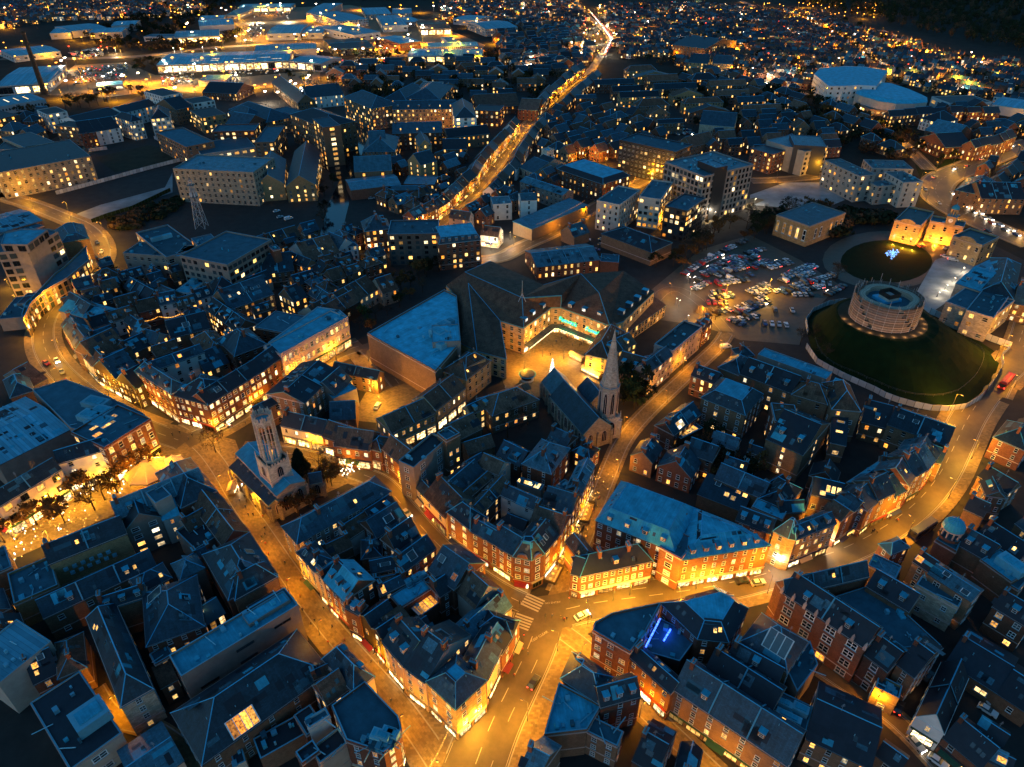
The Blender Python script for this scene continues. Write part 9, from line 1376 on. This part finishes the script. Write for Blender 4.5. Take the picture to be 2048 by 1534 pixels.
def court():
 """courthouse clock turret and uplights; its wings are in the building list"""
 x, y = PT['turret']; z0 = 12; r = tag(empty('clock_turret', (x, y, z0)), 'stone clock turret with an open cupola on the orange lit courthouse', 'turret'); rz = PT['court_rz']
 b = MB(); b.prism(square(0, 0, 4.6, rz), -1, 4.2, 'sandstone', 'lead'); b.prism(square(0, 0, 5.1, rz), 4.2, 4.7, 'sandstone', 'lead'); b.build('clock_stage', r)
 for k in (0, 1, 2, 3):
  a = rz + k * math.pi / 2; b = MB(); c = Vector((2.33 * math.cos(a), 2.33 * math.sin(a), 2.4)); u = Vector((-math.sin(a), math.cos(a), 0)); n = Vector((math.cos(a), math.sin(a), 0))
  b.face([c + (u * math.cos(t) + Vector((0, 0, 1)) * math.sin(t)) * 1.15 for t in [2 * math.pi * q / 16 for q in range(16)]], 'window_frame'); 
  ck = b.build('clock_face', r); b = MB(); b.bar(c + n * .05, c + n * .05 + Vector((0, 0, .9)), .06, 'dark_frame', 4); b.bar(c + n * .05, c + n * .05 + u * .55 + Vector((0, 0, .25)), .07, 'dark_frame', 4); b.build('clock_hand', ck)
 b = MB()
 for k in range(8): a = rz + k * math.pi / 4; b.bar((1.7 * math.cos(a), 1.7 * math.sin(a), 4.7), (1.7 * math.cos(a), 1.7 * math.sin(a), 8.2), .22, 'sandstone', 6)
 b.lathe((0, 0, 8.2), [(2.2, 0), (2.2, .4)], 'sandstone', 16); b.face([(2.2 * math.cos(2 * math.pi * k / 16), 2.2 * math.sin(2 * math.pi * k / 16), 8.2) for k in range(16)][::-1], 'sandstone'); b.build('cupola', r)
 b = MB(); b.lathe((0, 0, 8.6), [(2.1, 0), (1.9, .9), (1.3, 1.7), (.5, 2.2), (.15, 2.4), (.1, 3.6), (0, 3.8)], 'lead', 16); b.build('dome', r)
 for (px_, py_, p) in PT['court_lights']:
  q = empty('floodlight', (px_, py_, 0)); b = MB(); b.box((0, 0, 0), (.6, .4, .45), 'post_metal'); b.box((0, 0, .45), (.5, .32, .12), 'lamp_sodium'); b.build('lamp_head', q)
  tag(q, 'orange floodlight on the ground before the courthouse front', 'floodlight', 'floodlights before the courthouse'); lamp_light(q, (0, 0, 1.0), LAMP_POWER * p * 1.7, (1, .36, .02))
def mast():
 x, y, z0, H = PT['mast']; r = tag(empty('lattice_mast', (x, y, z0)), 'steel lattice radio mast standing on the concrete exchange roof', 'mast'); s0, s1 = 5.2, 1.3
 L = [0, .16, .32, .47, .6, .72, .83, .92]
 def c(f, k): s = (s0 + (s1 - s0) * min(1, f * 1.15)) / 2; return Vector(((1, 1, -1, -1)[k] * s, (1, -1, -1, 1)[k] * s, H * f))
 for k in range(4): b = MB(); [b.bar(c(f, k), c(g, k), .14, 'scaffold_tube', 4) for f, g in zip(L, L[1:])]; b.build('leg', r)
 b = MB()
 for f, g in zip(L, L[1:]):
  for k in range(4): b.bar(c(f, k), c(g, (k + 1) % 4), .07, 'scaffold_tube', 3); b.bar(c(g, k), c(f, (k + 1) % 4), .07, 'scaffold_tube', 3); b.bar(c(g, k), c(g, (k + 1) % 4), .08, 'scaffold_tube', 3)
 b.build('bracing', r)
 for f in (.6, .83): b = MB(); b.box((0, 0, H * f), (3.4, 3.4, .25), 'post_metal'); b.build('platform', r)
 b = MB()
 for k in range(7): a = k * .9; b.box((1.7 * math.cos(a), 1.7 * math.sin(a), H * .62), (.5, .5, 1.7), 'hoarding', a)
 b.build('antenna', r); b = MB(); b.bar((0, 0, H * .92), (0, 0, H * 1.05), .1, 'scaffold_tube', 4); b.build('aerial', r)
def chimney_stack():
 x, y, H = PT['stack']; r = tag(empty('chimney_stack', (x, y, 0)), 'very tall tapering brick factory chimney by the supermarket', 'chimney'); b = MB(); b.lathe((0, 0, 0), [(3.6, 0), (3.3, 4), (2.7, 4.2), (1.7, H - 3), (2.0, H - 2.6), (2.0, H - .5), (1.7, H), (1.1, H), (1.1, H - 2), (0, H - 2)], 'timber_dark', 14); b.build('shaft', r)
 b = MB(); b.lathe((0, 0, 0), [(2.06, H - 2.6), (2.06, H - 2.0)], 'brown_brick', 14); b.build('band', r)
def centre():
 """tiled roof slabs of the shopping centre and its glazed court front"""
 r = tag(empty('shopping_centre', (0, 0, 0)), 'brown tiled shopping centre folded round a lit court with green signs', 'shopping centre'); b = MB()
 for f in PT['centre_facets']: b.face([tuple(p) for p in f], 'clay_tile'); 
 for f in PT['centre_facets']:
  n = len(f)
  for i in range(n): b.face([tuple(f[i]), tuple(f[(i + 1) % n]), (f[(i + 1) % n][0], f[(i + 1) % n][1], f[(i + 1) % n][2] - .5), (f[i][0], f[i][1], f[i][2] - .5)], 'coping')
 b.build('roof', r); b = MB()
 for p, q in PT['centre_ridges']: b.bar(tuple(p), tuple(q), .16, 'ridge', 4)
 b.build('ridge_cap', r); w_ = PT['centre_wall']; b = MB()
 for i in range(len(w_)):
  p, q = w_[i], w_[(i + 1) % len(w_)]; b.face([(p[0], p[1], 0), (q[0], q[1], 0), (q[0], q[1], q[2]), (p[0], p[1], p[2])], 'sandstone', None)
 b.build('wall', r); rnd = random.Random(2); far = MB()
 for (i, st, shop, lit) in PT['centre_front']:
  p, q = w_[i], w_[(i + 1) % len(w_)]; facade(r, (0, 0, 0), (p[0], p[1]), (q[0], q[1]), min(p[2], q[2]), dict(st=st, sp=3.0, lit=lit, shop=shop, ssp=3.2, ww=1.3, shopall=1, win='cross', fascia='pink_stone', gap=0), rnd, far, -1, 0, True)
 if far.f: tag(far.build('glazing', r), kind='stuff')
 # glass canopy with a light strip along the court
 for (p, q) in PT['canopy']:
  p, q = Vector(p), Vector(q); u = (q - p).normalized(); n = Vector((u.y, -u.x)); b = MB(); o = n * 3.2
  b.face([(p.x, p.y, 4.6), (q.x, q.y, 4.6), (q.x + o.x, q.y + o.y, 4.0), (p.x + o.x, p.y + o.y, 4.0)], 'glass_blue'); k = int((q - p).length / 3.5)
  for i in range(k + 1): c = p.lerp(q, i / k); b.bar((c.x, c.y, 4.65), (c.x + o.x, c.y + o.y, 4.05), .07, 'post_metal', 4); b.bar((c.x + o.x, c.y + o.y, 0), (c.x + o.x, c.y + o.y, 4.0), .09, 'post_metal', 5)
  b.build('canopy', r); b = MB(); b.bar((p.x + o.x, p.y + o.y, 3.95), (q.x + o.x, q.y + o.y, 3.95), .14, 'lit_shop_bright', 4); b.build('light_strip', r)
 for (p, q, t, z) in PT['signs']:
  p, q = Vector(p), Vector(q); u = (q - p).normalized(); n = Vector((u.y, -u.x)); c = p.lerp(q, t) + n * .35; s = text('sign', 'Fenwick', (c.x, c.y, z), (math.pi / 2, 0, math.atan2(u.y, u.x)), 2.9, 'sign_green', r, .08, .25)
 x, y, z = PT['flagpole']; b = MB(); b.bar((x, y, z - 1), (x, y, z + 8), .09, 'hoarding', 5); b.bar((x + 1.6, y - 1, z - 1.5), (x, y, z + 2), .12, 'hoarding', 4); b.bar((x - 1.6, y - 1, z - 1.5), (x, y, z + 2), .12, 'hoarding', 4); b.build('flagpole', r)
 for (x, y, z, rz) in PT['centre_dormers']:
  b = MB(); b.box((0, 0, -1), (2.2, 2.6, 2.2), 'slate', 0, 'lead'); b.face([(-1.25, -1.5, 1.22), (1.25, -1.5, 1.22), (1.25, 1.4, 1.3), (-1.25, 1.4, 1.3)], 'lead'); d = b.build('dormer', r); d.location = (x, y, z); d.rotation_euler = (0, 0, rz); wi = inst('window', combined_window('lit_cool'), d, (0, -1.32, .4), 0, (1.8, 1, 1.3))
def lit_tree(x, y, h, mats, label, conical=False):
 r = tag(empty('lit_tree', (x, y, 0)), label, 'tree'); rnd = random.Random(int(x)); b = MB(); g = MB()
 if conical:
  b.bar((0, 0, 0), (0, 0, h), .12, 'bark', 5, .03)
  for k in range(420): z = h * rnd.random(); rr = (1 - z / h) * h * .15 + .05; a = rnd.uniform(0, 6.28); g.box((rr * math.cos(a), rr * math.sin(a), z), (.13, .13, .13), mats[0], a)
  for k in range(160): z = h * rnd.random(); rr = (1 - z / h) * h * .14; a = rnd.uniform(0, 6.28); p = Vector((rr * math.cos(a), rr * math.sin(a), z)); u = Vector((rnd.gauss(0, 1), rnd.gauss(0, 1), -.3)).normalized() * .35; v = u.orthogonal().normalized() * .2; b.face([p - u, p - v, p + u, p + v], 'leaf_dark')
 else:
  def limb(a, d, l, rad, lev):
   e = a + d * l; b.bar(a, e, rad, 'bark', 4, rad * .6)
   for q in range(3 if lev else 1):
    p = a.lerp(e, rnd.random()); g.box((p.x, p.y, p.z + rad), (.15, .15, .15), mats[0] if lev > 1 or rnd.random() < .3 else mats[1], 0)
   if lev < 4:
    for q in range(3): nd = (d * .6 + Vector((rnd.gauss(0, 1), rnd.gauss(0, 1), rnd.gauss(.15, .5))).normalized() * .8).normalized(); limb(e, nd, l * .74, rad * .6, lev + 1)
  limb(Vector((0, 0, 0)), Vector((0, 0, 1)), h * .3, .28, 0)
 b.build('trunk' if not conical else 'crown', r); tag(g.build('fairy_lights', r), kind='stuff'); return r
def tent(x, y, rad, h, label, n=8):
 r = tag(empty('market_tent', (x, y, 0)), label, 'tent'); b = MB(); P = ngon(0, 0, rad, n, .39); Q = ngon(0, 0, rad * .12, n, .39)
 for i in range(n):
  b.face([(*P[i], 3), (*P[(i + 1) % n], 3), (*Q[(i + 1) % n], h), (*Q[i], h)], 'canvas'); b.wallq(P[i], P[(i + 1) % n], 2.4, 3, 'canvas')
 b.face([(*q, h) for q in Q], 'canvas'); b.build('canvas_roof', r); b = MB()
 for p in P: b.bar((*p, 0), (*p, 3), .08, 'post_metal', 4)
 b.build('frame', r); g = MB()
 for p in P:
  for k in range(9): t = k / 9; q = Vector((p[0], p[1], 3)).lerp(Vector((0, 0, h)), t); g.box((q.x, q.y, q.z + .1), (.2, .2, .2), 'fairy')
 tag(g.build('fairy_lights', r), kind='stuff'); lamp_light(r, (0, 0, 2.2), LAMP_POWER * .7, SOD)
 lamp_light(r, (0, -rad * .7, h + 3), LAMP_POWER * 1.3, SOD)  # added light in the air above the tent, no fixture, brightens the canvas
def stall(x, y, rz, L, label, bright=True):
 r = tag(empty('market_stall', (x, y, 0), rz), label, 'stall'); b = MB(); b.box((0, 0, .1), (L, 2.2, 1.0), 'timber_fence'); b.build('counter', r)
 b = MB(); b.box((0, .95, 1.1), (L, .1, 1.5), 'timber_fence'); b.face([(-L / 2, -1.09, 1.15), (L / 2, -1.09, 1.15), (L / 2, -1.0, 2.4), (-L / 2, -1.0, 2.4)], 'lit_shop_bright' if bright else 'lit_shop'); b.build('display', r)
 b = MB(); b.face([(-L / 2 - .3, -1.6, 2.5), (L / 2 + .3, -1.6, 2.5), (L / 2 + .3, 0, 3.2), (-L / 2 - .3, 0, 3.2)], 'canvas'); b.face([(L / 2 + .3, 1.4, 2.5), (-L / 2 - .3, 1.4, 2.5), (-L / 2 - .3, 0, 3.2), (L / 2 + .3, 0, 3.2)], 'canvas'); b.build('awning', r)
 lamp_light(r, (0, -1.8, 2.2), LAMP_POWER * .25, WHT)
def kiosk(x, y):
 r = tag(empty('round_kiosk', (x, y, 0)), 'round flat topped kiosk on the shopping court', 'kiosk'); b = MB(); b.lathe((0, 0, 0), [(2.6, 0), (2.6, 2.8)], 'white_render', 18); b.build('wall', r)
 b = MB(); b.lathe((0, 0, 2.8), [(2.9, 0), (3.1, .15), (2.9, .35), (0, .6)], 'slate', 20); b.lathe((0, 0, 2.8), [(0, -.01), (3.6, 0)], 'lead', 20); b.build('roof', r); b = MB(); b.lathe((0, 0, 1.0), [(2.65, 0), (2.65, 1.2)], 'glass_dark', 8, 3.6, 5.4); b.build('window', r)
def dome(x, y, z):
 r = tag(empty('lead_dome', (x, y, z)), 'ribbed lead dome on a columned drum near the main road', 'dome'); b = MB(); b.lathe((0, 0, 0), [(3.0, 0), (3.0, 1)], 'red_brick', 12)
 for k in range(10): a = k * .628; b.bar((2.5 * math.cos(a), 2.5 * math.sin(a), 1), (2.5 * math.cos(a), 2.5 * math.sin(a), 3.4), .22, 'pink_stone', 5)
 b.lathe((0, 0, 3.4), [(3.0, 0), (3.0, .4)], 'pink_stone', 16); b.build('drum', r); b = MB(); b.lathe((0, 0, 3.8), [(2.9, 0), (2.8, 1), (2.2, 2.1), (1.2, 2.9), (.2, 3.2), (.1, 4.2), (0, 4.3)], 'lead', 20)
 for k in range(12): a = k * .5236; [b.bar((q[0] * math.cos(a), q[0] * math.sin(a), 3.82 + q[1]), (s[0] * math.cos(a), s[0] * math.sin(a), 3.82 + s[1]), .07, 'ridge', 3) for q, s in zip([(2.9, 0), (2.8, 1), (2.2, 2.1), (1.2, 2.9)], [(2.8, 1), (2.2, 2.1), (1.2, 2.9), (.2, 3.2)])]
 b.build('dome_shell', r)
def bus(x, y, rz, col, label, tail=True):
 r = tag(empty('bus', (x, y, .05), rz), label, 'bus'); b = MB(); b.box((0, 0, .4), (10.5, 2.5, 3.0), col, 0, col); b.box((0, 0, 3.41), (9.6, 2.1, .12), col)
 for sx in (-3.2, 3.3):
  for sy in (-1.15, 1.15): b.bar((sx, sy, .45), (sx, sy * 1.1, .45), .48, 'tyre', 10)
 b.build('body', r); g = MB(); g.box((0, 0, 1.5), (9.8, 2.54, 1.1), 'glass_dark'); g.box((0, 0, 1.3), (10.56, 2.2, 1.5), 'glass_dark'); g.build('window_glass', r)
 if tail:
  t = MB(); [t.box((-5.27, s * 1.0, .9), (.08, .3, .5), 'taillight') for s in (-1, 1)]; t.build('taillight', r)
  t = MB(); [t.box((0, 0 + s, 3.54), (7, .16, .05), 'lit_amber') for s in (-.6, .6)]; t.build('roof_light', r)
def neon(a, b_, z, label, w_=.22):
 r = MB(); r.bar((*a, z), (*b_, z), w_, 'neon_blue', 6); o = r.build('neon_tube'); tag(o, label, 'light')
 n = 3
 for k in range(n):
  q = lerp(a, b_, (k + .5) / n); l = bpy.data.lights.new('neon_light', 'POINT'); l.energy = LAMP_POWER * .012; l.color = (.03, .10, 1); l.shadow_soft_size = .4; lo = bpy.data.objects.new('neon_light', l); C.objects.link(lo); lo.parent = o; lo.location = (q[0], q[1], z + .8)
def festoon(a, b_, za, zb, label, n=26):
 r = MB(); sag = 1.2; P = [Vector((*lerp(a, b_, k / n), za + (zb - za) * k / n - sag * 4 * (k / n) * (1 - k / n))) for k in range(n + 1)]
 for p, q in zip(P, P[1:]): r.bar(p, q, .03, 'post_metal', 3)
 for p in P[1:-1]: r.box((p.x, p.y, p.z - .15), (.18, .18, .2), 'fairy')
 tag(r.build('festoon'), label, 'lights')
def hanging_lights(x, y, n, rad, label, m='fairy_white'):
 rnd = random.Random(int(x * 3)); r = MB()
 for k in range(n): px_, py_ = x + rnd.gauss(0, rad), y + rnd.gauss(0, rad); z = rnd.uniform(3.5, 6.5); r.box((px_, py_, z), (.17, .17, .32), m)
 tag(r.build('hanging_lights'), label, 'lights', None, 'stuff')
def person_mesh(pose):
 V = [(0, 0, .95), (0, 0, 1.2), (0, 0, 1.42), (0, .01, 1.52), (0, .03, 1.66), (.10, 0, .9), (.11, pose * .12, .5), (.11, pose * .02 - .04, .06), (.12, pose * .02 + .12, .04), (-.10, 0, .9), (-.11, -pose * .12, .5), (-.11, -pose * .3, .06), (-.11, -pose * .3 + .14, .04), (.19, 0, 1.40), (.25, -pose * .1, 1.12), (.24, -pose * .02 + .06, .88), (-.19, 0, 1.40), (-.25, pose * .1, 1.12), (-.24, pose * .02 + .08, .88)]
 E = [(0, 1), (1, 2), (2, 3), (3, 4), (0, 5), (5, 6), (6, 7), (7, 8), (0, 9), (9, 10), (10, 11), (11, 12), (2, 13), (13, 14), (14, 15), (2, 16), (16, 17), (17, 18)]
 R = [.15, .16, .15, .06, .105, .1, .075, .05, .045, .1, .075, .05, .045, .07, .055, .045, .07, .055, .045]
 me = bpy.data.meshes.new('person_base'); me.from_pydata(V, E, []); o = bpy.data.objects.new('person_base', me); C.objects.link(o)
 md = o.modifiers.new('s', 'SKIN'); 
 for i, rr in enumerate(R): me.skin_vertices[0].data[i].radius = (rr, rr * .8)
 me.skin_vertices[0].data[0].use_root = True; o.modifiers.new('u', 'SUBSURF').levels = 1
 dg = bpy.context.evaluated_depsgraph_get(); m2 = bpy.data.meshes.new_from_object(o.evaluated_get(dg)); bpy.data.objects.remove(o); m2.name = 'body'; return m2
def people(spots):
 ms = []
 for pose in (1.0, -.8, .2):
  for top in ('cloth_dark', 'cloth_blue', 'cloth_red'):
   m = person_mesh(pose); m.materials.clear()
   for q in (top, 'cloth_dark', 'skin', 'bark'): m.materials.append(M[q])
   for p in m.polygons: z = p.center.z; p.material_index = 1 if z < .92 else 3 if z > 1.7 or (z > 1.6 and p.center.y < 0) else 2 if z > 1.5 else 0; p.use_smooth = True
   ms.append((m, top))
 for i, (x, y, where) in enumerate(spots):
  if covered(x, y, .5): continue
  m, top = ms[(i * 5) % 9]; r = inst('person', m, None, (x, y, .1), random.uniform(0, 6.28)); c = {'cloth_dark': 'a black', 'cloth_blue': 'a dark blue', 'cloth_red': 'a red'}[top]
  tag(r, 'small figure in ' + c + ' coat walking ' + where, 'person', 'figures in ' + c + ' coat walking ' + where)
spire_church(); lantern_church(); parish_church(); mound(); keep(); court(); mast(); chimney_stack(); centre(); kiosk(*PT['kiosk']); dome(*PT['dome'], 10)
for a in HOARD: hoarding(*a)
lit_tree(*PT['blue_tree'], 9.5, ('fairy_blue', 'fairy'), 'bare tree wound with blue and gold fairy lights on the oval lawn')
lit_tree(*PT['xmas_tree'], 7.5, ('fairy_white',), 'slim conical tree covered in white lights on the shopping court', True)
for x, y, rad, h, lab in TENTS: tent(x, y, rad, h, lab)
for x, y, rz, L, lab, br in STALLS: stall(x, y, rz, L, lab, br)
for x, y, rz, col, lab, t in BUSES: bus(x, y, rz, col, lab, t)
for a, b_, z, lab in NEON: neon(a, b_, z, lab)
for a, b_, za, zb, lab in FESTOONS: festoon(a, b_, za, zb, lab)
for x, y, n, rad, lab, m in HANGING: hanging_lights(x, y, n, rad, lab, m)
rnd = random.Random(4); spots = []
for P, n, where, wd in WALKS:
 for k in range(n): i = rnd.randrange(len(P) - 1); q = lerp(P[i], P[i + 1], rnd.random()); spots.append((q[0] + rnd.uniform(-wd, wd), q[1] + rnd.uniform(-wd, wd), where))
people(spots)
print('buildings', BLDS, 'lamps', NLAMP, 'objects', len(bpy.data.objects), 'far houses', len(FARH))
